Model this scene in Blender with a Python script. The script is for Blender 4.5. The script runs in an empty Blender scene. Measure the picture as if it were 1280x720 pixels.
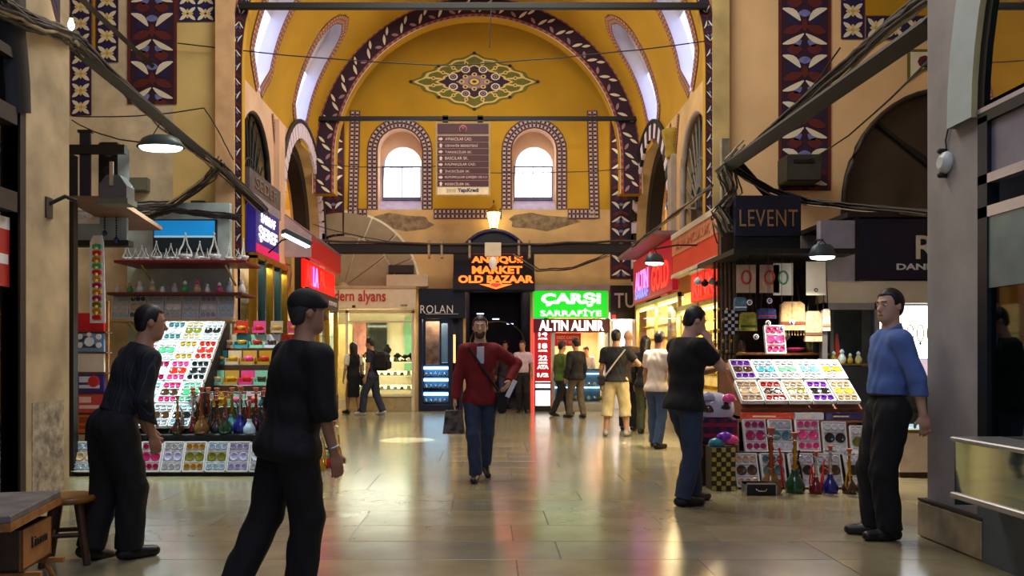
import bpy, bmesh, math, random
import numpy as np
from mathutils import Vector, Matrix
random.seed(7)
S = bpy.context.scene
COL = S.collection
PI = math.pi
# ---------------------------------------------------------------- camera
cam_d = bpy.data.cameras.new('camera'); cam = bpy.data.objects.new('camera', cam_d); COL.objects.link(cam)
cam.location = (0, 0, 1.33); cam.rotation_euler = (PI/2, 0, 0)
cam_d.sensor_width = 36.0; cam_d.lens = 36.0*1000/1280
cam_d.shift_x = (640-607)/1280; cam_d.shift_y = (447-360)/1280
cam_d.clip_end = 200; S.camera = cam
# ---------------------------------------------------------------- world and exposure
w = bpy.data.worlds.new('world'); S.world = w; w.use_nodes = True
w.node_tree.nodes['Background'].inputs[0].default_value = (0.55, 0.62, 0.9, 1)
w.node_tree.nodes['Background'].inputs[1].default_value = 0.5
S.view_settings.view_transform = 'Standard'; S.view_settings.look = 'None'
S.view_settings.gamma = 1.0; S.view_settings.exposure = 0.0
S.view_settings.use_curve_mapping = False
def area(name, loc, rot, sx, sy, power, col, spread=180):
    d = bpy.data.lights.new(name, 'AREA'); d.shape = 'RECTANGLE'; d.size = sx; d.size_y = sy
    d.energy = power; d.color = col; d.spread = math.radians(spread)
    o = bpy.data.objects.new(name, d); COL.objects.link(o); o.location = loc; o.rotation_euler = rot
    return o
# unseen fill lights added to brighten the crossing and the near street
area('fill_crossing', (0, 9.8, 9.6), (0, 0, 0), 5.0, 3.0, 500, (1.0, 0.93, 0.8))
area('fill_street', (0, 2.0, 7.4), (0, 0, 0), 2.5, 4.0, 165, (0.75, 0.78, 1.0))
# added area fill under the vault crown, standing in for corridor daylight
area('fill_corridor', (-0.19, 15.9, 9.2), (0, 0, 0), 3.2, 4.4, 215, (1.0, 0.9, 0.76))
def spot(name, loc, tgt, power, col, ang):
    d = bpy.data.lights.new(name, 'SPOT'); d.energy = power; d.color = col; d.spot_size = math.radians(ang); d.spot_blend = .25; d.shadow_soft_size = .02
    o = bpy.data.objects.new(name, d); COL.objects.link(o); o.location = loc; o.rotation_euler = (Vector(tgt)-Vector(loc)).to_track_quat('-Z', 'Y').to_euler()
spot('sunbeam_from_skylight', (3.0, 14.2, 7.2), (-1.25, 12.9, 0), 12000, (1, .97, .94), 5.5)
area('uplight_fill_vault', (-0.19, 18.2, 4.3), (PI, 0, 0), 6.0, 0.4, 50, (1.0, 0.88, 0.62))  # added uplight that brightens the vault; no fixtures stand on the beam
area('uplight_fill_entrance', (-0.19, 12.2, 3.6), (math.radians(205), 0, 0), 6.0, 0.4, 55, (1.0, 0.88, 0.66))  # added upward fill before the corridor entrance

# ---------------------------------------------------------------- helpers
def lin(c):
    r = []
    for v in c:
        v = v/255.0
        r.append(v/12.92 if v <= 0.04045 else ((v+0.055)/1.055)**2.4)
    return (r[0], r[1], r[2], 1.0)
MATS = {}
def M(name, rgb, rough=0.6, metal=0.0, emit=0.0, var=0.12, scale=6.0, bump=0.0, trans=0.0, rgb2=None, coat=0.0, emit_rgb=None):
    if name in MATS: return MATS[name]
    m = bpy.data.materials.new(name); m.use_nodes = True
    nt = m.node_tree; b = nt.nodes['Principled BSDF']
    c = lin(rgb)
    b.inputs['Roughness'].default_value = rough; b.inputs['Metallic'].default_value = metal
    if trans: b.inputs['Transmission Weight'].default_value = trans
    if coat: b.inputs['Coat Weight'].default_value = coat
    if var > 0 or rgb2:
        tc = nt.nodes.new('ShaderNodeTexCoord'); n = nt.nodes.new('ShaderNodeTexNoise')
        n.inputs['Scale'].default_value = scale; n.inputs['Detail'].default_value = 6
        nt.links.new(tc.outputs['Object'], n.inputs['Vector'])
        r = nt.nodes.new('ShaderNodeValToRGB')
        r.color_ramp.elements[0].position = 0.3; r.color_ramp.elements[1].position = 0.7
        if rgb2: c0, c1 = lin(rgb2), c
        else: c0 = tuple(x*(1-var*1.6) for x in c[:3])+(1,); c1 = tuple(min(1, x*(1+var*0.7)) for x in c[:3])+(1,)
        r.color_ramp.elements[0].color = c0; r.color_ramp.elements[1].color = c1
        nt.links.new(n.outputs['Fac'], r.inputs['Fac']); nt.links.new(r.outputs['Color'], b.inputs['Base Color'])
        if bump:
            bp = nt.nodes.new('ShaderNodeBump'); bp.inputs['Strength'].default_value = bump
            bp.inputs['Distance'].default_value = 0.02
            nt.links.new(n.outputs['Fac'], bp.inputs['Height']); nt.links.new(bp.outputs['Normal'], b.inputs['Normal'])
    else:
        b.inputs['Base Color'].default_value = c
    if emit:
        b.inputs['Emission Color'].default_value = lin(emit_rgb or rgb); b.inputs['Emission Strength'].default_value = emit
    MATS[name] = m
    return m
def glass_mat(name, rgb=(230, 240, 240), alpha=0.12, rough=0.03, ior=1.5):
    """a thin pane: mostly clear, with a mirror reflection at its surface"""
    if name in MATS: return MATS[name]
    m = bpy.data.materials.new(name); m.use_nodes = True; nt = m.node_tree
    for n in list(nt.nodes): nt.nodes.remove(n)
    o = nt.nodes.new('ShaderNodeOutputMaterial'); t = nt.nodes.new('ShaderNodeBsdfTransparent')
    g = nt.nodes.new('ShaderNodeBsdfGlossy'); mx = nt.nodes.new('ShaderNodeMixShader'); lw = nt.nodes.new('ShaderNodeLayerWeight'); lw.inputs['Blend'].default_value = .5
    pw_ = nt.nodes.new('ShaderNodeMath'); pw_.operation = 'POWER'; pw_.inputs[1].default_value = 4.0
    mu = nt.nodes.new('ShaderNodeMath'); mu.operation = 'MULTIPLY'; mu.inputs[1].default_value = min(.9, (ior-1)*1.6)
    nt.links.new(lw.outputs['Facing'], pw_.inputs[0]); nt.links.new(pw_.outputs[0], mu.inputs[0])
    ad = nt.nodes.new('ShaderNodeMath'); ad.operation = 'ADD'; ad.inputs[1].default_value = alpha; ad.use_clamp = True
    t.inputs[0].default_value = lin(rgb); g.inputs['Roughness'].default_value = rough
    nt.links.new(mu.outputs[0], ad.inputs[0]); nt.links.new(ad.outputs[0], mx.inputs[0])
    nt.links.new(t.outputs[0], mx.inputs[1]); nt.links.new(g.outputs[0], mx.inputs[2]); nt.links.new(mx.outputs[0], o.inputs[0])
    MATS[name] = m
    return m

class MB:
    """collects faces with material slots; build() links them as one mesh object"""
    def __init__(s): s.v = []; s.f = []; s.m = []; s.mats = []; s.sm = []
    def slot(s, mat):
        if mat not in s.mats: s.mats.append(mat)
        return s.mats.index(mat)
    def face(s, pts, mat, smooth=False):
        i = len(s.v); s.v += [tuple(p) for p in pts]; s.f.append(tuple(range(i, i+len(pts)))); s.m.append(s.slot(mat)); s.sm.append(smooth)
    def grid(s, rows, mat, smooth=True, closed=False, flip=False):
        i0 = len(s.v); n = len(rows[0]); k = s.slot(mat)
        for r in rows: s.v += [tuple(p) for p in r]
        for a in range(len(rows)-1):
            for b in range(n if closed else n-1):
                c = (b+1) % n
                q = (i0+a*n+b, i0+a*n+c, i0+(a+1)*n+c, i0+(a+1)*n+b)
                s.f.append(q[::-1] if flip else q); s.m.append(k); s.sm.append(smooth)
    def box(s, x0, x1, y0, y1, z0, z1, mat, bev=0.0, T=None):
        if bev <= 0:
            P = [(x0,y0,z0),(x1,y0,z0),(x1,y1,z0),(x0,y1,z0),(x0,y0,z1),(x1,y0,z1),(x1,y1,z1),(x0,y1,z1)]
            F = [(0,3,2,1),(4,5,6,7),(0,1,5,4),(1,2,6,5),(2,3,7,6),(3,0,4,7)]
        else:
            e = min(bev, (x1-x0)*.45, (y1-y0)*.45, (z1-z0)*.45)
            P = []
            for (a, b, z) in ((e, e, z0), (0, 0, z0+e), (0, 0, z1-e), (e, e, z1)):
                P += [(x0+a,y0+b,z),(x1-a,y0+b,z),(x1-a,y1-b,z),(x0+a,y1-b,z)]
            F = [(3,2,1,0),(12,13,14,15)]
            for L in range(3):
                for k in range(4):
                    c = (k+1) % 4; F.append((L*4+k, L*4+c, L*4+4+c, L*4+4+k))
        if T: P = [tuple(T @ Vector(p)) for p in P]
        i = len(s.v); s.v += P; k = s.slot(mat)
        for f in F: s.f.append(tuple(i+q for q in f)); s.m.append(k); s.sm.append(False)
    def tube(s, pts, r, mat, n=6, smooth=True):
        pts = [Vector(p) for p in pts]; rr = r if isinstance(r, (list, tuple)) else [r]*len(pts)
        rows = []
        for i, p in enumerate(pts):
            t = (pts[min(i+1, len(pts)-1)]-pts[max(i-1, 0)])
            t = t.normalized() if t.length > 1e-9 else Vector((0, 0, 1))
            a = t.cross(Vector((0, 0, 1)) if abs(t.z) < 0.9 else Vector((1, 0, 0))).normalized(); b = t.cross(a)
            rows.append([p+(a*math.cos(2*PI*k/n)+b*math.sin(2*PI*k/n))*rr[i] for k in range(n)])
        s.grid(rows, mat, smooth, closed=True)
        s.face(rows[0], mat); s.face(rows[-1][::-1], mat)
    def lathe(s, prof, mat, n=12, c=(0, 0, 0), sy=1.0, T=None):
        rows = []
        for r, z in prof:
            row = [Vector((c[0]+r*math.cos(2*PI*k/n), c[1]+sy*r*math.sin(2*PI*k/n), c[2]+z)) for k in range(n)]
            rows.append([T @ p for p in row] if T else row)
        s.grid(rows, mat, True, closed=True)
        s.face(rows[0][::-1], mat); s.face(rows[-1], mat)
    def prism(s, outline, f0, f1, mat):
        """outline: list of 2-D points; f0, f1 map a 2-D point to the two end faces"""
        a = [f0(p) for p in outline]; b = [f1(p) for p in outline]; n = len(a)
        s.face(a[::-1], mat); s.face(b, mat)
        for k in range(n): s.face([a[k], a[(k+1) % n], b[(k+1) % n], b[k]], mat)
    def build(s, name, parent=None, loc=None, rot=None):
        me = bpy.data.meshes.new(name); me.from_pydata(s.v, [], s.f)
        for m in s.mats: me.materials.append(m)
        me.polygons.foreach_set('material_index', s.m); me.polygons.foreach_set('use_smooth', s.sm); me.update()
        return link(name, me, parent, loc, rot)
def link(name, me, parent=None, loc=None, rot=None):
    o = bpy.data.objects.new(name, me); COL.objects.link(o)
    if parent is not None: o.parent = parent
    if loc is not None: o.location = loc
    if rot is not None: o.rotation_euler = rot
    return o
def tag(o, label, cat, group=None):
    o['label'] = label; o['category'] = cat
    if group: o['group'] = group
    return o
def struct(o, label=None):
    o['kind'] = 'structure'
    if label: o['label'] = label
    return o
def thing(name, label, cat, loc=(0, 0, 0), rz=0.0, group=None, scale=None):
    o = bpy.data.objects.new(name, None); COL.objects.link(o); o.location = loc; o.rotation_euler = (0, 0, rz)
    o.empty_display_size = 0.1
    if scale: o.scale = (scale,)*3
    return tag(o, label, cat, group)
def dup(root, loc, rot, label=None, group=None, scale=None, mats=None):
    """copy a thing with its parts and sub-parts; mats maps a part name to another material"""
    def cp(o, par):
        c = o.copy(); COL.objects.link(c); c.parent = par
        if mats and o.type == 'MESH':
            key = o.name.split('.')[0]
            if key in mats:
                c.data = recol(o.data, mats[key])
        for ch in list(o.children): cp(ch, c)
        return c
    r = cp(root, None); r.location = loc; r.rotation_euler = rot
    if label: r['label'] = label
    if group: r['group'] = group
    if scale: r.scale = (scale,)*3
    return r
_rc = {}
def recol(me, mat):
    k = (me.name, mat.name)
    if k not in _rc:
        n = me.copy(); n.materials.clear(); n.materials.append(mat); _rc[k] = n
    return _rc[k]
def P(x, y, Y): return Vector(((x-607)*Y/1000.0, Y, 1.33+(447-y)*Y/1000.0))
def bx(name, x0, x1, y0, y1, z0, z1, mat, parent=None, bev=0.0):
    b = MB(); b.box(x0, x1, y0, y1, z0, z1, mat, bev); return b.build(name, parent)
def text(name, body, size, mat, parent, loc, rot=(PI/2, 0, 0), width=None, height=None, ext=0.004, bold=0.0, align='CENTER', shear=0.0, space=1.0):
    cu = bpy.data.curves.new(name, 'FONT'); cu.body = body; cu.size = size; cu.extrude = ext; cu.offset = bold
    cu.align_x = align; cu.align_y = 'CENTER'; cu.shear = shear; cu.space_character = space; cu.resolution_u = 3
    o = bpy.data.objects.new(name, cu); COL.objects.link(o)
    bpy.context.view_layer.update()
    me = bpy.data.meshes.new_from_object(o.evaluated_get(bpy.context.evaluated_depsgraph_get()))
    bpy.data.objects.remove(o); bpy.data.curves.remove(cu)
    n = len(me.vertices); a = np.zeros(n*3, np.float32); me.vertices.foreach_get('co', a); a = a.reshape(-1, 3)
    if n:
        if width:
            k = width/max(1e-6, np.ptp(a[:, 0])); a[:, 0] *= k
        if height:
            k = height/max(1e-6, np.ptp(a[:, 1])); a[:, 1] *= k
        if align == 'CENTER': a[:, 0] -= (a[:, 0].max()+a[:, 0].min())/2
        else: a[:, 0] -= a[:, 0].min()
        a[:, 1] -= (a[:, 1].max()+a[:, 1].min())/2
        me.vertices.foreach_set('co', a.ravel()); me.update()
    me.materials.clear(); me.materials.append(mat)
    return link(name, me, parent, loc, rot)
def sag(p, q, drop, n=10, wob=0.0):
    p, q = Vector(p), Vector(q); out = []
    for i in range(n+1):
        t = i/n; v = p.lerp(q, t); v.z -= drop*4*t*(1-t)
        if 0 < i < n and wob: v += Vector((random.uniform(-wob, wob), random.uniform(-wob, wob), random.uniform(-wob, wob)))
        out.append(v)
    return out

# ---------------------------------------------------------------- materials
m_plaster = M('beige_plaster', (222, 184, 126), 0.85, var=0.14, scale=1.6, bump=0.15)
m_plaster_g = M('grey_plaster', (176, 162, 150), 0.85, var=0.16, scale=2.2, bump=0.2)
m_plaster_y = M('stained_yellow_plaster', (196, 172, 112), 0.85, var=0.2, scale=2.0, bump=0.2)
m_plaster_p = M('pinkish_plaster', (226, 190, 160), 0.85, var=0.1, scale=1.5)
m_ochre = M('ochre_vault_plaster', (188, 143, 16), 0.8, var=0.1, scale=0.9)
m_ochre2 = M('ochre_wall_plaster', (198, 152, 30), 0.8, var=0.08, scale=1.2)
m_white_pl = M('white_plaster', (226, 222, 226), 0.8, var=0.04, scale=2)
m_purple = M('aubergine_paint', (46, 14, 44), 0.7, var=0.15, scale=8)
m_navy_p = M('navy_paint', (30, 22, 76), 0.7, var=0.1)
m_redbr = M('red_brown_paint', (96, 28, 24), 0.7, var=0.1)
m_leaf = M('cream_paint', (232, 222, 196), 0.7, var=0.05)
m_bluep = M('blue_grey_paint', (120, 126, 190), 0.7, var=0.2, scale=14)
m_green_p = M('olive_paint', (104, 104, 22), 0.7, var=0.1)
m_cream_p = M('pale_gold_paint', (226, 196, 112), 0.7, var=0.06)
m_mauve = M('mauve_paint', (168, 130, 138), 0.7, var=0.1)
m_rust = M('rust_band_paint', (150, 70, 40), 0.7, var=0.1)
m_black = M('black_iron', (11, 10, 12), 0.55, 0.0, var=0.1)
m_dark = M('dark_brown_wood', (42, 30, 26), 0.6, var=0.2, scale=12)
m_wood = M('honey_wood', (168, 110, 52), 0.5, var=0.25, scale=14)
m_wood_d = M('walnut_wood', (74, 46, 24), 0.45, var=0.25, scale=14)
m_cable = M('grey_cable', (62, 55, 48), 0.7, var=0.2)
m_cable_b = M('black_cable', (22, 20, 20), 0.6, var=0.1)
m_cable_w = M('dusty_pale_cable', (168, 152, 124), 0.8, var=0.2)
m_beam = M('dark_painted_beam', (20, 15, 15), 0.6, var=0.2)
m_white = M('white_card', (228, 228, 230), 0.5, var=0.03)
m_cream = M('cream_laminate', (224, 214, 186), 0.55, var=0.05)
m_navy = M('navy_sign', (18, 20, 52), 0.45, var=0.05)
m_alum = M('brushed_aluminium', (190, 192, 196), 0.35, 0.9, var=0.05)
m_gold = M('gold_trim', (206, 160, 60), 0.3, 0.9, var=0.1)
m_chrome = M('polished_steel', (220, 222, 226), 0.12, 1.0, var=0.02)
m_glass = glass_mat('clear_pane', alpha=.03, ior=1.25)
m_glass_lo = glass_mat('thin_clear_pane', (246, 246, 242), .01, .03, 1.06)
m_glass_t = glass_mat('teal_pane', (120, 170, 165), 0.10)
m_glass_d = glass_mat('smoked_pane', (60, 62, 66), 0.06)
m_sky = M('daylit_window_glass', (232, 238, 255), 0.3, emit=3.2, var=0)
m_sky_n = M('skylight_glass', (176, 190, 245), 0.4, emit=2.4, var=0)
m_tubeW = M('lamp_tube_lit', (255, 250, 240), 0.4, emit=14.0, var=0)
m_warmL = M('warm_lit_diffuser', (255, 214, 140), 0.4, emit=5.0, var=0)
m_coolL = M('cool_lit_diffuser', (190, 225, 255), 0.4, emit=5.0, var=0)
# ================================================================ STRUCTURE
XL, XR, XC, R, ZS = -4.04, 3.66, -0.19, 3.85, 6.0
YF, YB = 12.8, 20.0
# ---- floor: stone base with every slab laid on it
def floor_mat():
    m = M('polished_floor_stone', (150, 136, 104), 0.2, var=0.22, scale=1.3, coat=0.3)
    return m
m_slabs = [M('floor_slab_%s' % k, c, r, var=0.16, scale=2.4, bump=0.02) for k, c, r in
           (('olive', (138, 133, 104), 0.18), ('sand', (144, 135, 104), 0.2), ('grey', (132, 128, 108), 0.19), ('tan', (140, 130, 101), 0.18))]
for _m in m_slabs: _m.node_tree.nodes['Principled BSDF'].inputs['IOR'].default_value = 1.75
m_joint = M('floor_joint', (84, 76, 58), 0.6, var=0.55, scale=3)
fb = MB(); fb.box(-9, 9, -3, 28, -0.2, -0.004, m_joint); floor = struct(fb.build('floor'), 'polished olive stone slab floor of the bazaar street')
slab_cache = {}
def slab(x0, x1, y0, y1, parent=None):
    wq, dq = round(x1-x0, 3), round(y1-y0, 3); k = (wq, dq, random.randrange(4))
    if k not in slab_cache:
        b = MB(); b.box(-wq/2, wq/2, -dq/2, dq/2, -0.05, 0, m_slabs[k[2]], 0.0012)
        me = bpy.data.meshes.new('floor_slab'); me.from_pydata(b.v, [], b.f); me.materials.append(b.mats[0]); slab_cache[k] = me
    link('floor_slab', slab_cache[k], floor, ((x0+x1)/2, (y0+y1)/2, random.uniform(-0.0006, 0.0)))
g = 0.0028
y = 3.6; row = 0; rest = MB()
widths = [0.9, 1.2, 1.5, 1.8]
while y < 20.0:
    d = [0.52, 0.55, 0.6][row % 3] if y < 12 else 0.9
    lo, hi = (-4.3, 4.3) if (y < 6.9 or y > 12.6) else (-6.9, 6.9)
    x = lo + random.choice([0, -0.3, -0.6])
    while x < hi:
        wd = random.choice(widths) if y < 12 else 1.5
        slab(x+g, x+wd-g, y+g, y+d-g); x += wd
    y += d; row += 1
# slabs beyond: one field for the far ends of the cross street and the passage
for (a0, a1, b0, b1) in ((-9, -7.6, 6.9, 12.6), (7.9, 9, 6.9, 12.6), (-4.5, 4.5, -3, 3.6), (-6.7, 6.7, 20.6, 28)):
    yy = b0
    while yy < b1:
        xx = a0
        while xx < a1:
            rest.box(xx+g, min(xx+0.9, a1)-g, yy+g, min(yy+0.6, b1)-g, -0.05, -0.001, m_slabs[0]); xx += 0.9
        yy += 0.6
ro = rest.build('floor_slabs_beyond', floor); ro['kind'] = 'stuff'

# ---- generic wall with openings, in strips
def atop(o, s):
    c = (o['s0']+o['s1'])/2; h = (o['s1']-o['s0'])/2; t = max(-1, min(1, (s-c)/h))
    return o['zs']+o.get('rise', 0)*math.sqrt(max(0, 1-t*t))
def wall(mb, mp, s0, s1, zb, zt, ops, mat, depth, jamb=None, step=0.12):
    jamb = jamb or mat
    cuts = {s0, s1}
    for o in ops:
        a, b = max(s0, o['s0']), min(s1, o['s1'])
        if b <= a: continue
        n = max(2, int((b-a)/step)) if o.get('rise') else 1
        for k in range(n+1): cuts.add(a+(b-a)*(0.5-0.5*math.cos(PI*k/n)))
    cs = sorted(cuts)
    for a, b in zip(cs[:-1], cs[1:]):
        if b-a < 1e-6: continue
        mid = (a+b)/2; iv = []
        for o in ops:
            if o['s0'] < mid < o['s1']: iv.append((o['zb'], o['zb'], atop(o, a), atop(o, b)))
        iv.sort(); la, lb = zb, zb
        for (pa, pb, qa, qb) in iv:
            if pa > la+1e-5: mb.face([mp(a, la, 0), mp(b, lb, 0), mp(b, pb, 0), mp(a, pa, 0)], mat)
            la, lb = qa, qb
        mb.face([mp(a, la, 0), mp(b, lb, 0), mp(b, zt, 0), mp(a, zt, 0)], mat)
    for o in ops:
        if o['s1'] <= s0 or o['s0'] >= s1: continue
        n = 20 if o.get('rise') else 1
        ss = [o['s0']+(o['s1']-o['s0'])*(0.5-0.5*math.cos(PI*k/n)) for k in range(n+1)]
        out = [(o['s0'], o['zb'])]+[(s, atop(o, s)) for s in ss]+[(o['s1'], o['zb'])]
        dp = o.get('d', depth)
        mb.grid([[mp(s, z, 0) for s, z in out], [mp(s, z, dp) for s, z in out]], o.get('jm', jamb), smooth=False)
        if o['zb'] > 0.01: mb.grid([[mp(o['s0'], o['zb'], 0), mp(o['s1'], o['zb'], 0)], [mp(o['s0'], o['zb'], dp), mp(o['s1'], o['zb'], dp)]], o.get('jm', jamb))

# ---- painted bands (flat paint on a surface, following a path)
class Path:
    def __init__(s, pts):
        s.p = [Vector(p) for p in pts]; s.L = [0]
        for a, b in zip(s.p[:-1], s.p[1:]): s.L.append(s.L[-1]+(b-a).length)
        s.len = s.L[-1]
    def at(s, v):
        v = max(0, min(s.len, v)); i = 0
        while i < len(s.L)-2 and s.L[i+1] < v: i += 1
        a, b = s.p[i], s.p[i+1]; t = (v-s.L[i])/max(1e-9, s.L[i+1]-s.L[i])
        # smooth normal
        def nr(j):
            q = s.p[min(j+1, len(s.p)-1)]-s.p[max(j-1, 0)]
            return Vector((-q.y, q.x)).normalized()
        n = nr(i).lerp(nr(i+1), t)
        return a.lerp(b, t), n.normalized()
def band(name, parent, surf, pts, width, style, rep=None, h=0.012):
    pa = Path(pts); mb = MB()
    def mp(u, v, hh):
        p, n = pa.at(v); q = p+n*u
        return surf(q.x, q.y, hh)
    def poly(uv, hh, mat): mb.face([mp(u*width, v, hh) for u, v in uv], mat)
    n = max(2, int(pa.len/0.18))
    def strip(u0, u1, hh, mat):
        mb.grid([[mp(u*width, pa.len*k/n, hh) for k in range(n+1)] for u in (u0, u1)], mat, smooth=False)
    def leaf(u0, v0, u1, v1, wd, mat, hh, bend=0.0):
        d = Vector((u1-u0, (v1-v0)/width)); L = d.length; d /= L; nn = Vector((-d.y, d.x))
        up, dn = [], []
        for k in range(6):
            t = k/5; c = Vector((u0, v0/width))+d*L*t+nn*bend*math.sin(PI*t); ww = wd*math.sin(PI*min(1, t*0.92+0.04))**0.8
            up.append((c+nn*ww/2)); dn.append((c-nn*ww/2))
        poly([(q.x, q.y*width) for q in dn+up[::-1]], hh, mat)
    if style == 'leaf':
        rep = rep or width*1.25; k = max(1, round(pa.len/rep)); rep = pa.len/k
        strip(-.5, .5, h, m_purple)
        strip(-.5, -.44, h+.004, m_redbr); strip(.44, .5, h+.004, m_redbr)
        for i in range(k):
            v = i*rep
            for sg in (-1, 1):
                leaf(sg*.02, v+rep*.34, sg*.42, v+rep*.12, .11, m_leaf, h+.008, -sg*.03)
                leaf(sg*.08, v+rep*.62, sg*.42, v+rep*.88, .13, m_leaf, h+.008, sg*.05)
                leaf(sg*.04, v+rep*.5, sg*.4, v+rep*.36, .17, m_redbr, h+.005)
                leaf(sg*.05, v+rep*.02, sg*.33, v+rep*.0, .2, m_redbr, h+.005)
                leaf(sg*.1, v+rep*.75, sg*.3, v+rep*.58, .24, m_navy_p, h+.004); leaf(sg*.18, v+rep*.98, sg*.4, v+rep*.78, .2, m_navy_p, h+.004); leaf(sg*.06, v+rep*.2, sg*.2, v+rep*.08, .12, m_bluep, h+.005)
            leaf(0, v+rep*.4, 0, v+rep*.66, .12, m_redbr, h+.006)
            leaf(-.12, v+rep*.78, .12, v+rep*.78, .14, m_bluep, h+.005)
    elif style == 'rib':
        strip(-.5, .5, h, m_rust); strip(-.34, .34, h+.004, m_purple); strip(-.5, -.47, h+.004, m_leaf); strip(.47, .5, h+.004, m_leaf)
        rep = rep or width*.9; k = max(1, round(pa.len/rep)); rep = pa.len/k
        for i in range(k):
            v = i*rep
            leaf(-.28, v+rep*.06, .1, v+rep*.34, .13, m_leaf, h+.008); leaf(.0, v+rep*.42, .29, v+rep*.66, .12, m_leaf, h+.008)
            leaf(-.1, v+rep*.62, -.28, v+rep*.9, .14, m_mauve, h+.008)
        rq = .16; k = int(pa.len/rq)
        for i in range(k):
            v = i*rq
            for c in (-.41, .41): poly([(c-.04, v+.02), (c+.04, v+.06), (c+.02, v+.12), (c-.05, v+.1)], h+.008, m_mauve)
    else:      # small quatrefoil tilework
        bg, fg, dot = {'tile': (m_purple, m_mauve, m_leaf), 'tileblue': (m_navy_p, m_leaf, m_cream_p), 'tilegold': (m_rust, m_mauve, m_cream_p)}[style]
        strip(-.5, .5, h, bg)
        nc = 1 if (style == 'tileblue' and width < .5) else 2
        rep = rep or width*.8/nc; k = max(1, round(pa.len/rep)); rep = pa.len/k; q = 1/nc
        strip(-.5, -.46, h+.004, m_redbr); strip(.46, .5, h+.004, m_redbr)
        for i in range(k):
          for c in range(nc):
            v = (i+.5)*rep; u0 = 0 if nc == 1 else (-.23 if c == 0 else .23)
            for a in range(4):
                cu, sv = math.cos(a*PI/2+PI/4)*q, math.sin(a*PI/2+PI/4)
                leaf(u0+cu*.07, v+sv*.07*rep, u0+cu*.56, v+sv*.56*rep, .19*q, fg, h+.005)
                cu, sv = math.cos(a*PI/2)*q, math.sin(a*PI/2)
                leaf(u0+cu*.05, v+sv*.05*rep, u0+cu*.3, v+sv*.3*rep, .15*q, dot, h+.006)
            if nc == 1: poly([(-.06, v), (0, v-.06*rep), (.06, v), (0, v+.06*rep)], h+.008, m_cream_p)
    return mb.build(name, parent)
def arcpts(cx, cz, r, a0, a1, n=24, sx=1.0): return [(cx+sx*r*math.cos(a0+(a1-a0)*k/n), cz+r*math.sin(a0+(a1-a0)*k/n)) for k in range(n+1)]

# ---- corridor barrel vault with four skylight niches
vb = MB()
NY, NA = 64, 120
NICHE = [(14.25, -1), (17.25, -1), (14.25, 1), (17.25, 1)]
A0, A1, HW = 0.08, 2.85, 0.6            # arc range above the springing and half width of a niche
def nhw(a):
    r = HW
    if a > A1-r*1.3:
        t = (a-(A1-r*1.3))/(r*1.3); return HW*math.sqrt(max(0, 1-t*t))
    if a < A0+.5: return HW*(0.15+0.85*max(0, (a-A0)/.5))
    return HW
def vpt(side, Yv, a, rr=0.0):
    t = a/R; return (XC+side*(R+rr)*math.cos(t), Yv, ZS+(R+rr)*math.sin(t))
for side in (-1, 1):
    for i in range(NY):
        y0 = YF+(19.1-YF)*i/NY; y1 = YF+(19.1-YF)*(i+1)/NY
        for j in range(NA//2):
            a0 = R*PI/2*j/(NA//2); a1 = R*PI/2*(j+1)/(NA//2); yc, ac = (y0+y1)/2, (a0+a1)/2
            if any(s == side and A0-.05 < ac < A1+.06 and abs(yc-ny) < nhw(min(max(ac, A0), A1-.02))+.07 for ny, s in NICHE): continue
            vb.face([vpt(side, y0, a0), vpt(side, y1, a0), vpt(side, y1, a1), vpt(side, y0, a1)], m_ochre, True)
ceiling = struct(vb.build('ceiling_vault'), 'ochre barrel vault with painted borders over the corridor')
for ny, side in NICHE:
    surf = lambda u, v, h, side=side: vpt(side, u, v, -h)
    aa = [A0+(A1-A0)*k/26 for k in range(27)]
    left = [(ny-nhw(a), a) for a in aa]; right = [(ny+nhw(a), a) for a in aa]
    rb = MB(); dp = 0.3
    for row in (left, right):
        rb.grid([[vpt(side, u, a, -.005) for u, a in row], [vpt(side, u, a, dp) for u, a in row]], m_white_pl)
    k = 14
    rb.grid([[vpt(side, u, a, dp) for u, a in left[k:]], [vpt(side, u, a, dp) for u, a in right[k:]]], m_white_pl)
    rb.grid([[vpt(side, u, a, -.005) for u, a in (left[0], right[0])], [vpt(side, u, a, dp) for u, a in (left[0], right[0])]], m_white_pl)
    rb.build('skylight_niche', ceiling)
    pb = MB(); pb.grid([[vpt(side, u, a, dp-.01) for u, a in left[:k+1]], [vpt(side, u, a, dp-.01) for u, a in right[:k+1]]], m_sky_n)
    pb.build('skylight_pane', ceiling)
    band('painted_border', ceiling, surf, [(u-.0, a) for u, a in left]+[(u, a) for u, a in right[::-1][1:]], 0.22, 'tilegold')
# move border outwards: the band is centred on the niche edge so it also hides the cut
# ---- rib arches
def rib(name, Y0, Y1, ri, ro, label, zbase):
    b = MB(); n = 40
    arc = lambda r: [(XC-r, zbase)]+arcpts(XC, ZS, r, PI, 0, n)+[(XC+r, zbase)]
    I, O = arc(ri), arc(ro)
    f = lambda pts, Yv: [(x, Yv, z) for x, z in pts]
    b.grid([f(O, Y0), f(I, Y0)], m_ochre); b.grid([f(I, Y0), f(I, Y1)], m_ochre2); b.grid([f(I, Y1), f(O, Y1)], m_ochre)
    o = struct(b.build(name), label)
    mid = (ri+ro)/2; pts = [(XC-mid, zbase)]+arcpts(XC, ZS, mid, PI, 0, 60)+[(XC+mid, zbase)]
    return o, pts
rb1, pts = rib('trim_1', 18.9, 19.2, 3.37, 3.9, 'painted purple rib arch in front of the rear lunette', 5.2)
band('painted_band', rb1, lambda x, z, h: (x, 18.9-h, z), pts, 0.53, 'rib', rep=.5)
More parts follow.
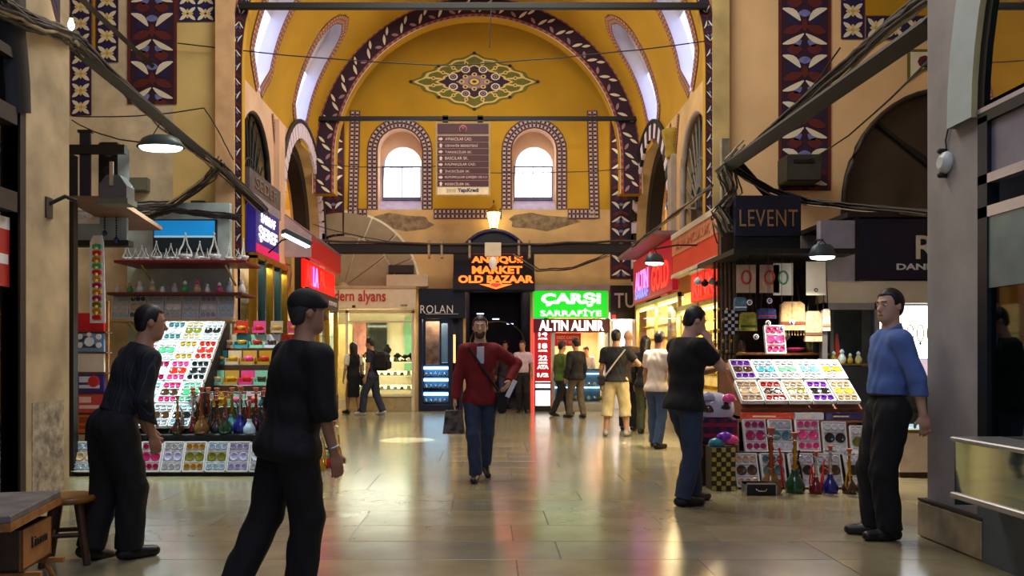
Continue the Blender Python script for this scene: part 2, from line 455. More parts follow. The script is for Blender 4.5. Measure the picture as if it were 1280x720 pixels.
rb2, pts = rib('trim_2', 12.72, 12.86, 3.68, 3.88, 'painted purple rib arch at the corridor entrance', 2.9)
band('painted_band', rb2, lambda x, z, h: (x, 12.72-h, z), pts, 0.19, 'leaf', rep=.45)
# ---- rear lunette: wall, window niches, curved half vault and medallion
Z1, ZT = 7.3, 9.95
def back_y(z):
    if z <= Z1: return YB
    s = min(1, (z-Z1)/(ZT-Z1)); return YB-1.0*(1-math.sqrt(max(0, 1-s*s)))
bw = MB()
wins = [dict(s0=-2.69, s1=-1.6, zb=5.03, zs=6.55, rise=.56, d=.6, jm=m_plaster_p), dict(s0=.67, s1=1.76, zb=5.03, zs=6.55, rise=.56, d=.6, jm=m_plaster_p)]
mpB = lambda s, z, d: (s, YB+d, z)
shops_open = [dict(s0=-3.95, s1=-1.78, zb=0, zs=2.75), dict(s0=-1.66, s1=-.56, zb=0, zs=2.35), dict(s0=-.5, s1=1.12, zb=0, zs=2.9, rise=.55), dict(s0=1.2, s1=3.04, zb=0, zs=2.45), dict(s0=3.12, s1=4.0, zb=0, zs=2.3)]
wall(bw, mpB, -6.6, 6.6, 0, 5.03, shops_open, m_plaster, .25)
wall(bw, mpB, -4.3, 4.0, 5.03, Z1, wins, m_ochre2, .6)
wall(bw, mpB, -6.6, -4.3, 5.03, 8, [], m_ochre2, .6)
wall(bw, mpB, 4.0, 6.6, 5.03, 8, [dict(s0=4.2, s1=4.95, zb=5.0, zs=6.1, rise=.4, d=.3, jm=m_white_pl)], m_plaster_p, .3)
rows = []
for k in range(21):
    z = Z1+(ZT-Z1)*math.sin(PI/2*k/20); rows.append([(x, back_y(z), z) for x in np.linspace(-4.4, 4.1, 12)])
bw.grid(rows, m_ochre)
wall_back = struct(bw.build('wall_back'), 'ochre end wall of the corridor with two arched windows')
sB = lambda x, z, h: (x, back_y(z)-h, z)
for cx in (-2.145, 1.215):
    out = [(cx-.69, 5.03)]+arcpts(cx, 6.5, .69, PI, 0, 24)+[(cx+.69, 5.03)]
    band('painted_border', wall_back, sB, out, 0.26, 'tile')
for xa, xb in ((-3.3, -2.96), (-1.3, .4), (2.05, 2.75)):
    band('painted_border', wall_back, sB, [(xa, 4.92), (xb, 4.92)], 0.26, 'tile')
for xx in (-3.32, 2.72): band('painted_border', wall_back, sB, [(xx, 4.8), (xx+.06*(1 if xx < 0 else -1), 7.5)], 0.26, 'tile')
for xx in (-3.8, 3.38): band('painted_band', wall_back, sB, [(xx, 3.3), (xx, 7.3)], 0.54, 'leaf', rep=.62, h=.02)
# bare stone where the plaster fell off below the windows
for cx, sc in ((-2.2, 1.0), (1.35, .9)):
    b = MB(); n = 14; pts = []
    for k in range(n): a = 2*PI*k/n; pts.append((cx+sc*(.95+.2*math.sin(3*a+cx))*math.cos(a), 4.72+(.2+.05*math.sin(4*a))*math.sin(a)))
    b.face([(x, YB-.006, z) for x, z in pts], M('bare_stone', (150, 128, 100), .9, var=.35, scale=7, bump=.6)); b.build('bare_stone_patch', wall_back)
# medallion
md = MB(); mcx, mcz, ma, mbz = -.28, 8.2, 1.58, .66
def mpt(u, v, h): return sB(mcx+u*ma, mcz+v*mbz, h)
def mface(pts, h, mat): md.face([mpt(u, v, h) for u, v in pts], mat)
N = 96; outl = []
for k in range(N):
    a = 2*PI*k/N; r = 1/(abs(math.cos(a))+abs(math.sin(a)))
    r = r*(1+.13*abs(math.sin(2*a))**.8)*(1+.035*math.cos(16*a)); outl.append((r*math.cos(a), r*math.sin(a)))
def scaled(s): return [(u*s, v*s) for u, v in outl]
for k in range(N):
    for s0, s1, mt in ((1.0, .93, m_green_p), (.93, .87, m_cream_p), (.87, .6, m_green_p), (.6, .55, m_cream_p), (.55, .28, m_purple), (.28, .0, m_mauve)):
        q = (k+1) % N; a, b = outl[k], outl[q]
        mface([(a[0]*s0, a[1]*s0), (b[0]*s0, b[1]*s0), (b[0]*s1, b[1]*s1), (a[0]*s1, a[1]*s1)], .012, mt)
def blob(u, v, ru, rv, mat, h, n=10): mface([(u+ru*math.cos(2*PI*k/n), v+rv*math.sin(2*PI*k/n)) for k in range(n)], h, mat)
for k in range(16):
    a = 2*PI*(k+.5)/16; r = 1/(abs(math.cos(a))+abs(math.sin(a)))*(1+.13*abs(math.sin(2*a))**.8)
    blob(.73*r*math.cos(a), .73*r*math.sin(a), .035, .07, m_cream_p, .018); blob(.73*r*math.cos(a), .73*r*math.sin(a), .016, .03, m_redbr, .022)
    c, s_ = math.cos(a), math.sin(a)
    mface([(.58*r*c-.012*s_, .58*r*s_+.03*c), (.9*r*c-.012*s_, .9*r*s_+.03*c), (.9*r*c+.012*s_, .9*r*s_-.03*c), (.58*r*c+.012*s_, .58*r*s_-.03*c)], .016, m_cream_p)
for k in range(8):
    a = 2*PI*(k+.5)/8; u, v = .36*math.cos(a), .47*math.sin(a)
    blob(u, v, .075, .13, m_leaf, .018); blob(u, v, .052, .09, m_purple, .022); blob(u, v, .036, .06, m_mauve, .026); blob(u, v, .015, .026, m_purple, .03)
    u, v = .2*math.cos(a+.39), .26*math.sin(a+.39); blob(u, v, .045, .07, m_cream_p, .02); blob(u, v, .02, .035, m_purple, .024)
blob(0, 0, .1, .15, m_green_p, .018); blob(0, 0, .075, .11, m_cream_p, .022, 16); blob(0, 0, .035, .05, m_redbr, .026)
for u, v in ((1, 0), (-1, 0), (0, 1), (0, -1), (.56, .56), (.56, -.56), (-.56, .56), (-.56, -.56)): blob(u, v, .03, .06, m_purple, .02)
md.build('painted_medallion', wall_back)
# ---- rear windows
for i, (s0, s1) in enumerate(((-2.69, -1.6), (.67, 1.76))):
    c = (s0+s1)/2; b = MB(); rr = .5
    out = [(c-rr, 5.35)]+arcpts(c+.03, 6.25, rr-.03, PI, 0, 20)+[(c+rr, 5.35)]
    b.face([(x, YB+.52, z) for x, z in out], m_sky); wn = struct(b.build('window_%d' % (i+1)), 'bright arched window in the ochre end wall, %s the hanging sign' % ('left of' if i == 0 else 'right of'))
    fr = MB()
    fr.box(c-rr, c+rr, YB+.44, YB+.5, 5.35, 5.43, M('window_frame_paint', (96, 92, 130), .5))
    fr.box(c-rr, c+rr, YB+.46, YB+.5, 6.2, 6.23, MATS['window_frame_paint'])
    for xx, ww in ((c-rr, .03), (c-.27, .012), (c, .02), (c+.25, .012), (c+rr-.03, .03)): fr.box(xx, xx+ww, YB+.46, YB+.5, 5.4, 6.22, MATS['window_frame_paint'])
    fr.build('window_frame', wn)
    sl = MB(); sl.prism([(YB+.6, 5.03), (YB, 5.03), (YB+.05, 5.08), (YB+.5, 5.36), (YB+.6, 5.36)], lambda p, s0=s0: (s0, p[0], p[1]), lambda p, s1=s1: (s1, p[0], p[1]), M('lavender_sill', (196, 184, 214), .7)); sl.build('window_sill', wn)
    # wall around the glazed part, at the back of the niche
    bk = MB(); wall(bk, lambda s, z, d: (s, YB+.53+d, z), s0-.02, s1+.02, 5.03, 7.2, [dict(s0=c-rr+.02, s1=c+rr-.02, zb=5.35, zs=6.25, rise=rr-.04)], m_plaster_p, .05); bk.build('niche_wall', wn)
b = MB(); out = [(4.22, 5.05)]+arcpts(4.575, 6.08, .35, PI, 0, 14)+[(4.93, 5.05)]
b.face([(x, YB+.28, z) for x, z in out], m_sky); wn = struct(b.build('window_3'), 'bright narrow window seen through the striped arch on the right')
fr = MB(); fr.box(4.22, 4.93, YB+.2, YB+.26, 5.5, 5.54, m_black); fr.box(4.56, 4.59, YB+.2, YB+.26, 5.05, 6.4, m_black); fr.build('window_frame', wn)

# ---- corridor side walls with two arches each
AR1 = dict(s0=13.12, s1=15.1, zb=0, zs=4.5, rise=1.15, d=.25); AR2 = dict(s0=15.9, s1=19.55, zb=0, zs=4.15, rise=2.0, d=.7)
m_stripe = M('lilac_white_voussoir', (226, 214, 232), .7, var=.05)
def side_wall(side):
    X = XL if side < 0 else XR; nm = 'left' if side < 0 else 'right'
    mp = lambda s, z, d: (X+side*d, s, z)
    b = MB(); wall(b, mp, YF, YB, 0, ZS+.1, [AR1, AR2], m_plaster_p if side < 0 else m_plaster, .25, jamb=m_plaster)
    wo = struct(b.build('wall_'+nm), 'plastered %s wall of the corridor with two tall arches' % nm)
    return wo, mp
wall_left, mpL = side_wall(-1); wall_right, mpR = side_wall(1)
for side, wo, mp in ((-1, wall_left, mpL), (1, wall_right, mpR)):
    # spandrel ornament running to the springing and the dark cornice line
    sf = lambda s, z, h, mp=mp: mp(s, z, -h)
    band('painted_border', wo, sf, [(15.5, 5.0), (15.15, 5.95)], .14, 'tilegold'); band('painted_border', wo, sf, [(15.5, 5.0), (15.85, 5.95)], .14, 'tilegold')
    # fan grille window in the first arch
    c = (AR1['s0']+AR1['s1'])/2; hw = (AR1['s1']-AR1['s0'])/2
    gl = MB(); out = [(c-hw, 3.2)]+[(c+hw*math.cos(a), AR1['zs']+AR1['rise']*math.sin(a)) for a in np.linspace(PI, 0, 21)]+[(c+hw, 3.2)]
    gl.face([mp(s, z, .22) for s, z in out], M('dusty_dark_glass', (44, 40, 40), .35, var=.2))
    wn = struct(gl.build('window_%d' % (4 if side < 0 else 5)), 'dark arched fanlight grille on the %s corridor wall' % ('left' if side < 0 else 'right'))
    mt = m_black if side < 0 else M('weathered_grey_iron', (120, 116, 104), .6, .2)
    for k in range(13):
        a = PI*k/12; br = MB()
        p0 = (c+.25*math.cos(a), 4.0+.35*math.sin(a)); p1 = (c+hw*.97*math.cos(a), AR1['zs']-.35*(1-abs(math.sin(a)))+(AR1['rise']*.97)*math.sin(a))
        br.tube([mp(*p0, .12), mp(*p1, .12)], .022, mt, 5); br.build('grille_bar', wn)
    rg = MB()
    for r in (.25, .6): rg.tube([mp(c+r*math.cos(a), 4.0+r*1.4*math.sin(a), .12) for a in np.linspace(0, PI, 16)], .022, mt, 5)
    rg.build('grille_ring', wn)
    fr = MB(); fr.tube([mp(s, z, .06) for s, z in [(c-hw, 3.2)]+[(c+hw*math.cos(a), AR1['zs']+AR1['rise']*math.sin(a)) for a in np.linspace(PI, 0, 25)]+[(c+hw, 3.2)]], .06, m_black if side < 0 else m_plaster_g, 6); fr.build('window_frame', wn)
    # striped voussoirs round the second arch
    c = (AR2['s0']+AR2['s1'])/2; hw = (AR2['s1']-AR2['s0'])/2; nv = 26
    ell = lambda a, o: (c+(hw+o)*math.cos(a), AR2['zs']+(AR2['rise']+o)*math.sin(a)) 
    for k in range(nv):
        a0, a1 = PI*k/nv+.012, PI*(k+1)/nv-.012; vb_ = MB()
        mt = m_stripe if (side < 0 or k % 2) else m_black
        q = [ell(a0, -.02), ell(a1, -.02), ell(a1, .3), ell(a0, .3)]
        vb_.prism(q, lambda p, mp=mp: mp(p[0], p[1], .02), lambda p, mp=mp: mp(p[0], p[1], -.05), mt); vb_.build('voussoir', wo)
    for zz in np.arange(2.9, 4.15, .31):
        for s0 in (AR2['s0']-.3, AR2['s1']-.02):
            vb_ = MB(); mt = m_stripe if (side < 0 or int(zz*3.3) % 2) else m_black
            vb_.prism([(s0, zz), (s0+.32, zz), (s0+.32, zz+.295), (s0, zz+.295)], lambda p, mp=mp: mp(p[0], p[1], .02), lambda p, mp=mp: mp(p[0], p[1], -.05), mt); vb_.build('voussoir', wo)
    # black iron arch frame set inside the arch
    fr = MB(); ra, rb_ = [], []
    for s, z in [(c-hw+.02, 2.6)]+[(c+(hw-.02)*math.cos(a), AR2['zs']+(AR2['rise']-.02)*math.sin(a)) for a in np.linspace(PI, 0, 31)]+[(c+hw-.02, 2.6)]:
        ra.append(mp(s, z, .25)); rb_.append(mp(c+(s-c)*.83, z-.26 if z > 3 else z, .25))
    ra2 = [(p[0]+side*.3, p[1], p[2]) for p in ra]; rb2_ = [(p[0]+side*.3, p[1], p[2]) for p in rb_]
    fr.grid([ra, rb_], m_black); fr.grid([rb_, rb2_], m_black); fr.grid([rb2_, ra2], m_black)
    fr.build('arch_iron_frame', wo)
    # outer dark moulding on the near edge of the second arch
    ml = MB(); ml.tube([mp(*ell(a, .34), -.04) for a in np.linspace(0, PI, 31)], .05, m_dark if side < 0 else m_black, 6); ml.build('arch_moulding', wo)
    # side street room behind the second arch
    rm = MB(); Xf = (XL-2.6) if side < 0 else (XR+2.6); X0 = XL-.25 if side < 0 else XR+.25
    rm.box(min(Xf, Xf+side*.2), max(Xf, Xf+side*.2), 12.9, 20.2, 0, 8, m_ochre2)
    rm.box(min(X0, Xf), max(X0, Xf), 15.0, 15.2, 0, 8, m_plaster_p); rm.box(min(X0, Xf), max(X0, Xf), 12.9, 20.2, 7.6, 7.8, m_ochre)
    struct(rm.build('wall_side_street_'+('left' if side < 0 else 'right')), 'ochre walls of the side street behind the %s striped arch' % ('left' if side < 0 else 'right'))
    area('side_street_lamps_'+('left' if side < 0 else 'right'), ((XL-1.3) if side < 0 else (XR+1.3), 17.8, 7.4), (0, 0, 0), 1.2, 2.5, 150, (1, .86, .6))
# pilaster with gilded capital on the right wall
pl = thing('pilaster', 'pale pilaster with a gilded capital between the two right-hand arches', 'pilaster', (XR, 15.5, 0))
bx('shaft', -.1, .05, -.16, .16, 0, 5.25, m_plaster_g, pl, .02)
b = MB(); b.lathe([(.1, 5.2), (.13, 5.26), (.12, 5.4), (.17, 5.58), (.19, 5.66), (.19, 5.74)], M('gilded_capital', (176, 148, 40), .5, var=.2), 8, c=(-.06, 0, 0)); b.build('capital', pl)
pl2 = thing('pilaster', 'plain pink plaster pilaster between the two left-hand arches', 'pilaster', (XL, 15.5, 0))
bx('shaft', -.05, .1, -.22, .22, 0, 5.9, m_plaster_p, pl2, .02)

# ---- facade of the crossing on both sides of the corridor
mpF = lambda s, z, d: (s, YF+d, z)
ENT = dict(s0=XC-3.8, s1=XC+3.8, zb=0, zs=ZS, rise=3.8, d=.2)
b = MB(); wall(b, mpF, -5.0, XC, 0, 10.5, [ENT], M('olive_cream_plaster', (226, 198, 126), .85, var=.1, scale=1.5), .2)
wall(b, mpF, -9, -5.0, 0, 10.5, [], M('stained_cream_plaster', (222, 206, 172), .85, var=.22, scale=2.4), .2)
wfl = struct(b.build('wall_front_left'), 'cream crossing facade left of the corridor arch')
DARKARCH = dict(s0=5.72, s1=8.9, zb=3.2, zs=3.75, rise=1.85, d=.3, jm=m_plaster)
b = MB(); wall(b, mpF, XC, 9, 0, 10.5, [ENT, DARKARCH], M('peach_plaster', (242, 200, 146), .85, var=.08, scale=1.3), .2)
wfr = struct(b.build('wall_front_right'), 'peach crossing facade right of the corridor arch')
sF = lambda x, z, h: (x, YF-h, z)
band('painted_band', wfl, sF, [(-5.33, 5.38), (-5.33, 10.0)], .79, 'leaf', rep=.78)
band('painted_border', wfl, sF, [(-4.62, 6.7), (-4.62, 10)], .62, 'tileblue')
band('painted_border', wfl, sF, [(-6.47, 5.2), (-6.47, 10)], .34, 'tileblue'); band('painted_border', wfl, sF, [(-6.05, 6.05), (-6.05, 10)], .36, 'tileblue')
bx('painted_stripe', -6.28, -6.24, YF-.016, YF, 6.2, 10, m_ochre, wfl)
band('painted_band', wfr, sF, [(5.1, 4.0), (5.1, 10)], .84, 'leaf', rep=.78)
band('painted_border', wfr, sF, [(5.87, 6.42), (5.87, 10)], .38, 'tileblue'); band('painted_border', wfr, sF, [(6.08, 6.6), (8.9, 6.6)], .38, 'tileblue')
bx('painted_field', 6.07, 8.9, YF-.01, YF, 6.8, 10, m_ochre, wfr)
b = MB(); out = [(-.24, -.28), (.0, -.1), (.3, .0), (.3, .26), (-.24, .26)]
b.face([(6.98+x, YF-.012, 6.0+z) for x, z in out], m_green_p); b.face([(6.98+x*.8, YF-.016, 6.02+z*.75) for x, z in out], m_leaf); b.face([(7.02+.12*math.cos(a), YF-.02, 6.06+.1*math.sin(a)) for a in np.linspace(0, 2*PI, 9)[:-1]], m_redbr)
b.face([(7.06+.08*math.cos(a), YF-.024, 6.03+.07*math.sin(a)) for a in np.linspace(0, 2*PI, 9)[:-1]], m_navy_p); b.build('painted_corner_ornament', wfr)
# dark arch window of the right facade
c, hw = (DARKARCH['s0']+DARKARCH['s1'])/2, (DARKARCH['s1']-DARKARCH['s0'])/2
b = MB(); out = [(DARKARCH['s0'], 3.2)]+[(c+hw*math.cos(a), 3.75+1.85*math.sin(a)) for a in np.linspace(PI, 0, 25)]+[(DARKARCH['s1'], 3.2)]
b.face([(s, YF+.08, z) for s, z in out], M('sooty_glass', (62, 52, 44), .4, var=.3, scale=2)); wn = struct(b.build('window_6'), 'large dark arched window high on the right facade')
b = MB(); b.tube([(s, YF-.02, z) for s, z in out], .045, m_dark, 6); b.build('window_frame', wn)
b = MB(); b.tube([(6.15, YF+.05, 5.2), (7.2, YF+.05, 4.35)], .04, m_beam, 5); b.build('glazing_bar', wn)
b = MB(); b.tube([(6.45, YF+.05, 4.95), (8.0, YF+.05, 3.9)], .03, m_beam, 5); b.build('glazing_bar', wn)
# corner pier at the left of the corridor entrance
b = MB(); b.box(-4.28, -3.98, 12.66, 12.84, 0, 10.4, M('pier_plaster', (222, 180, 132), .85, var=.15, scale=3)); struct(b.build('trim_3'), 'narrow plaster pier at the left corner of the corridor')
b = MB(); b.box(3.6, 3.86, 12.66, 12.84, 0, 10.4, m_plaster_y); struct(b.build('trim_4'), 'narrow plaster pier at the right corner of the corridor')
# ---- enclosing shell of the crossing and near street
b = MB(); b.box(-9.2, -9, 6, 13, 0, 10.6, m_plaster); struct(b.build('wall_cross_street_left'), 'far wall of the cross street on the left')
b = MB(); b.box(9, 9.2, 5, 13, 0, 10.6, m_plaster); struct(b.build('wall_cross_street_right'), 'far wall of the cross street on the right')
b = MB(); b.box(-9.2, 9.2, 6.6, 13, 10.5, 10.7, m_ochre); struct(b.build('ceiling_crossing'), 'ochre ceiling over the crossing')
b = MB(); b.box(-9.2, 9.2, -3, 6.7, 8.2, 8.4, m_plaster_g); struct(b.build('ceiling_street'), 'plaster ceiling over the near street')
M_GD = glass_mat('grey_pane', (150, 150, 150), .08)
# ================================================================ NEAR STREET WALLS
m_pil_l = M('worn_left_pillar_plaster', (190, 172, 138), .85, var=.25, scale=2.6, bump=.25)
m_pil_r = M('grey_right_pillar_plaster', (158, 152, 148), .85, var=.12, scale=3, bump=.1)
b = MB(); b.box(-9, -3.8, 6.56, 7.3, 0, 8.3, m_pil_l); wnl = struct(b.build('wall_near_left'), 'worn plaster pier at the left edge with stains and a purple painted point')
b = MB()
for out, mt, h in (([(6.82, 8.3), (7.14, 8.3), (7.14, 3.75+.45), (6.82, 4.75)], m_purple, .004), ([(6.86, 8.3), (7.1, 8.3), (7.1, 4.4), (6.86, 4.8)], m_navy_p, .006), ([(6.88, 4.95), (7.0, 5.05), (7.08, 4.9), (6.98, 4.75)], m_leaf, .008), ([(6.88, 5.6), (7.0, 5.4), (7.08, 5.5), (6.98, 5.75)], m_redbr, .008)):
    b.face([(-3.8+h, y_, z) for y_, z in out], mt)
b.build('painted_point', wnl)
b = MB(); b.box(-3.8, -3.795, 6.7, 7.2, 0, .95, M('bare_render_patch', (170, 160, 140), .9, var=.4, scale=12, bump=.5)); b.build('bare_render_patch', wnl)
b = MB(); b.box(3.27, 9, 5.27, 5.92, 0, 8.3, m_pil_r); wnr = struct(b.build('wall_near_right'), 'grey painted pier at the right edge')
b = MB(); b.box(3.225, 3.3, 5.2, 5.97, 0, .27, M('stained_stone_plinth', (170, 154, 122), .8, var=.3, scale=5, bump=.2), .015); b.build('plinth', wnr)
b = MB(); b.box(3.225, 3.3, 5.2, 5.97, .27, .285, M('dark_plinth_edge', (60, 54, 46), .8)); b.build('plinth_edge', wnr)
# left shopfront (dark timber frame with panes)
sl = thing('shopfront', 'dark timber shopfront with arched transom at the left edge', 'shopfront', (-3.8, 5.0, 0))
b = MB(); b.box(-.14, .02, 1.5, 1.58, 0, 8, m_dark); b.build('door_post', sl)
b = MB(); b.box(-.14, .05, -8, 1.42, 0, .2, m_dark); b.build('threshold', sl)
for z0, z1 in ((2.5, 2.66), (3.2, 3.34), (3.72, 3.8)):
    b = MB(); b.box(-.12, .03, -8, 1.44, z0, z1, m_dark); b.build('transom_rail', sl)
b = MB(); rows = [[(-.12, 1.44-1.3*(1-math.cos(a)), 3.3+1.6*math.sin(a)) for a in np.linspace(0, PI/2, 12)], [(.04, 1.44-1.3*(1-math.cos(a)), 3.3+1.6*math.sin(a)) for a in np.linspace(0, PI/2, 12)], [(.04, 1.62-1.3*(1-math.cos(a)), 3.35+1.85*math.sin(a)) for a in np.linspace(0, PI/2, 12)]]
b.grid(rows, m_black); b.build('arched_moulding', sl)
b = MB(); b.box(-.07, -.06, -8, 1.5, .2, 8, M_GD); b.build('pane', sl)
b = MB(); b.box(-1.6, -1.5, -8, 1.5, 0, 8, M('dim_shop_interior', (120, 112, 100), .8, var=.3)); b.box(-1.6, 0, 1.5, 1.55, 0, 8, MATS['dim_shop_interior']); b.build('interior_wall', sl)
area('left_shop_fill', (-4.6, 5.6, 4.6), (0, 0, 0), .6, 2.0, 30, (1, .9, .75))  # added fill to brighten the interior behind the panes
b = MB(); b.box(-.055, -.05, .9, 1.47, 1.9, 2.36, M('red_poster', (190, 36, 40), .5, var=.2)); b.box(-.055, -.049, .9, 1.47, 2.36, 2.46, m_white); b.box(-.055, -.048, 1.1, 1.45, 2.08, 2.16, m_white); b.build('poster', sl)
# right shopfront: arched glazing with pale moulding, vitrine below
sr = thing('shopfront', 'glazed shopfront with a pale arched moulding at the right edge', 'shopfront', (3.27, 5.0, 0))
m_palegr = M('pale_green_moulding', (176, 190, 186), .6, var=.06)
b = MB(); n = 16; aa = np.linspace(0, PI/2, n); Y0 = .27
o1 = [(Y0+.02-1.75*(1-math.cos(a)), 2.92+2.2*math.sin(a)) for a in aa]; o2 = [(Y0+.30-1.9*(1-math.cos(a)), 2.92+2.5*math.sin(a)) for a in aa]
b.grid([[(-.06, y_, z) for y_, z in o1], [(-.06, y_, z) for y_, z in o2]], m_palegr); b.grid([[(-.06, y_, z) for y_, z in o2], [(0, y_, z) for y_, z in o2]], m_palegr); b.grid([[(.06, y_, z) for y_, z in o1], [(-.06, y_, z) for y_, z in o1]], M('moulding_edge', (190, 176, 120), .6)); b.build('arched_moulding', sr)
b = MB(); rim = o1+[(y_-.08, z-.05) for y_, z in o1[::-1]]
b.grid([[(-.02, y_, z) for y_, z in o1], [(-.02, y_-.07, z-.03) for y_, z in o1]], m_black); b.build('transom_frame', sr)
for z0, z1, mt in ((2.86, 2.93, m_black), (2.93, 2.96, m_alum), (2.46, 2.52, m_alum), (2.24, 2.31, m_alum)):
    b = MB(); b.box(-.03, .04, -8, .27, z0, z1, mt); b.build('transom_rail', sr)
m_mir = glass_mat('reflective_pane', (90, 110, 112), .45, .02)
b = MB(); b.face([(0, Y0, 2.96)]+[(0, y_, z) for y_, z in o1]+[(0, -1.6, 2.96)], m_mir); b.build('arched_pane', sr)
b = MB(); b.box(0, .01, -8, .26, 2.52, 2.86, M('grey_film_panel', (128, 126, 138), .3)); b.build('frosted_panel', sr)
b = MB(); b.box(0, .01, -8, .26, .0, 2.24, m_glass_t); b.build('pane', sr)
b = MB(); b.box(-.03, .05, .17, .27, 0, 2.9, M('dark_steel_post', (38, 46, 50), .4, .6)); b.build('post', sr)
b = MB(); b.box(-.02, .06, -8, .2, 1.78, 2.24, M('teal_film_panel', (92, 128, 124), .25)); b.build('teal_panel', sr)
b = MB(); b.box(1.6, 1.7, -8, .27, 0, 3, M('dim_brown_interior', (86, 66, 50), .7, var=.4, scale=3)); b.box(0, 1.7, -8, .27, 2.9, 3, MATS['dim_brown_interior']); b.build('interior_wall', sr)
for k in range(4):
    b = MB(); b.box(.25, .6, -3, .1, .5+.42*k, .515+.42*k, m_glass_t); b.build('glass_shelf', sr)
for k in range(10):
    b = MB(); yy = -.05-.22*(k//2); zz = .52+.42*(k % 4); b.lathe([(.03, 0), (.045, .05), (.02, .12), (.03, .16)], M('gilt_glass', (200, 170, 90), .15, .6), 8, c=(.42, yy, zz)); b.build('displayed_vase', sr)
b = MB(); b.box(.02, 1.6, -8, .26, 0, .02, m_dark); b.build('plinth', sr)
vt = thing('display_case', 'projecting glass display case with steel edges on the right shopfront', 'display case', (3.27, 4.3, 0))
b = MB(); b.box(-.32, 0, -.9, .78, .44, .48, m_alum, .008); b.build('base_rail', vt)
b = MB(); b.box(-.32, 0, -.9, .78, .80, .83, m_alum, .008); b.build('top_rail', vt)
b = MB(); b.box(-.30, -.295, -.9, .76, .48, .80, M('mirror_panel', (206, 220, 206), .04, .95, var=0)); b.build('mirror_front', vt)
b = MB(); b.box(-.30, 0, .755, .765, .40, .80, m_glass_t); b.build('side_pane', vt)
b = MB(); b.box(-.31, -.285, .05, .07, .40, .80, M('yellow_edge', (210, 200, 90), .4)); b.build('edge_strip', vt)
b = MB(); b.box(-.04, .0, -.9, .95, 0, .44, M('blue_grey_base_panel', (92, 104, 112), .5)); b.build('base_panel', vt)

# ================================================================ BACK SHOPS
def sign_board(name, label, x0, x1, yf, z0, z1, mat, depth=.12, group=None):
    t = thing(name, label, 'sign', ((x0+x1)/2, yf, z0)); w2 = (x1-x0)/2
    bx('board', -w2, w2, 0, depth, 0, z1-z0, mat, t, .006)
    return t
def shop_box(nm, label, x0, x1, y0, y1, z1, mat, lamp=None):
    """shell of a shop interior: back, sides and ceiling"""
    b = MB(); b.box(x0, x1, y1, y1+.05, 0, z1, mat); b.box(x0-.03, x0, y0, y1, 0, z1, mat); b.box(x1, x1+.03, y0, y1, 0, z1, mat); b.box(x0, x1, y0, y1, z1, z1+.05, mat)
    o = struct(b.build(nm), label)
    return o
m_peach_i = M('warm_cream_interior', (226, 214, 186), .6, var=.06)
# --- wedding-ring shop
shop_box('wall_interior_ring_shop', 'cream interior of the wedding ring shop', -3.97, -1.74, 20.26, 21.6, 2.75, m_peach_i)
area('ring_shop_ceiling_lights', (-2.9, 20.7, 2.62), (math.radians(-35), 0, 0), 1.8, .6, 125, (1, .91, .72))
rs = thing('jewellery_shopfront', 'cream wedding ring shopfront with a glazed window', 'shopfront', (-2.9, 19.86, 0))
def rb(name, x0, x1, y0, y1, z0, z1, mat, par=rs, bev=.005): return bx(name, x0, x1, y0, y1, z0, z1, mat, par, bev)
for x in (-1.14, -.58, 1.06): rb('frame_post', x, x+.07, 0, .1, 0, 2.5, m_cream)
rb('frame_head', -1.14, 1.13, 0, .1, 2.43, 2.55, m_cream); rb('frame_rail', -.52, 1.06, .02, .08, 2.2, 2.25, m_cream)
rb('stall_riser', -.52, 1.06, .02, .12, 0, .36, M('olive_cream_panel', (176, 160, 116), .5)); rb('sill', -.54, 1.08, -.03, .14, .36, .42, m_cream)
rb('pane', -.52, 1.06, .05, .06, .42, 2.43, m_glass, rs, 0); rb('door_pane', -1.07, -.58, .05, .06, .05, 2.43, m_glass, rs, 0)
rb('door_rail', -1.07, -.58, .03, .08, .05, .3, m_cream)
for i, z in enumerate((.5, .86, 1.2)):
    dc = thing('jewellery_display_shelf', 'lit jewellery shelf in the wedding ring shop window, %s' % ['lowest of three', 'middle of three', 'topmost of three'][i], 'shelf', (-2.62, 20.2, z))
    bx('glass_shelf', -.78, .78, -.1, .3, 0, .012, m_glass, dc); bx('light_strip', -.78, .78, .28, .31, .0, .13, m_warmL, dc); bx('velvet_pad', -.74, .74, -.06, .2, .012, .035, M('cream_velvet', (236, 220, 180), .9), dc)
    for k in range(9):
        b = MB(); x = -.68+k*.17; hh = random.uniform(.05, .13); b.prism([(-.05, 0), (.05, 0), (.035, hh), (-.035, hh)], lambda p, x=x: (x+p[0], -.03, .035+p[1]), lambda p, x=x: (x+p[0], .03, .035+p[1]), random.choice([m_gold, MATS['cream_velvet'], m_white])); b.build('ring_block', dc)
for k, (x, z) in enumerate(((-2.5, 1.216), (-2.24, 1.216), (-2.05, 1.216), (-1.9, 1.216))):
    bs = thing('necklace_bust', '%s black velvet necklace bust on the ring shop top shelf' % ['large left', 'second', 'third', 'rightmost small'][k], 'bust', (x, 20.36, z+.03)); h = [.42, .2, .16, .2][k]
    b = MB(); b.lathe([(.07, 0), (.03, .03), (.02, h*.3), (.09, h*.55), (.11, h*.7), (.05, h*.85), (.035, h)], M('black_velvet', (18, 20, 26), .9), 10, sy=.5); b.build('bust_form', bs)
    b = MB(); b.lathe([(.075, -.01), (.08, .0), (.075, .01)], m_black, 10); b.build('foot', bs)
rb('wall_mirror', -.3, .25, 1.6, 1.68, 1.3, 2.3, M('grey_mirror', (120, 128, 130), .08, .9, var=0)); rb('poster_panel', -.62, -.28, 1.6, 1.69, 1.4, 2.3, M('pink_photo_panel', (226, 150, 140), .5, var=.3, scale=5))
rb('green_panel', .72, 1.06, 1.6, 1.69, .9, 2.4, M('mint_panel', (126, 190, 150), .5, var=.1))
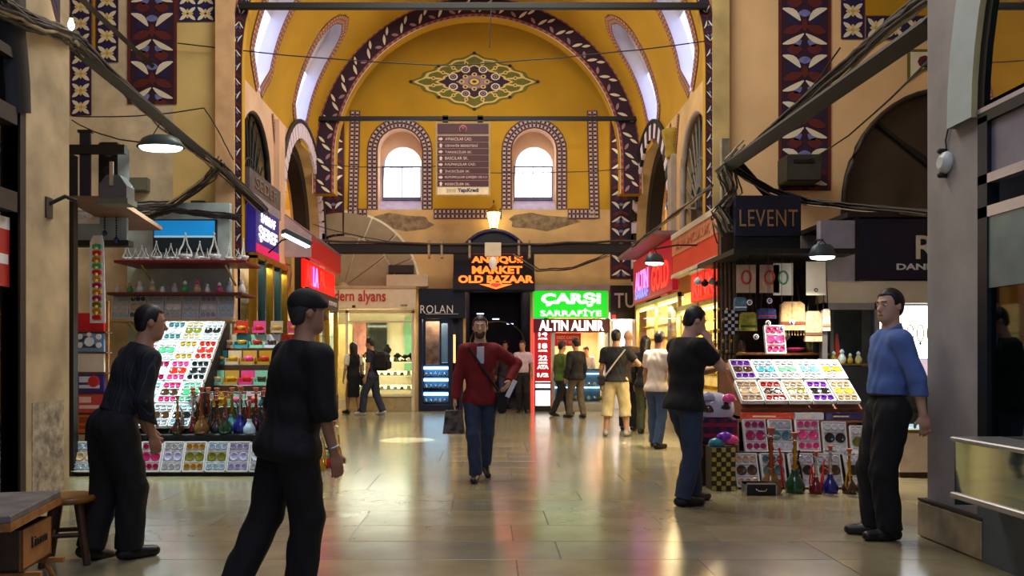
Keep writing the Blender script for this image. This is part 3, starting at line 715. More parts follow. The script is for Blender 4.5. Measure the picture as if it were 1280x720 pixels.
rb('door_leaf', -1.06, -.62, 1.2, 1.26, 0, 2.2, M('pale_door', (214, 180, 116), .5)); 
for k in range(3):
    rb('ceiling_spot', -.4+.5*k, -.3+.5*k, .5, .6, 2.7, 2.73, m_tubeW)
st = sign_board('shop_sign', 'cream sign with red letters reading modern alyans', -4.02, -1.72, 19.72, 2.54, 3.06, m_cream)
text('sign_lettering', 'modern', .34, M('red_letter', (190, 44, 36), .4), st, (-.79, -.012, .315), width=.84, height=.27, bold=.004); text('sign_lettering', 'alyans', .34, MATS['red_letter'], st, (.07, -.012, .27), width=.68, height=.36, bold=.004)
text('sign_small_print', 'NO:86', .06, m_dark, st, (.86, -.012, .08)); bx('sign_mark', -.42, -.34, -.012, 0, .02, .08, m_dark, st); bx('sign_edge', -1.15, 1.15, -.03, .0, .5, .56, M('beige_edge', (190, 172, 136), .6), st)
# panelled fan tympanum above the ring shop
ty = thing('fan_tympanum', 'panelled grey-brown fan tympanum above the wedding ring shop', 'tympanum', (-3.55, 19.93, 3.08))
m_fan = M('taupe_panel', (160, 142, 114), .6, var=.06)
bb = MB(); bb.face([(1.92*math.cos(a), .06, 1.92*math.sin(a)) for a in np.linspace(0, PI, 40)], M('pale_fan_joint', (246, 236, 208), .6)); bb.build('backing', ty)
def sector(r0, r1, a0, a1):
    n = 6; pts = [(r1*math.cos(a0+(a1-a0)*k/n), r1*math.sin(a0+(a1-a0)*k/n)) for k in range(n+1)]+[(r0*math.cos(a1-(a1-a0)*k/n), r0*math.sin(a1-(a1-a0)*k/n)) for k in range(n+1)]
    b = MB(); b.prism(pts, lambda p: (p[0], .05, p[1]), lambda p: (p[0], 0.0, p[1]), m_fan); b.build('fan_panel', ty)
for k in range(5): sector(.14, 1.28, PI*k/5+.02, PI*(k+1)/5-.02)
for k in range(8): sector(1.34, 1.86, PI*k/8+.014, PI*(k+1)/8-.014)
# --- narrow dark shop
shop_box('wall_interior_dark_shop', 'dark interior of the narrow jeweller', -1.64, -.58, 20.26, 21.2, 2.35, M('deep_navy_interior', (34, 34, 52), .4))
area('dark_shop_light', (-1.25, 20.12, 2.28), (0, 0, 0), .6, .2, 14, (1, .9, .8))
rs2 = thing('jewellery_shopfront', 'narrow navy shopfront with blue-lit shelves beside the entrance', 'shopfront', (-1.12, 19.86, 0))
for x, w_ in ((-.54, .09), (.2, .1), (.46, .1)): rb('frame_post', x, x+w_, -.02, .1, 0, 2.3, m_navy, rs2)
rb('stall_riser', -.48, .22, .0, .1, 0, .16, m_navy, rs2); rb('pane', -.46, .2, .04, .05, .16, 2.3, m_glass, rs2, 0)
rb('brown_panel', -.4, -.05, .42, .46, 1.15, 2.25, M('brown_display_panel', (150, 104, 76), .4, var=.4, scale=6), rs2); rb('white_panel', .0, .16, .4, .44, 1.2, 2.2, M('pale_mirror', (190, 196, 206), .1, .8), rs2); rb('side_lamp', .32, .37, .0, .04, 1.2, 1.9, M('amber_lamp', (255, 190, 110), .4, emit=2.5, var=0), rs2)
for i, z in enumerate((.2, .56, .86)):
    dc = thing('jewellery_display_shelf', 'blue-lit shelf in the narrow navy shopfront, %s' % ['lowest of three', 'middle of three', 'topmost of three'][i], 'shelf', (-1.25, 20.1, z))
    bx('glass_shelf', -.32, .3, -.14, .26, 0, .012, m_glass, dc); bx('light_strip', -.32, .3, .16, .26, .17, .24, m_coolL, dc); bx('back_panel', -.32, .3, .27, .29, 0, .27, M('blue_velvet', (60, 110, 160), .7), dc)
    for k in range(5):
        b = MB(); b.lathe([(.045, .012), (.05, .03), (.03, .08), (.012, .1)], m_chrome, 8, c=(-.25+.12*k, 0, 0)); b.build('jewel_stand', dc)
st = sign_board('shop_sign', 'black sign reading ROLAN with thin white letters', -1.65, -.5, 19.7, 2.3, 3.03, M('black_sign', (14, 14, 18), .3), .2)
text('sign_lettering', 'ROLAN', .26, m_white, st, (-.13, -.012, .22), width=.8, height=.2, space=1.1); bx('underline', -.4, .4, -.008, 0, .1, .11, m_white, st)
# --- entrance of the old bazaar
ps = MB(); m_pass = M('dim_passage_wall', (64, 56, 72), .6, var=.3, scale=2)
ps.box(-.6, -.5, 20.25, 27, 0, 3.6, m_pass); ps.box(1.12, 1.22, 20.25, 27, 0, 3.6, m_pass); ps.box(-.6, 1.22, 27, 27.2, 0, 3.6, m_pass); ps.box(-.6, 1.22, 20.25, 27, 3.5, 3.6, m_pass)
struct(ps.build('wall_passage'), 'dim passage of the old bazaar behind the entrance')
area('passage_lights', (.3, 23.5, 3.4), (0, 0, 0), .8, 4, 9, (.95, .75, .7))
ia = thing('passage_arch', 'thin pale arch spanning the dim old bazaar passage', 'arch', (.31, 21.4, 0)); b = MB(); b.tube([(.72*math.cos(a), 0, 1.75+.55*math.sin(a)) for a in np.linspace(0, PI, 21)], .02, m_cable_w, 6); b.build('arch_rail', ia)
for x in (-.72, .72): b = MB(); b.tube([(x, 0, 0), (x, 0, 1.76)], .02, m_cable_w, 6); b.build('arch_post', ia)
for k in range(3):
    pl_ = tag(bx('ceiling_lamp', -.25+.45*k, -.05+.45*k, 22.5+k, 22.6+k, 2.55-.1*k, 2.58-.1*k, M('dim_passage_lamp', (200, 215, 255), .4, emit=2.5, var=0)), 'small white light deep in the bazaar passage, %s' % ['left', 'middle', 'right'][k], 'lamp', 'passage lights')
ca = thing('entrance_canopy', 'dark arched canopy above the neon bazaar sign', 'canopy', (.2, 19.55, 2.95))
b = MB(); out = [(1.0*math.cos(a), .3+1.2*math.sin(a)) for a in np.linspace(0, PI, 25)]+[(-1.0, 0), (1.0, 0)]
b.prism(out, lambda p: (p[0], .35, p[1]), lambda p: (p[0], 0, p[1]), M('black_canopy', (20, 18, 26), .4)); b.build('fascia', ca)
b = MB(); b.tube([(.98*math.cos(a), -.03, .3+1.18*math.sin(a)) for a in np.linspace(.3, PI-.3, 21)], .05, M('indigo_trim', (40, 34, 90), .3), 6); b.build('trim_moulding', ca)
ns = thing('neon_sign', 'orange neon sign reading ANTIQUE MARKET OLD BAZAAR with a red arrow', 'sign', (.2, 19.4, 2.98))
bx('board', -.98, .98, .0, .1, 0, .98, M('black_neon_board', (16, 10, 14), .4), ns)
m_neon = M('orange_neon', (255, 110, 40), .4, emit=3.2, var=0, emit_rgb=(255, 96, 30)); m_neon_r = M('red_neon', (255, 30, 26), .4, emit=2.6, var=0, emit_rgb=(255, 40, 30))
for tx, w_, z in (('ANTIQUE', 1.24, .71), ('MARKET', 1.22, .475), ('OLD BAZAAR', 1.82, .25)): text('neon_lettering', tx, .24, m_neon, ns, (.05 if w_ > 1.5 else .08, -.02, z), width=w_, height=.185, bold=.010)
b = MB(); b.prism([(-.4, .13), (-.14, .13), (-.14, .17), (.14, .17), (.14, .13), (.4, .13), (0, .01)], lambda p: (p[0]+.05, 0, p[1]), lambda p: (p[0]+.05, -.02, p[1]), m_neon); b.build('arrow', ns)
b = MB(); b.prism([(-.14, .11), (-.1, .15), (.1, .15), (.14, .11), (0, .05)], lambda p: (p[0]+.05, -.02, p[1]), lambda p: (p[0]+.05, -.03, p[1]), m_neon_r); b.build('arrow_core', ns)
fl = thing('floodlight', 'cream boxed floodlight with a bulb hanging in front of the neon sign', 'lamp', (.17, 18.55, 3.58))
bx('housing', -.19, .19, 0, .16, .1, .42, m_cream, fl, .01); b = MB(); b.lathe([(.03, .0), (.09, -.06), (.1, -.16), (.06, -.26), (.02, -.3)], M('frosted_bulb', (226, 214, 200), .3, emit=.25, var=0), 10, c=(0, .06, .1)); b.build('bulb', fl)
# wall lantern
ln = thing('lantern', 'lit brass lantern on the wall above the bazaar entrance', 'lantern', (.2, 19.7, 4.42))
b = MB(); b.lathe([(.02, 0), (.05, .05), (.09, .1)], m_gold, 6); b.build('base', ln)
b = MB(); b.lathe([(.1, .1), (.17, .48)], M('lantern_glass_lit', (255, 226, 140), .3, emit=5.5, var=0), 6); b.build('glass', ln)
b = MB(); b.lathe([(.18, .48), (.14, .56), (.04, .64), (.02, .72)], m_gold, 6); b.build('cap', ln)
b = MB(); b.tube([(0, 0, .7), (0, .15, .8), (0, .3, .75)], .02, m_black, 6); b.build('bracket', ln)
for k in range(6):
    a = PI/3*k; b = MB(); b.tube([(.1*math.cos(a), .1*math.sin(a), .1), (.17*math.cos(a), .17*math.sin(a), .48)], .01, m_gold, 4); b.build('glazing_bar', ln)
# --- gold dealer with the green sign
shop_box('wall_interior_gold_shop', 'warm peach interior of the gold dealer', 1.62, 3.03, 20.26, 21.8, 2.5, M('peach_interior', (246, 214, 176), .6, var=.04))
area('gold_shop_ceiling_lights', (2.3, 20.9, 2.38), (math.radians(-30), 0, 0), 1.2, .8, 85, (1, .84, .62))
gs = thing('jewellery_shopfront', 'gold dealer shopfront with steel posts and red lit edge', 'shopfront', (2.1, 19.86, 0))
for x, w_, mt in ((-.95, .05, M('red_lit_edge', (255, 60, 46), .4, emit=1.6, var=0)), (-.46, .08, m_alum), (.86, .14, m_alum)): rb('frame_post', x, x+w_, -.02, .12, 0, 2.3, mt, gs)
rb('frame_head', -.95, 1.0, 0, .12, 2.02, 2.1, m_alum, gs); rb('stall_riser', -.38, .86, 0, .1, 0, .2, m_alum, gs)
rb('red_poster', -.36, .3, .3, .32, 1.62, 1.95, M('red_notice', (206, 22, 30), .5, var=.05), gs); text('poster_lettering', 'KREDİ KARTINA\nTAKSİT YAPILIR', .1, M('pink_white_print', (250, 200, 196), .5), gs, (-.03, .29, 1.79), width=.56, height=.22, ext=.002)
sb = sign_board('price_board', 'red and white vertical price board beside the gold dealer', 1.21, 1.62, 19.78, .12, 2.06, M('price_red', (190, 14, 30), .4, emit=.2, var=0), .06)
m_lit_w = M('lit_white_print', (255, 250, 250), .4, emit=1.3, var=0)
for k, (tx, z) in enumerate((('14', 1.8), ('18', 1.5), ('22', 1.2))):
    text('price_number', tx, .2, m_lit_w, sb, (0, -.01, z), width=.22, height=.13, bold=.008); text('price_caption', 'AYAR', .08, m_lit_w, sb, (0, -.01, z-.12), width=.24, height=.05, bold=.004)
for k in range(2): text('price_number', ['ATA', '1/2'][k], .2, m_lit_w, sb, (0, -.01, .98-.2*k), width=.28, height=.1, bold=.012)
bx('white_panel', -.18, .18, -.006, 0, .02, .62, m_lit_w, sb); bx('navy_strip', -.2, .2, -.012, 0, .4, .46, m_navy, sb); bx('navy_strip', -.2, .2, -.012, 0, .56, .6, m_navy, sb); bx('foot', -.2, .2, -.02, .06, -.12, .02, m_black, sb)
cs = sign_board('shop_sign', 'lit green sign reading ÇARŞI SARRAFİYE', 1.16, 3.02, 19.62, 2.31, 2.97, M('lit_green', (10, 190, 40), .4, emit=1.15, var=0, emit_rgb=(8, 190, 30)), .2)
text('sign_lettering', 'ÇARŞI', .34, m_lit_w, cs, (0, -.012, .44), width=1.46, height=.34, bold=.016); text('sign_lettering', 'SARRAFİYE', .2, m_lit_w, cs, (0, -.012, .13), width=1.5, height=.19, bold=.004)
bx('canopy_strip', -.95, .95, -.06, .22, .66, .8, M('grey_pink_canopy', (150, 130, 136), .5), cs)
for x in (-.93, .9): bx('frame', x, x+.03, -.015, .01, 0, .66, m_cream, cs)
c2 = sign_board('shop_sign', 'maroon sign reading ALTIN ALINIR in big white lit letters', 1.18, 3.04, 19.66, 1.95, 2.28, M('maroon_sign', (96, 8, 40), .4), .14)
text('sign_lettering', 'ALTIN ALINIR', .3, m_lit_w, c2, (0, -.012, .17), width=1.6, height=.26, bold=.012)
for k, (x0, x1) in enumerate(((1.76, 2.36), (2.38, 2.94))):
    gc = thing('glass_counter', '%s glass counter with lit shelves in the gold dealer' % ['left', 'right'][k], 'counter', ((x0+x1)/2, 20.2, 0)); w2 = (x1-x0)/2
    bx('plinth', -w2, w2, -.15, .35, 0, .22, m_alum, gc)
    for z in (.25, .6): bx('glass_shelf', -w2, w2, -.14, .34, z, z+.012, m_glass, gc); bx('light_strip', -w2, w2, .28, .33, z+.3, z+.33, m_coolL, gc)
    bx('front_pane', -w2, w2, -.155, -.15, .22, 1.05, m_glass, gc); bx('top', -w2, w2, -.16, .36, 1.02, 1.05, m_glass_t, gc); bx('back_panel', -w2, w2, .345, .36, .22, 1.02, M('steel_blue_backing', (90, 126, 150), .6), gc)
    for j in range(8):
        b = MB(); b.lathe([(.03, 0), (.045, .02), (.045, .06), (.02, .1)], random.choice([m_gold, m_chrome, m_white]), 8, c=(-w2+.08+.15*(j % 4), .05, .262+.35*(j//4))); b.build('jewel_stand', gc)
tb = tag(bx('wooden_box', 1.75, 2.05, 20.3, 20.6, 1.06, 1.32, M('orange_wood', (206, 130, 60), .5), None, .01), 'orange wooden box on the gold dealer counter', 'box')
# --- corner shop with the black TU sign
shop_box('wall_interior_corner_shop', 'white interior of the corner shop', 3.1, 4.0, 20.3, 21.0, 2.3, m_white_pl)
area('corner_shop_light', (3.5, 20.6, 2.2), (math.radians(-30), 0, 0), .6, .4, 35, (1, .95, .9))
st = sign_board('shop_sign', 'black corner sign with red-edged silver letters TU', 3.06, 3.98, 19.6, 2.27, 3.1, M('black_sign2', (12, 12, 16), .3), .25)
text('sign_letter', 'T', .5, M('silver_letter', (190, 190, 196), .3, .6), st, (-.25, -.012, .46), width=.23, height=.36, bold=.004); text('sign_letter', 'U', .5, MATS['silver_letter'], st, (.02, -.012, .46), width=.24, height=.36, bold=.004); bx('red_lamp', -.42, -.34, -.03, 0, .02, .1, m_neon_r, st)
tag(bx('light_box', 3.12, 3.72, 20.0, 20.05, 1.55, 2.22, M('white_lit_panel', (250, 250, 255), .4, emit=1.5, var=0)), 'white lit panel under the black TU sign', 'panel')
tag(bx('door_casing', 3.06, 3.14, 19.7, 19.95, 0, 2.25, m_alum), 'grey steel door casing beside the gold dealer', 'door casing')

# ================================================================ HANGING DIRECTORY SIGN
ds = thing('directory_sign', 'maroon hanging directory sign listing bazaar streets with arrows', 'sign', (-.53, 18.78, 5.14))
bx('board', -.64, .64, 0, .04, .0, 1.72, M('grey_board_frame', (160, 140, 104), .5), ds); m_mar = M('maroon_panel', (66, 14, 34), .5, var=.05)
bx('header_panel', -.6, .6, -.008, 0, 1.44, 1.68, m_mar, ds); b = MB(); b.lathe([(.09, 0), (.09, .01)], M('pink_emblem', (190, 110, 120), .5), 16, T=Matrix.Rotation(PI/2, 4, 'X')); b.build('emblem', ds, (0, -.008, 1.56)); b = MB(); b.lathe([(.075, 0), (.075, .012)], m_mar, 16, T=Matrix.Rotation(PI/2, 4, 'X')); b.build('emblem_field', ds, (0, -.008, 1.545))
b = MB(); b.prism([(-.05, .05), (.0, .02), (.05, .05), (0, -.03)], lambda p: (p[0], -.022, 1.57+p[1]), lambda p: (p[0], -.028, 1.57+p[1]), M('red_emblem', (200, 60, 70), .5)); b.build('emblem_star', ds)
m_prn = M('pinkish_print', (216, 186, 180), .5, var=0)
for k, tx in enumerate(('AYNACILAR CAD.', 'CEVAHİR BEDESTENİ', 'TAKKECİLER SK.', 'BASCILAR SK.', 'KALPAKÇILAR CAD.', 'İNCECİLER SK.', 'KUYUMCULAR ÇARŞISI 100-111', 'KESECİLER SK.')):
    z = 1.32-k*.15; bx('row_panel', -.6, .6, -.008, 0, z-.06, z+.07, m_mar, ds)
    text('row_lettering', tx, .09, m_prn, ds, (-.42, -.01, z), width=min(.98, .045*len(tx)), height=.07, align='LEFT', ext=.002)
    b = MB(); a = [(-.05, -.025), (.0, -.025), (.0, -.045), (.05, 0), (.0, .045), (.0, .025), (-.05, .025)]; b.prism([(p if k % 2 == 0 else (p[1], p[0])) for p in a], lambda p, z=z: (-.52+p[0], -.009, z+p[1]), lambda p, z=z: (-.52+p[0], -.013, z+p[1]), m_prn); b.build('row_arrow', ds)
bx('footer_panel', -.6, .6, -.008, 0, .02, .19, M('pale_footer', (206, 190, 160), .5), ds); text('footer_lettering', 'YapıKredi', .13, M('navy_print', (30, 26, 80), .5), ds, (.12, -.012, .105), width=.5, height=.12, bold=.004); text('footer_script', '2010', .11, M('grey_print', (150, 140, 130), .5), ds, (-.28, -.012, .105), width=.22, height=.08)
for x in (-.48, .34): bx('hanger', x, x+.13, .0, .06, 1.7, 1.88, m_black, ds)

# ================================================================ TIE RODS, BEAM
t = MB(); t.box(-3.9, 3.5, 12.62, 12.7, 6.84, 6.94, m_black, .01); tag(t.build('tie_rod'), 'long black iron tie rod across the corridor entrance, topmost', 'tie rod')
t = MB(); t.box(-4.02, 3.62, 18.78, 18.86, 6.9, 7.0, m_black, .01); tag(t.build('tie_rod'), 'black iron tie rod across the far end above the directory sign', 'tie rod')
bm = thing('beam', 'dark beam with cable clips across the far end below the windows', 'beam', (-.2, 18.7, 3.77)); bx('beam_body', -3.8, 3.82, 0, .2, 0, .23, m_beam, bm, .015)
for k, x in enumerate((-1.15, -.85, .95, 1.2, -.2)): bx('cable_clip', x, x+.05, -.03, .22, -.1, .3, m_cable_w, bm)
b = MB(); b.tube(sag((-3.7, -.02, .3), (3.7, -.02, .28), .08, 14, .02), .03, m_cable, 6); b.build('cable_run', bm)
tag(bx('name_plate', -2.4, -1.78, 19.78, 19.9, 3.42, 3.62, m_dark), 'small dark name plate between the fan tympanum and the neon sign', 'plate')
tag(bx('air_duct', -2.45, -1.42, 19.75, 19.98, 3.08, 3.38, m_cream, None, .02), 'cream box duct beneath the small dark name plate', 'duct')

# ================================================================ LEFT CORRIDOR SHOPS
def yboard(name, label, X, y0, y1, z0, z1, mat, th=.1, face=1):
    """a board on a plane of constant X; face = +1 looks towards +X"""
    t = thing(name, label, 'sign', (X, (y0+y1)/2, z0)); hw = (y1-y0)/2
    bx('board', min(0, -face*th), max(0, -face*th), -hw, hw, 0, z1-z0, mat, t, .006)
    return t, hw, z1-z0
rotL, rotR = (PI/2, 0, PI/2), (PI/2, 0, -PI/2)      # lettering that reads on left / right walls
t, hw, hh = yboard('shop_sign', 'blue sign with a magenta strip reading SARRAF ŞEREF', -3.72, 12.95, 14.4, 3.05, 3.82, M('royal_blue_lit', (34, 26, 120), .4, emit=.5, var=0), .15)
bx('magenta_strip', 0, .012, -hw, hw, 0, .14, M('magenta_lit', (200, 20, 90), .4, emit=.6, var=0), t)
text('sign_lettering', 'SARRAF', .3, m_lit_w, t, (.01, 0, .6), rotL, width=.9, height=.16, bold=.008); text('sign_lettering', 'ŞEREF', .4, m_lit_w, t, (.01, 0, .33), rotL, width=1.15, height=.28, bold=.014)
t, hw, hh = yboard('shop_sign', 'grey weathered sign board above the blue SARRAF sign', -3.82, 12.95, 14.9, 3.88, 4.42, M('weathered_board', (92, 80, 80), .6, var=.2), .1)
text('sign_lettering', 'SEDEF', .3, M('brown_letter', (128, 100, 76), .5), t, (.01, 0, .36), rotL, width=1.3, height=.2); bx('lower_strip', 0, .01, -hw, hw, 0, .16, M('pale_strip', (150, 140, 150), .5), t)
lsf = thing('shopfront', 'gold-framed shopfront under the blue SARRAF sign', 'shopfront', (-3.75, 14.0, 0))
for k in range(5): b = MB(); b.box(-.1, .03, -1.0+.5*k, -.93+.5*k, 0, 3.0, m_gold if k % 2 == 0 else M('teal_frame', (40, 70, 80), .4)); b.build('frame_post', lsf)
bx('frame_head', -.1, .03, -1.0, 1.1, 2.95, 3.05, m_gold, lsf); bx('stall_riser', -.1, .02, -1.0, 1.1, 0, .5, m_wood_d, lsf); bx('pane', -.04, -.03, -1.0, 1.1, .5, 2.95, m_glass, lsf); bx('back_panel', -.4, -.36, -1.0, 1.1, .3, 2.95, M('dim_gold_panel', (130, 104, 60), .5, var=.4, scale=5), lsf)
for k in range(4):
    bx('shelf', -.35, -.06, -1.0, 1.1, .7+.5*k, .72+.5*k, m_glass, lsf)
    for j in range(6): b = MB(); b.lathe([(.04, 0), (.08, .08), (.03, .2), (.05, .24)], random.choice([m_gold, m_white, m_redbr, m_chrome]), 8, c=(-.2, -.85+.35*j, .72+.5*k)); b.build('displayed_vase', lsf)
area('sarraf_shop_light', (-3.9, 14.0, 2.9), (0, 0, 0), .15, 1.8, 14, (1, .86, .6))
ks = thing('awning_shop', 'shop with a sloping red awning on the left side of the corridor', 'shop', (-3.5, 17.0, 0))
m_redlit = M('red_lit_fascia', (190, 26, 30), .45, emit=.06, var=0)
bx('fascia', -.02, .08, -1.3, 1.9, 3.3, 3.72, m_redlit, ks, .01)
b = MB(); b.prism([(.08, 3.7), (-.5, 4.15), (-.5, 4.2), (.1, 3.75)], lambda p: (p[0], -1.3, p[1]), lambda p: (p[0], 1.9, p[1]), M('awning_mauve', (140, 110, 120), .6)); b.build('awning', ks)
b = MB(); b.prism([(.08, 3.72), (-.5, 4.18), (-.5, 3.3), (.08, 3.3)], lambda p: (p[0], -1.34, p[1]), lambda p: (p[0], -1.3, p[1]), M('awning_cheek', (196, 170, 176), .6)); b.build('awning_cheek', ks)
bx('neon_board', -.12, -.06, -1.28, 1.88, 2.72, 3.28, M('red_glow_board', (220, 16, 14), .4, emit=1.3, var=0, emit_rgb=(255, 20, 12)), ks)
for k, (yy, tx, mt) in enumerate(((-.95, 'AL', m_neon_r), (-.3, 'LA', M('violet_neon', (150, 110, 255), .4, emit=3, var=0)), (.4, 'PA', m_neon_r))): text('neon_lettering', tx, .4, mt, ks, (-.04, yy, 3.0), rotL, width=.5, height=.4, bold=.01)
bx('navy_board', -.05, .02, -1.3, 1.9, 2.4, 2.72, M('aubergine_board', (44, 20, 50), .4), ks); text('board_lettering', 'KUYUMCU', .2, m_white, ks, (.03, 1.2, 2.55), rotL, width=.9, height=.1)
for k in range(4): bx('frame_post', -.08, .02, -1.3+1.04*k, -1.22+1.04*k, 0, 2.4, m_gold, ks)
bx('pane', -.04, -.03, -1.3, 1.9, .45, 2.4, m_glass, ks); bx('stall_riser', -.1, .02, -1.3, 1.9, 0, .45, m_wood_d, ks); bx('lit_back_panel', -.5, -.46, -1.3, 1.9, .4, 2.4, M('gold_lit_panel', (250, 214, 140), .5, emit=.5, var=.2, scale=6), ks)
for k in range(3): bx('shelf', -.45, -.06, -1.3, 1.9, .8+.5*k, .82+.5*k, m_glass, ks)
hl = thing('hanging_lamp', 'glass lamp hanging inside the left striped arch', 'lamp', (-5.0, 18.6, 5.0)); b = MB(); b.tube([(0, 0, .35), (0, 0, 1.3)], .012, m_cable, 5); b.build('chain', hl); b = MB(); b.lathe([(.02, 0), (.12, .08), (.08, .16), (.13, .26), (.05, .36)], M('blue_white_glass', (200, 214, 240), .2, emit=.3, var=.2), 10); b.build('glass_body', hl)

# ================================================================ RIGHT CORRIDOR SHOPS
t, hw, hh = yboard('shop_sign', 'large orange-red sign board with cream frame at the right corner', 3.25, 11.2, 13.9, 2.76, 3.42, M('orange_lit_board', (214, 66, 34), .5, emit=.12, var=.1, scale=1.5), .12, -1)
bx('frame_strip', -.03, .1, -hw, hw, hh-.06, hh+.03, m_cream, t); bx('frame_strip', -.03, .1, -hw, hw, -.06, .0, m_cream, t); bx('end_cap', 0, .12, -hw-.16, -hw, 0, hh, m_black, t); bx('upper_panel', -.012, 0, -hw, hw, .32, .6, M('peach_board', (226, 150, 110), .5), t)
text('sign_lettering', 'KUYUMCULUK', .2, M('faint_red_letter', (206, 120, 84), .5), t, (-.02, 0, .45), rotR, width=2.0, height=.14)
t, hw, hh = yboard('neon_sign', 'red neon sign reading RINK above the yellow-lit jeweller', 3.26, 11.0, 12.7, 2.2, 2.64, M('red_neon_board', (150, 14, 10), .4, emit=.7, var=0, emit_rgb=(255, 40, 16)), .08, -1)
text('neon_lettering', 'RINK', .4, m_neon_r, t, (-.012, .1, .22), rotR, width=1.2, height=.32, bold=.01); bx('frame_strip', -.03, .08, -hw, hw, hh, hh+.05, m_cream, t)
def gold_shop(label, X, y0, y1, ztop, nposts, pw):
    k_ = thing('jewellery_shopfront', label, 'shopfront', (X, (y0+y1)/2, 0)); hw = (y1-y0)/2
    for k in range(nposts): yy = -hw+(2*hw-.08)*k/(nposts-1); bx('frame_post', 0, .06, yy, yy+.06, 0, ztop, M('pale_gold_frame', (216, 180, 104), .35, .4), k_, .004)
    bx('frame_head', 0, .1, -hw, hw, ztop-.08, ztop, MATS['pale_gold_frame'], k_); bx('stall_riser', -.02, .1, -hw, hw, 0, .42, M('cream_stone', (206, 184, 140), .4), k_); bx('sill', -.06, .12, -hw, hw, .42, .47, MATS['pale_gold_frame'], k_)
    bx('pane', .04, .05, -hw, hw, .47, ztop-.08, m_glass_lo, k_); bx('back_panel', .24, .28, -hw, hw, .4, ztop, M('glowing_gold_backdrop', (246, 206, 116), .4, emit=.7, var=.3, scale=7), k_)  # backdrop is no lamp; its glow adds to the window lighting
    bx('light_strip', .06, .11, -hw+.05, hw-.05, ztop-.14, ztop-.1, m_warmL, k_)
    nrow = 6
    for r_ in range(nrow):
        z = .6+(ztop-.9)*r_/nrow; bx('shelf', .08, .24, -hw+.04, hw-.04, z, z+.012, m_glass_lo, k_)
        b = MB(); nb = int(2*hw/.09)
        for j in range(nb):
            yy = -hw+.09+.09*j; b.tube([(.15, yy+.03*math.cos(a), z+.05+.03*math.sin(a)) for a in np.linspace(0, 2*PI, 7)], .009, m_gold, 4)
        o = b.build('bangle_row', k_); o['kind'] = 'stuff'
    area('gold_window_light', (X+.13, (y0+y1)/2, ztop-.18), (0, math.radians(42), 0), .1, (y1-y0)*.8, pw, (1, .82, .46))
    return k_
gold_shop('yellow-lit jeweller window under the red RINK sign', 3.3, 11.0, 13.9, 2.2, 3, 75)
kd = MB(); kd.box(3.85, 3.9, 10.9, 14.0, 0, 3.4, m_wood_d); kd.box(3.3, 3.9, 10.95, 11.0, 0, 3.4, m_dark); kd.box(3.3, 3.9, 10.95, 14.0, 3.4, 3.45, m_dark); struct(kd.build('wall_kiosk'), 'dark timber shell of the corner jeweller kiosk')
gold_shop('second yellow-lit jeweller window further along the right side', 3.42, 14.2, 18.2, 2.5, 3, 95)
t, hw, hh = yboard('neon_sign', 'pink and red neon sign panel on the right side of the corridor', 3.36, 14.4, 18.2, 2.55, 3.5, M('dark_red_panel', (90, 10, 30), .4, emit=.3, var=0, emit_rgb=(255, 30, 60)), .1, -1)
bx('awning', -.35, .3, -hw, hw, hh+.05, hh+.12, M('dusty_mauve', (150, 116, 120), .6), t); text('neon_lettering', 'ALTIN', .5, M('pink_neon', (255, 110, 200), .4, emit=2.6, var=0), t, (-.012, .9, .45), rotR, width=1.4, height=.4, bold=.012); text('neon_lettering', 'GOLD', .5, m_neon_r, t, (-.012, -.9, .35), rotR, width=1.5, height=.5, bold=.012); text('neon_lettering', 'SARRAF', .3, M('blue_violet_neon', (110, 110, 255), .4, emit=2.2, var=0), t, (-.012, .9, .16), rotR, width=1.4, height=.2, bold=.008); text('neon_lettering', '★', .3, m_neon_r, t, (-.012, .0, .8), rotR, width=.4, height=.3)

# ================================================================ CAMERA-SIDE DETAILS: dome camera, bracket lamps
sc_ = thing('security_camera', 'white round security camera on the grey right pier', 'camera', (3.27, 5.66, 2.71)); b = MB(); b.lathe([(.07, 0), (.08, .015), (.07, .04), (.04, .06)], M('white_plastic', (206, 212, 206), .4), 16, T=Matrix.Rotation(-PI/2, 4, 'Y')); b.build('dome', sc_)
for dz in (-.085, .085): b = MB(); b.lathe([(.02, 0), (.02, .05), (.012, .06)], m_black, 8, c=(0, 0, 0), T=Matrix.Rotation(-PI/2, 4, 'Y')); b.build('mount_screw', sc_, (0, .02, dz))
b = MB(); b.tube([(-.01, 0, .1), (-.01, .01, .16), (-.01, -.03, .25)], .006, m_cable, 5); b.build('lead', sc_)
def pendant(label, loc, r, rz, col, power, cord):
    t = thing('pendant_lamp', label, 'lamp', loc, rz)
    b = MB(); b.lathe([(r*.55, .13), (r*.75, .1), (r, .0), (r*.97, -.01), (r*.7, .08)], M('grey_enamel', (70, 84, 86), .4, .3), 16, sy=.62); b.build('reflector', t)
    b = MB(); b.lathe([(r*.9, .0), (r*.8, -.03), (r*.3, -.045)], M('lamp_face_'+label[:6], col, .4, emit=6, var=0), 16, sy=.6); b.build('lit_face', t)
    b = MB()
    for x in (-r*.4, r*.4): b.tube([(x, 0, .11), (0, 0, cord)], .006, m_cable_b, 5)
    b.build('suspension', t)
    d = bpy.data.lights.new('pendant_light', 'AREA'); d.shape = 'ELLIPSE'; d.size = r*1.6; d.size_y = r; d.energy = power; d.color = lin(col)[:3]; d.spread = 1.7
    o = bpy.data.objects.new('pendant_light', d); COL.objects.link(o); o.parent = t; o.location = (0, 0, -.06)
    return t
pendant('cool white pendant reflector lamp over the left stall', P(201, 184, 9.6), .29, 0, (225, 255, 250), 62, .3)
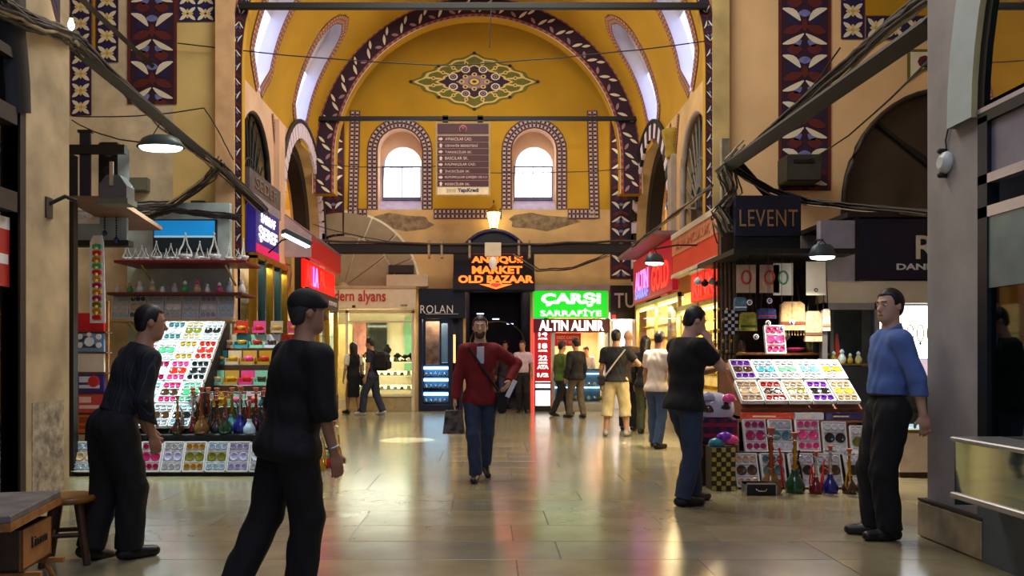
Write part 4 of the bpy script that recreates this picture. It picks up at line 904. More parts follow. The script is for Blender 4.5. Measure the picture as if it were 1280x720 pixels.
pl_ = pendant('warm white bracket lamp before the pink neon on the right', P(818, 328, 12.0), .18, .5, (255, 244, 220), 30, .2); b = MB(); b.tube([(0, 0, .2), (.4, -.04, .28), (.78, -.08, .3)], .014, m_black, 6); b.build('bracket_arm', pl_)
pl_ = pendant('bright warm lamp over the right stall beside the white panel', P(1028, 320, 9.0), .16, 0, (255, 240, 215), 42, .18); b = MB(); b.tube([(0, 0, .18), (0, .15, .2), (0, .3, .1)], .014, m_black, 6); b.build('bracket_arm', pl_)
bl = thing('strip_lamp', 'slanted strip lamp lit blue-white beside the SARRAF sign', 'lamp', P(370, 300, 12.6), .7); b = MB(); b.box(-.24, .24, -.08, .08, .0, .09, M('grey_lamp_body', (60, 70, 76), .4), .02, Matrix.Rotation(.35, 4, 'Y')); b.build('housing', bl); b = MB(); b.box(-.23, .23, -.06, .05, -.03, .0, M('blue_white_tube', (215, 240, 255), .4, emit=10, var=0), .01, Matrix.Rotation(.35, 4, 'Y')); b.build('tube', bl); b = MB(); b.tube([(.0, .05, .06), (.0, .5, .05), (.0, .98, -.1)], .014, m_black, 6); b.build('arm', bl)
# ================================================================ BOXED GLASS SETS (prototype)
def GM(name, rgb, rough=.12): return M('glaze_'+name, rgb, rough, var=.08, coat=.4)
GL = {'purple': (120, 40, 190), 'red': (200, 40, 24), 'amber': (190, 140, 20), 'clear blue': (190, 215, 235), 'pale grey': (200, 204, 214), 'pink': (232, 70, 140), 'green': (70, 170, 110), 'mint': (150, 220, 190),
      'magenta': (170, 20, 90), 'beige': (206, 176, 140), 'white': (236, 236, 240), 'dark brown': (70, 46, 30), 'olive': (110, 110, 30), 'lilac': (180, 175, 215), 'black': (24, 24, 28), 'turquoise': (60, 150, 170), 'gold': (196, 150, 60), 'teal': (70, 120, 130), 'deep red': (110, 16, 22), 'bottle green': (16, 70, 40), 'smoke': (50, 44, 48), 'cobalt': (24, 34, 120), 'bronze': (120, 84, 40), 'plum': (84, 20, 60)}
def glass_set_proto():
    t = thing('boxed_glass_set', 'prototype', 'glass set')
    b = MB(); b.box(-.12, .12, 0, .03, 0, .35, m_white, .004)
    for a in ((-.12, .12, -.022, 0, 0, .012), (-.12, .12, -.022, 0, .338, .35), (-.12, -.108, -.022, 0, 0, .35), (.108, .12, -.022, 0, 0, .35), (-.12, .12, -.018, 0, .112, .118), (-.12, .12, -.018, 0, .232, .238)): b.box(*a, m_white)
    b.build('box', t)
    T = Matrix.Rotation(PI/2, 4, 'X')
    g = MB(); g.lathe([(.014, 0), (.03, .004), (.033, .026), (.029, .026), (.027, .01)], GM('clear blue', GL['clear blue']), 8, T=T); gm = g.build('tea_glass', t, (-.072, 0, .06))
    for x in (0, .072): link('tea_glass', gm.data, t, (x, 0, .06))
    for x in (-.072, 0, .072): link('tea_glass', gm.data, t, (x, 0, .292))
    s = MB(); s.lathe([(.02, 0), (.05, .01), (.053, .02), (.046, .02), (.024, .012)], GM('white', GL['white']), 12, T=T); sm = s.build('saucer', t, (-.054, 0, .175))
    link('saucer', sm.data, t, (.054, 0, .175))
    return t
gs_proto = glass_set_proto(); _gs_used = [False]
def place_set(loc, tilt, glass, saucer, where, group, yaw=0.0, sc=1.0, roll=0.0):
    lab = '%s glass set with %s saucers, %s' % (glass, saucer, where)
    mats = {'tea_glass': GM(glass, GL[glass]), 'saucer': GM(saucer, GL[saucer])}
    loc = (loc[0], loc[1], loc[2]+.031*math.sin(tilt)*sc)
    o = dup(gs_proto, loc, (-tilt, roll, yaw), lab, group, sc, mats)
    return o
ordn = ['first', 'second', 'third', 'fourth', 'fifth', 'sixth', 'seventh', 'eighth', 'ninth', 'tenth', 'eleventh', 'twelfth']

# ================================================================ LEFT STALL
ls = thing('market_stall', 'stepped dark display stall on the left piled with boxed glass sets', 'stall', (-3.5, 9.0, 0))
m_stall = M('black_stall_cloth', (16, 16, 20), .7, var=.1)
bx('plinth', -1.15, 1.2, .0, 1.9, 0, .03, m_stall, ls); bx('front_shelf', -1.15, 1.2, .28, .9, .03, .44, m_stall, ls, .01)
b = MB(); b.prism([(.34, .42), (1.78, 1.80), (1.9, 1.80), (1.9, .03), (.34, .03)], lambda p: (-.98, p[0], p[1]), lambda p: (.02, p[0], p[1]), m_stall); b.build('slanted_rack', ls)
for k, (y0, z) in enumerate(((.95, .72), (1.2, .98), (1.45, 1.24), (1.7, 1.46))): bx('display_step', -.14, 1.0, y0, y0+.26, .03, z, m_wood_d, ls, .006)
bx('side_panel', 1.16, 1.2, .28, 1.96, .03, .8, m_stall, ls)
row_cols = [('magenta', 'magenta'), ('pale grey', 'lilac'), ('amber', 'olive'), ('clear blue', 'olive'), ('lilac', 'lilac'), ('pale grey', 'pale grey'), ('mint', 'white')]
bot = [('clear blue', 'beige'), ('clear blue', 'gold')] + [('white', 'teal')] + row_cols
for k, (g_, s_) in enumerate(bot):
    X = -4.52+.248*k
    place_set((X, 8.97, .035), math.radians(22), g_, s_, '%s from left in left stall bottom row' % ordn[k], 'glass sets in the bottom row of the left stall', yaw=random.uniform(-.03, .03))
grid = [[('green', 'teal'), ('teal', 'pale grey'), ('white', 'pale grey'), ('pale grey', 'dark brown'), ('clear blue', 'black')],
        [('pale grey', 'white'), ('beige', 'gold'), ('clear blue', 'pale grey'), ('pink', 'dark brown'), ('mint', 'green')],
        [('white', 'green'), ('red', 'white'), ('magenta', 'white'), ('pink', 'red'), ('black', 'black')],
        [('clear blue', 'teal'), ('white', 'pink'), ('white', 'green'), ('gold', 'pale grey'), ('red', 'red')],
        [('turquoise', 'white'), ('white', 'pale grey'), ('teal', 'clear blue'), ('beige', 'olive'), ('pale grey', 'black')]]
tl = math.radians(46)
for r_ in range(5):
    for c_ in range(4):
        g_, s_ = grid[r_][c_+1]; d = .04+.372*r_
        X = -4.34+.25*(c_)+.0; Yv = 9.34+d*math.cos(PI/2-tl)*1.0; Zv = .44+d*math.sin(PI/2-tl)
        place_set((X, Yv-.03, Zv+.03), tl, g_, s_, '%s from left, left rack row %s' % (ordn[c_], ['one', 'two', 'three', 'four', 'five'][r_]), 'glass sets on the left slanted rack')
# flat packs at the far left of the rack
packs = [('orange flat gift box at the far left end of the left stall, lowest', (206, 104, 40), (150, 60, 30)), ('pink and red flat gift pack at the far left of the left stall', (214, 70, 66), (240, 200, 190)), ('purple flat pack with a pale strip at the far left of the left stall', (60, 40, 130), (220, 220, 230)),
         ('cream flat pack with a red oval print at the far left of the left stall', (232, 216, 196), (206, 40, 44)), ('blue and grey flat pack of saucers at the far left of the left stall', (120, 150, 190), (60, 70, 90)), ('red flat pack with white round dishes at the far left of the left stall, topmost', (200, 24, 40), (240, 240, 246))]
fr_ = thing('pack_rack', 'narrow upright timber rack at the far left of the left stall', 'rack', (-4.68, 9.5, 0))
for x in (-.2, .17): bx('rack_post', x, x+.03, .0, .03, 0, 2.0, m_wood, fr_)
for k in range(6): bx('rack_ledge', -.2, .2, -.06, .1, .42+.24*k, .435+.24*k, m_wood_d, fr_)
for k, (lb, c1, c2) in enumerate(packs):
    t = thing('flat_pack', lb, 'gift box', (-4.68, 9.46, .437+.24*k), 0, 'flat packs on the timber rack'); bx('box', -.17, .17, -.01, .03, 0, .22, M('pack_%d' % k, c1, .4, var=.08), t, .004)
    b = MB()
    if k == 5:
        for x, z, r0 in ((0, .12, .06), (-.11, .06, .035), (.11, .06, .035), (-.11, .16, .035), (.11, .16, .035), (0, .035, .03)): b.lathe([(r0, 0), (r0*.9, .012)], M('packp_%d' % k, c2, .3, var=.04), 12, c=(x, -z, .01), T=Matrix.Rotation(PI/2, 4, 'X'))
    elif k == 3:
        b.lathe([(.075, 0), (.06, .012)], M('packp_3', c2, .5), 14, c=(.05, -.11, .01), T=Matrix.Rotation(PI/2, 4, 'X'))
    else: b.box(-.12, .12, -.016, -.01, .05, .09, M('packp_%d' % k, c2, .5)); b.box(-.12, .02, -.016, -.01, .12, .19, MATS['packp_%d' % k])
    b.build('print', t)
# ---- hookahs
def hookah_proto():
    t = thing('hookah', 'prototype', 'hookah')
    b = MB(); b.lathe([(.075, 0), (.085, .03), (.08, .08), (.05, .13), (.028, .17), (.034, .19), (.024, .2)], GM('green', GL['green']), 12); b.build('glass_base', t)
    b = MB(); b.lathe([(.02, .2), (.03, .22), (.014, .25), (.022, .28), (.013, .32), (.024, .35), (.012, .39), (.02, .42), (.012, .44)], m_gold, 10); b.build('stem', t)
    b = MB(); b.lathe([(.015, .44), (.06, .445), (.068, .455), (.05, .452)], m_chrome, 12); b.build('tray', t)
    b = MB(); b.lathe([(.016, .452), (.022, .48), (.034, .51), (.03, .515), (.02, .49)], M('terracotta', (160, 80, 50), .7), 10); b.build('bowl', t)
    b = MB(); b.tube([(.02, 0, .24), (.05, -.02, .27), (.07, -.04, .2), (.082, -.05, .1), (.088, -.03, .05), (.085, 0, .14), (.07, -.02, .3), (.05, -.03, .36)], .009, M('hose_cloth', (90, 30, 60), .7), 6); b.build('hose', t)
    return t
hk = hookah_proto()
def place_hookah(loc, col, stem, lab, group, sc=1.0, rz=0.0, hose=None):
    mats = {'glass_base': GM(col, GL[col])}
    if stem: mats['stem'] = stem
    if hose: mats['hose'] = M('hose_'+hose, GL[hose], .6)
    return dup(hk, loc, (0, 0, rz), lab, group, sc, mats)
m_copper = M('copper_stem', (180, 96, 56), .3, .9)
m_stems = [m_gold, m_chrome, m_copper, m_wood_d]
hcols = ['dark brown', 'deep red', 'bronze', 'smoke', 'bottle green', 'cobalt', 'clear blue', 'black', 'plum', 'smoke', 'teal', 'bronze', 'dark brown', 'deep red']
for k in range(9):
    X = -3.6+.14*k
    place_hookah((X, 9.35+.11*(k % 2), .442), hcols[k], m_stems[k % 4], 'small %s hookah, %s from left, front row of left stall' % (hcols[k], ordn[k]), 'hookahs on the left stall', .86+.2*((k*7) % 3)/2, k*1.3, hcols[(k*5+2) % 14])
for k in range(8):
    X = -3.52+.145*k
    place_hookah((X, 9.62+.12*(k % 2), .442), hcols[13-k], m_stems[(k+1) % 4], 'tall %s hookah, %s from left, back row of left stall' % (hcols[13-k], ordn[k]), 'hookahs on the left stall', 1.02, k*2.1, hcols[(k*3+1) % 14])
for k, (x, c) in enumerate(((-1.98, 'amber'), (-1.84, 'red'), (-1.9, 'green'))):
    place_hookah((x, 9.45+.22*k, 0), c, m_stems[k], '%s hookah standing on the floor at the right end of the left stall' % c, 'hookahs on the floor by the left stall', 1.1, k, 'gold')
# ---- cups in open gift boxes on the steps
def cup_proto():
    t = thing('boxed_cup', 'prototype', 'boxed cup')
    b = MB(); b.box(-.075, .075, -.05, .05, 0, .008, m_white); b.box(-.075, .075, .042, .05, .008, .15, m_white); b.box(-.075, -.068, -.05, .05, .008, .07, m_white); b.box(.068, .075, -.05, .05, .008, .07, m_white); b.box(-.075, .075, -.05, -.043, .008, .03, m_white); b.build('box', t)
    b = MB(); b.lathe([(.022, .01), (.03, .015), (.045, .05), (.052, .085), (.047, .085), (.038, .045)], GM('amber', GL['amber']), 10); b.build('cup', t)
    b = MB(); b.tube([(.045, 0, .07), (.07, 0, .065), (.068, 0, .035), (.04, 0, .03)], .007, m_gold, 5); b.build('handle', t)
    return t
cp = cup_proto(); ccols = ['amber', 'red', 'gold', 'amber', 'dark brown', 'beige', 'pink', 'gold', 'amber', 'red']; bcols = ['white', 'pink', 'amber', 'beige', 'mint', 'red', 'white', 'gold', 'turquoise']
for r_, (yv, z) in enumerate(((10.03, .722), (10.29, .982), (10.54, 1.242), (10.79, 1.462))):
    for k in range(6):
        i = (r_*5+k*3) % 10; j = (r_*4+k*2+r_*k) % 9
        dup(cp, (-3.52+.2*k+.04*(r_ % 2), yv+random.uniform(-.02, .03), z), (0, 0, random.uniform(-.08, .08)), '%s cup in open %s box, %s from left on %s step of left stall' % (ccols[i], bcols[j], ordn[k], ['lowest', 'second', 'third', 'top'][r_]), 'boxed cups on the left stall', 1.22, {'cup': GM(ccols[i], GL[ccols[i]]), 'box': M('boxcard_'+bcols[j], GL[bcols[j]], .5)})
for k in range(4):
    dup(cp, (-3.3+.24*k, 10.8, 1.665), (0, 0, .1*k), 'pink-boxed cup stacked on the top display step, %s from the left' % ordn[k], 'boxed cups on the left stall', 1.08, {'cup': GM(ccols[k], GL[ccols[k]]), 'box': M('boxcard_'+['red', 'pink', 'beige', 'pink'][k], GL[['red', 'pink', 'beige', 'pink'][k]], .5)})
for i, x in enumerate((-3.3, -2.95, -2.6)):      # bags of yellow and green goods hanging at the back
    pass
# ---- shelves on the wall behind
pan = tag(bx('wall_panel', -5.6, -4.0, 12.5, 12.62, .0, 3.75, M('pale_turquoise_panel', (190, 214, 216), .6, var=.2, scale=3)), 'pale turquoise panel behind the shelves of the left stall', 'panel')
tv = thing('light_box', 'bright blue light box with a dark lower half above the red shelf', 'light box', (-4.68, 12.44, 2.98)); bx('frame', -.49, .49, 0, .06, 0, .5, m_black, tv); bx('blue_screen', -.47, .47, -.01, 0, .24, .48, M('azure_screen', (20, 140, 215), .4, emit=.55, var=.05), tv); bx('lower_screen', -.47, .47, -.01, 0, .02, .22, M('dark_teal_screen', (30, 56, 70), .3), tv); bx('white_strip', -.47, .47, -.012, 0, .215, .245, M('pale_cyan_strip', (170, 220, 240), .4, emit=.4, var=0), tv)
shz = []
for k, (x0, x1, y_, mt, nm, dep) in enumerate(((150, 312, 327, M('maroon_shelf', (120, 14, 26), .4), 'maroon top shelf of the left stall', .5), (138, 305, 366, M('maroon_shelf2', (90, 30, 28), .5), 'middle brown-red shelf of the left stall', .42), (135, 292, 399, M('pale_shelf', (180, 150, 110), .5), 'pale lower shelf of the left stall', .36))):
    z = P(0, y_, 11.9).z; t = thing('shelf', nm, 'shelf', ((x0+x1-1214)/2*.0119, 12.2, z)); w2 = (x1-x0)/2*.0119
    bx('board', -w2, w2, -dep, .3, -.04, 0, mt, t, .006)
    for x in (-w2*.7, w2*.6): b = MB(); b.tube([(x, -.25, -.04), (x, .28, -.3)], .02, M('pale_bracket', (200, 180, 150), .6), 5); b.build('bracket', t)
    shz.append((-w2+(x0+x1-1214)/2*.0119, w2+(x0+x1-1214)/2*.0119, z))
def crystal_proto():
    t = thing('crystal_bowl', 'prototype', 'bowl'); mc = M('crystal', (226, 236, 240), .1, coat=.5)
    b = MB(); b.lathe([(.03, 0), (.035, .01), (.07, .05), (.085, .085), (.075, .08), (.05, .04)], mc, 10); b.build('bowl', t)
    for s in (-1, 1): b = MB(); b.tube([(s*.08, 0, .07), (s*.07, 0, .13), (s*.03, 0, .2), (s*.012, 0, .27), (s*.004, 0, .31)], [.012, .011, .01, .009, .006], mc, 6); b.build('handle', t)
    b = MB(); b.lathe([(.004, .31), (.016, .33), (.004, .35)], mc, 8); b.build('finial', t)
    return t
cr = crystal_proto(); a0, a1, z = shz[0]
for k in range(9):
    sc = [.75, .7, .9, .8, 1.25, .9, 1.25, .8, 1.0][k]
    dup(cr, (a0+.1+(a1-a0-.2)*k/8, 11.92, z), (0, 0, .2*k), 'white crystal bowl with tall curved handles, %s from the left on the maroon shelf' % ordn[k], 'crystal bowls on the maroon shelf', sc)
for k in range(12):
    dup(cr, (a0+.13+(a1-a0-.26)*k/11, 11.78, z), (0, 0, .3*k), 'small low white crystal dish, %s from the left at the front of the maroon shelf' % ordn[k], 'crystal dishes at the front of the maroon shelf', .52)
def fig_proto():
    t = thing('figurine_vase', 'prototype', 'vase'); b = MB(); b.lathe([(.03, 0), (.045, .02), (.05, .06), (.03, .1), (.02, .12)], GM('white', GL['white']), 10); b.build('body', t)
    b = MB(); b.lathe([(.022, .12), (.032, .14), (.02, .16), (.006, .175)], GM('white', GL['white']), 8); b.build('lid', t); return t
fg = fig_proto(); a0, a1, z = shz[1]; fc = ['white', 'green', 'white', 'beige', 'white', 'pale grey', 'green', 'beige', 'white', 'pink', 'clear blue', 'white', 'clear blue', 'white', 'pale grey', 'mint', 'white']
for k in range(12):
    c = fc[k]; dup(fg, (a0+.07+(a1-a0-.14)*k/11, 11.98+.04*(k % 2), z), (0, 0, 0), '%s lidded porcelain jar, %s from the left on the middle shelf' % (c, ordn[k]), 'porcelain jars on the middle shelf', .85+.35*((k*5) % 4)/3, {'body': GM(c, GL[c]), 'lid': GM(fc[k+2], GL[fc[k+2]])})
a0, a1, z = shz[2]
for k in range(7):
    c = ['clear blue', 'teal', 'clear blue', 'pale grey', 'clear blue', 'lilac', 'clear blue'][k]
    place_set((a0+.14+(a1-a0-.28)*k/6, 11.98, z+.004), .12, c, ['pale grey', 'beige', 'clear blue', 'white', 'pale grey', 'white', 'clear blue'][k], '%s from left on pale lower shelf' % ordn[k], 'glass sets on the pale lower shelf', sc=1.03)
# strip of coloured magnets, hanging panel and bead strings
ms = thing('magnet_strip', 'white hanging strip of coloured cup magnets beside the left stall', 'strip', P(122, 350, 9.3)); b = MB(); out = [(-.09, -.5), (.09, -.5), (.07, .44), (.05, .52), (-.05, .52), (-.09, .44)]
b.prism(out, lambda p: (p[0], .0, p[1]), lambda p: (p[0], .01, p[1]), m_white); b.build('backing', ms)
for k, c in enumerate(['green', 'red', 'amber', 'green', 'red', 'gold', 'magenta', 'amber', 'magenta', 'olive', 'amber', 'red']): b = MB(); b.box(-.05, .05, -.03, 0, .36-.075*k, .415-.075*k, GM(c, GL[c]), .012); mg = b.build('magnet', ms); b = MB(); b.lathe([(.02, 0), (.012, .012)], M('warm_centre', (255, 214, 120), .4), 8, c=(0, -(.388-.075*k), .03), T=Matrix.Rotation(PI/2, 4, 'X')); b.build('magnet_centre', mg)
hp = thing('hanging_sheet', 'pale blue sheet panel with a white label under the left stall canopy', 'panel', P(127, 283, 9.6)); bx('sheet', -.3, .3, 0, .05, -.17, .2, M('pale_blue_sheet', (150, 170, 190), .5), hp, .006); bx('white_label', -.3, -.02, -.02, 0, .03, .17, m_white, hp); bx('dark_edge', -.32, .34, -.04, .1, -.24, -.17, m_black, hp)
text('label_print', 'SALE', .08, M('faint_print', (190, 196, 206), .5), hp, (-.16, -.024, .11), width=.2, height=.05, ext=.001)
for k, x in enumerate((.06, .2)):
    b = tag(MB().build('bead_string'), 'dark bead string with a blue bead, %s of two under the left canopy' % ['left', 'right'][k], 'beads') if False else None
    t = thing('bead_string', '%s dark bead string ending in a blue bead under the left canopy' % ['shorter', 'longer'][k], 'beads', P(127, 283, 9.6)+Vector((x, -.05, .17)), 0, 'bead strings'); L = (.22, .3)[k]
    for j in range(int(L/.03)): b = MB(); b.lathe([(.003, 0), (.014, .012), (.003, .026)], m_black, 6, c=(0, 0, -.03*(j+1))); b.build('bead', t)
    b = MB(); b.lathe([(.005, -.05), (.03, -.02), (.03, .0), (.005, .03)], GM('cobalt', (20, 40, 150)), 8, c=(0, 0, -L-.03)); b.build('pendant_bead', t)
# canopy clutter at the upper left
cn = thing('stall_canopy', 'brown board canopy on a dark post at the left stall', 'canopy', P(88, 250, 9.0)*1.0); cn.location.z = 0
bx('post', -.03, .06, -.05, .05, 0, 3.6, m_black, cn); b = MB(); b.prism([(0, 3.08), (1.3, 2.95), (1.3, 3.0), (0, 3.13)], lambda p: (.0, p[0]-.1, p[1]), lambda p: (.55, p[0]-.1, p[1]), M('brown_board', (120, 84, 64), .6)); b.build('soffit_board', cn); bx('arm', -.45, .62, -.03, .03, 3.62, 3.72, m_black, cn); bx('arm_drop', -.5, -.4, -.03, .03, 3.0, 3.72, m_black, cn)
sp = thing('loudspeaker', 'black box loudspeaker hanging under the left canopy arm', 'speaker', P(134, 215, 9.2)); bx('cabinet', -.1, .12, 0, .3, -.36, .35, m_black, sp, .02); b = MB(); b.lathe([(.07, 0), (.05, .02), (.02, .01)], m_cable_b, 12, T=Matrix.Rotation(PI/2, 4, 'X')); b.build('driver', sp, (.01, 0, 0))
b = MB(); b.lathe([(.04, 0), (.03, .015)], m_cable, 10, T=Matrix.Rotation(PI/2, 4, 'X')); b.build('tweeter', sp, (.01, 0, .2))
nb = thing('banner', 'narrow navy banner hanging beside the left pier', 'banner', P(106, 210, 9.0)); bx('cloth', -.06, .06, 0, .03, -.38, .4, m_navy, nb); bx('rod', -.08, .08, -.01, .04, .4, .43, m_black, nb)
mh = thing('metal_hood', 'grey house-shaped metal hood on a bracket under the canopy', 'hood', P(140, 232, 8.8)); b = MB(); b.prism([(-.14, -.14), (.16, -.14), (.16, .0), (.08, .12), (-.06, .12), (-.14, .02)], lambda p: (p[0], 0, p[1]), lambda p: (p[0], .2, p[1]), M('grey_metal', (84, 86, 94), .5, .0)); b.build('shell', mh); bx('strap', -.02, .02, -.02, 0, .0, .26, m_alum, mh); bx('lip', -.16, .18, -.02, .22, -.2, -.14, M('olive_metal', (96, 100, 84), .5), mh)
jb = thing('junction_box', 'grey metal box on the cream wall beside the metal hood', 'junction box', P(171, 231, 12.67)); bx('case', -.14, .16, 0, .12, -.1, .12, M('dull_green_metal', (104, 106, 92), .6), jb, .01); bx('lid', -.12, .14, -.01, 0, -.08, .1, M('dull_green_lid', (118, 120, 104), .6), jb)
jb = thing('junction_box', 'small dark green box with cables above the blue light box', 'junction box', P(247, 259, 12.66)); bx('case', -.11, .1, 0, .12, -.11, .11, M('dark_green_metal', (58, 66, 58), .6), jb, .01); bx('lid', -.09, .08, -.01, 0, -.09, .09, M('dark_green_lid', (70, 78, 68), .6), jb)
bk = thing('wall_bracket', 'rusty bracket on the worn left pier', 'bracket', (-3.8, 6.95, 2.66)); b = MB(); b.tube([(0, 0, 0), (.12, .05, .08), (.2, .1, .05)], .018, m_cable_b, 6); b.build('arm', bk); bx('plate', 0, .015, -.05, .05, -.12, .06, m_cable, bk)

# ================================================================ RIGHT STALL
rst = thing('market_stall', 'tiered wooden market stall on the right with glass sets and boxes', 'stall', (3.15, 8.5, 0))
m_st = M('chestnut_board', (126, 66, 30), .5, var=.2, scale=10)
bx('plinth', -.65, .95, .0, .9, 0, .04, m_st, rst); b = MB(); b.prism([(.0, .66), (0, .78), (.7, 1.27), (.8, 1.27), (.8, .66)], lambda p: (-.42, p[0]+.05, p[1]), lambda p: (.88, p[0]+.05, p[1]), m_st); b.build('slanted_top', rst)
bx('front_board', -.42, .88, .08, .12, .04, .66, m_st, rst); bx('back_board', -.42, .88, .84, .88, .04, 1.3, m_wood_d, rst); bx('side_board', -.42, -.38, .08, .86, .04, .7, m_st, rst); bx('side_board', .84, .88, .08, .86, .04, .7, m_st, rst)
bx('ledge', -.45, .9, -.04, .12, .645, .67, m_st, rst)
tl = math.radians(54)
r1 = [('beige', 'beige'), ('red', 'dark brown'), ('beige', 'olive'), ('purple', 'black'), ('beige', 'gold')]; r2 = [('purple', 'dark brown'), ('clear blue', 'turquoise'), ('pale grey', 'green'), ('clear blue', 'teal'), ('white', 'olive')]
for k in range(5):
    place_set((2.85+.256*k, 8.52, .83), tl, *r1[k], '%s from left, right stall front row' % ordn[k], 'glass sets on the right stall top')
    place_set((2.88+.25*k, 8.83, 1.06), tl, *r2[k], '%s from left, right stall back row' % ordn[k], 'glass sets on the right stall top')
for k, (x0, x1, c, nm) in enumerate(((2.72, 3.26, (196, 60, 40), 'red boxed board game lying on the right stall ledge'), (3.28, 3.58, (206, 204, 214), 'white flat box on the right stall ledge beside the red one'), (3.6, 3.98, (40, 42, 100), 'navy flat box on the right stall ledge, rightmost'))):
    t = thing('flat_box', nm, 'box', ((x0+x1)/2, 8.5, .67)); w2 = (x1-x0)/2; bx('box', -w2, w2, -.03, .04, 0, .075, M('flatbox_%d' % k, c, .5), t, .004); bx('printed_strip', -w2*.6, w2*.3, -.034, -.03, .03, .045, M('strip_%d' % k, (230, 200, 150), .5), t)
low = [(2.82, .36, 'magenta', 'magenta'), (3.08, .36, 'pale grey', 'teal'), (3.35, .37, 'pink', 'pink'), (3.62, .34, 'white', 'black'), (3.9, .3, 'white', 'olive')]
for k, (x, z, g_, s_) in enumerate(low):
    place_set((x, 8.33-.02*k, z-.02), math.radians(16), g_, s_, '%s from left, leaning below right stall' % ordn[k], 'glass sets leaning under the right stall', yaw=-.05*k, sc=.98)
sup = tag(bx('low_shelf', 2.6, 4.05, 8.26, 8.56, .04, .335, m_wood_d, None, .006), 'low dark timber step in front of the right stall', 'step')
low2 = [(2.66, 'beige', 'dark brown'), (2.93, 'teal', 'teal'), (3.22, 'pale grey', 'black'), (3.5, 'pale grey', 'dark brown'), (3.8, 'white', 'black')]
for k, (x, g_, s_) in enumerate(low2):
    place_set((x, 8.1, .005), math.radians(20), g_, s_, '%s from left, floor by right stall' % ordn[k], 'glass sets on the floor before the right stall', yaw=random.uniform(-.06, .06))
rh = [(2.8, 'bronze', m_copper, 1.25), (3.05, 'bottle green', m_gold, 1.15), (3.24, 'deep red', m_chrome, .8), (3.4, 'cobalt', m_chrome, .9), (3.57, 'dark brown', m_gold, .85), (3.72, 'smoke', m_gold, .75), (3.88, 'teal', m_gold, 1.05)]
for k, (x, c, st_, sc) in enumerate(rh): place_hookah((x, 7.85+.04*(k % 2), 0), c, st_, '%s hookah on the floor before the right stall, %s from the left' % (c, ordn[k]), 'hookahs before the right stall', sc, k*1.1, ['red', 'black', 'red', 'red', 'amber', 'gold', 'gold'][k])
jc = thing('jewellery_chest', 'small black chest with silver edging and handle on the floor at the right stall', 'chest', (2.66, 7.78, 0)); bx('body', -.15, .15, -.06, .06, 0, .12, m_black, jc, .006); bx('silver_edge', -.152, .152, -.064, .06, .105, .12, m_alum, jc); bx('silver_edge', -.152, -.14, -.064, .06, 0, .12, m_alum, jc); bx('silver_edge', .14, .152, -.064, .06, 0, .12, m_alum, jc); b = MB(); b.tube([(-.05, -.065, .06), (-.03, -.085, .045), (.03, -.085, .045), (.05, -.065, .06)], .007, m_chrome, 6); b.build('handle', jc)
# mosaic block, checkerboards
def checker(name, label, loc, w_, h_, d_, nx, nz, c1, c2, depth_s=.006, rz=0.0):
    t = thing(name, label, 'mosaic' if 'mosaic' in name else 'chessboard', loc, rz); bx('body', -w_/2, w_/2, 0, d_, 0, h_, c2, t, .004)
    for i in range(nx):
        for j in range(nz):
            if (i+j) % 2 == 0: bx('tile', -w_/2+w_*i/nx+.003, -w_/2+w_*(i+1)/nx-.003, -depth_s, 0, h_*j/nz+.003, h_*(j+1)/nz-.003, c1, t)
    return t
checker('mosaic_box', 'tall gold and brown checkered mosaic box standing left of the right stall', (2.38, 8.0, 0), .24, .43, .22, 5, 9, M('gold_tessera', (196, 176, 84), .35), M('brown_grout', (60, 48, 24), .7))
checker('chess_board', 'black and white chequered board hanging above the bald man\'s stall'.replace("above the bald man's stall", 'on the dark wall left of the hanging cards'), P(914, 418, 9.86), .17, .3, .02, 4, 7, m_white, m_black)
bg = thing('plaid_bag', 'plaid red and purple bag with clear plastic of hats on top, left of right stall', 'bag', (2.42, 8.45, 0.43)); b = MB(); b.box(-.2, .2, -.13, .13, 0, .28, M('plum_plaid', (96, 24, 60), .7, var=.3, scale=9), .03); b.build('body', bg)
for k in range(3): bx('plaid_stripe', -.15+.12*k, -.1+.12*k, -.134, -.128, .01, .27, M('navy_stripe', (30, 26, 70), .7), bg)
for k in range(2): bx('plaid_stripe', -.19, .19, -.136, -.128, .07+.11*k, .11+.11*k, M('crimson_stripe', (150, 24, 60), .7), bg)
b = MB(); b.lathe([(.19, .28), (.21, .34), (.2, .42), (.14, .5), (.05, .53)], M('lilac_plastic', (200, 196, 220), .2, var=.2, coat=.4), 14, sy=.7); b.build('plastic_bundle', bg)
for k, (x, z, c) in enumerate(((-.08, .33, 'dark brown'), (.06, .36, 'black'), (.12, .44, 'pink'), (-.1, .46, 'lilac'))): b = MB(); b.lathe([(.07, 0), (.08, .02), (.05, .07), (.01, .085)], GM(c, GL[c], .6), 10, c=(x, -.1, z), sy=.6); b.build('hat', bg)
_cb = [o for o in bpy.data.objects if o.name.startswith('chess_board')][0]; b = MB(); b.tube([(0, .01, .3), (0, .01, 2.53-_cb.location.z)], .004, m_cable_b, 4); b.build('cord', _cb)
pst = tag(bx('crate_stand', 2.2, 2.62, 8.3, 8.6, 0, .43, m_wood_d, None, .006), 'dark stand under the plaid bag beside the right stall', 'stand')
sc_cl = thing('scarf_pile', 'pile of pink and blue scarves on the mosaic box', 'scarves', (2.42, 8.1, .43)); 
for k, (x, c) in enumerate(((-.08, 'turquoise'), (.06, 'pink'), (.0, 'purple'))): b = MB(); b.lathe([(.07, 0), (.09, .03), (.07, .07), (.02, .09)], GM(c, GL[c], .8), 10, c=(x, 0, .03*k), sy=.7); b.build('scarf', sc_cl)
fb_ = tag(bx('wooden_plank', 4.02, 4.09, 8.2, 8.24, 0, .46, m_wood, None, .004), 'small upright wooden panel behind the blue-shirted man', 'panel')
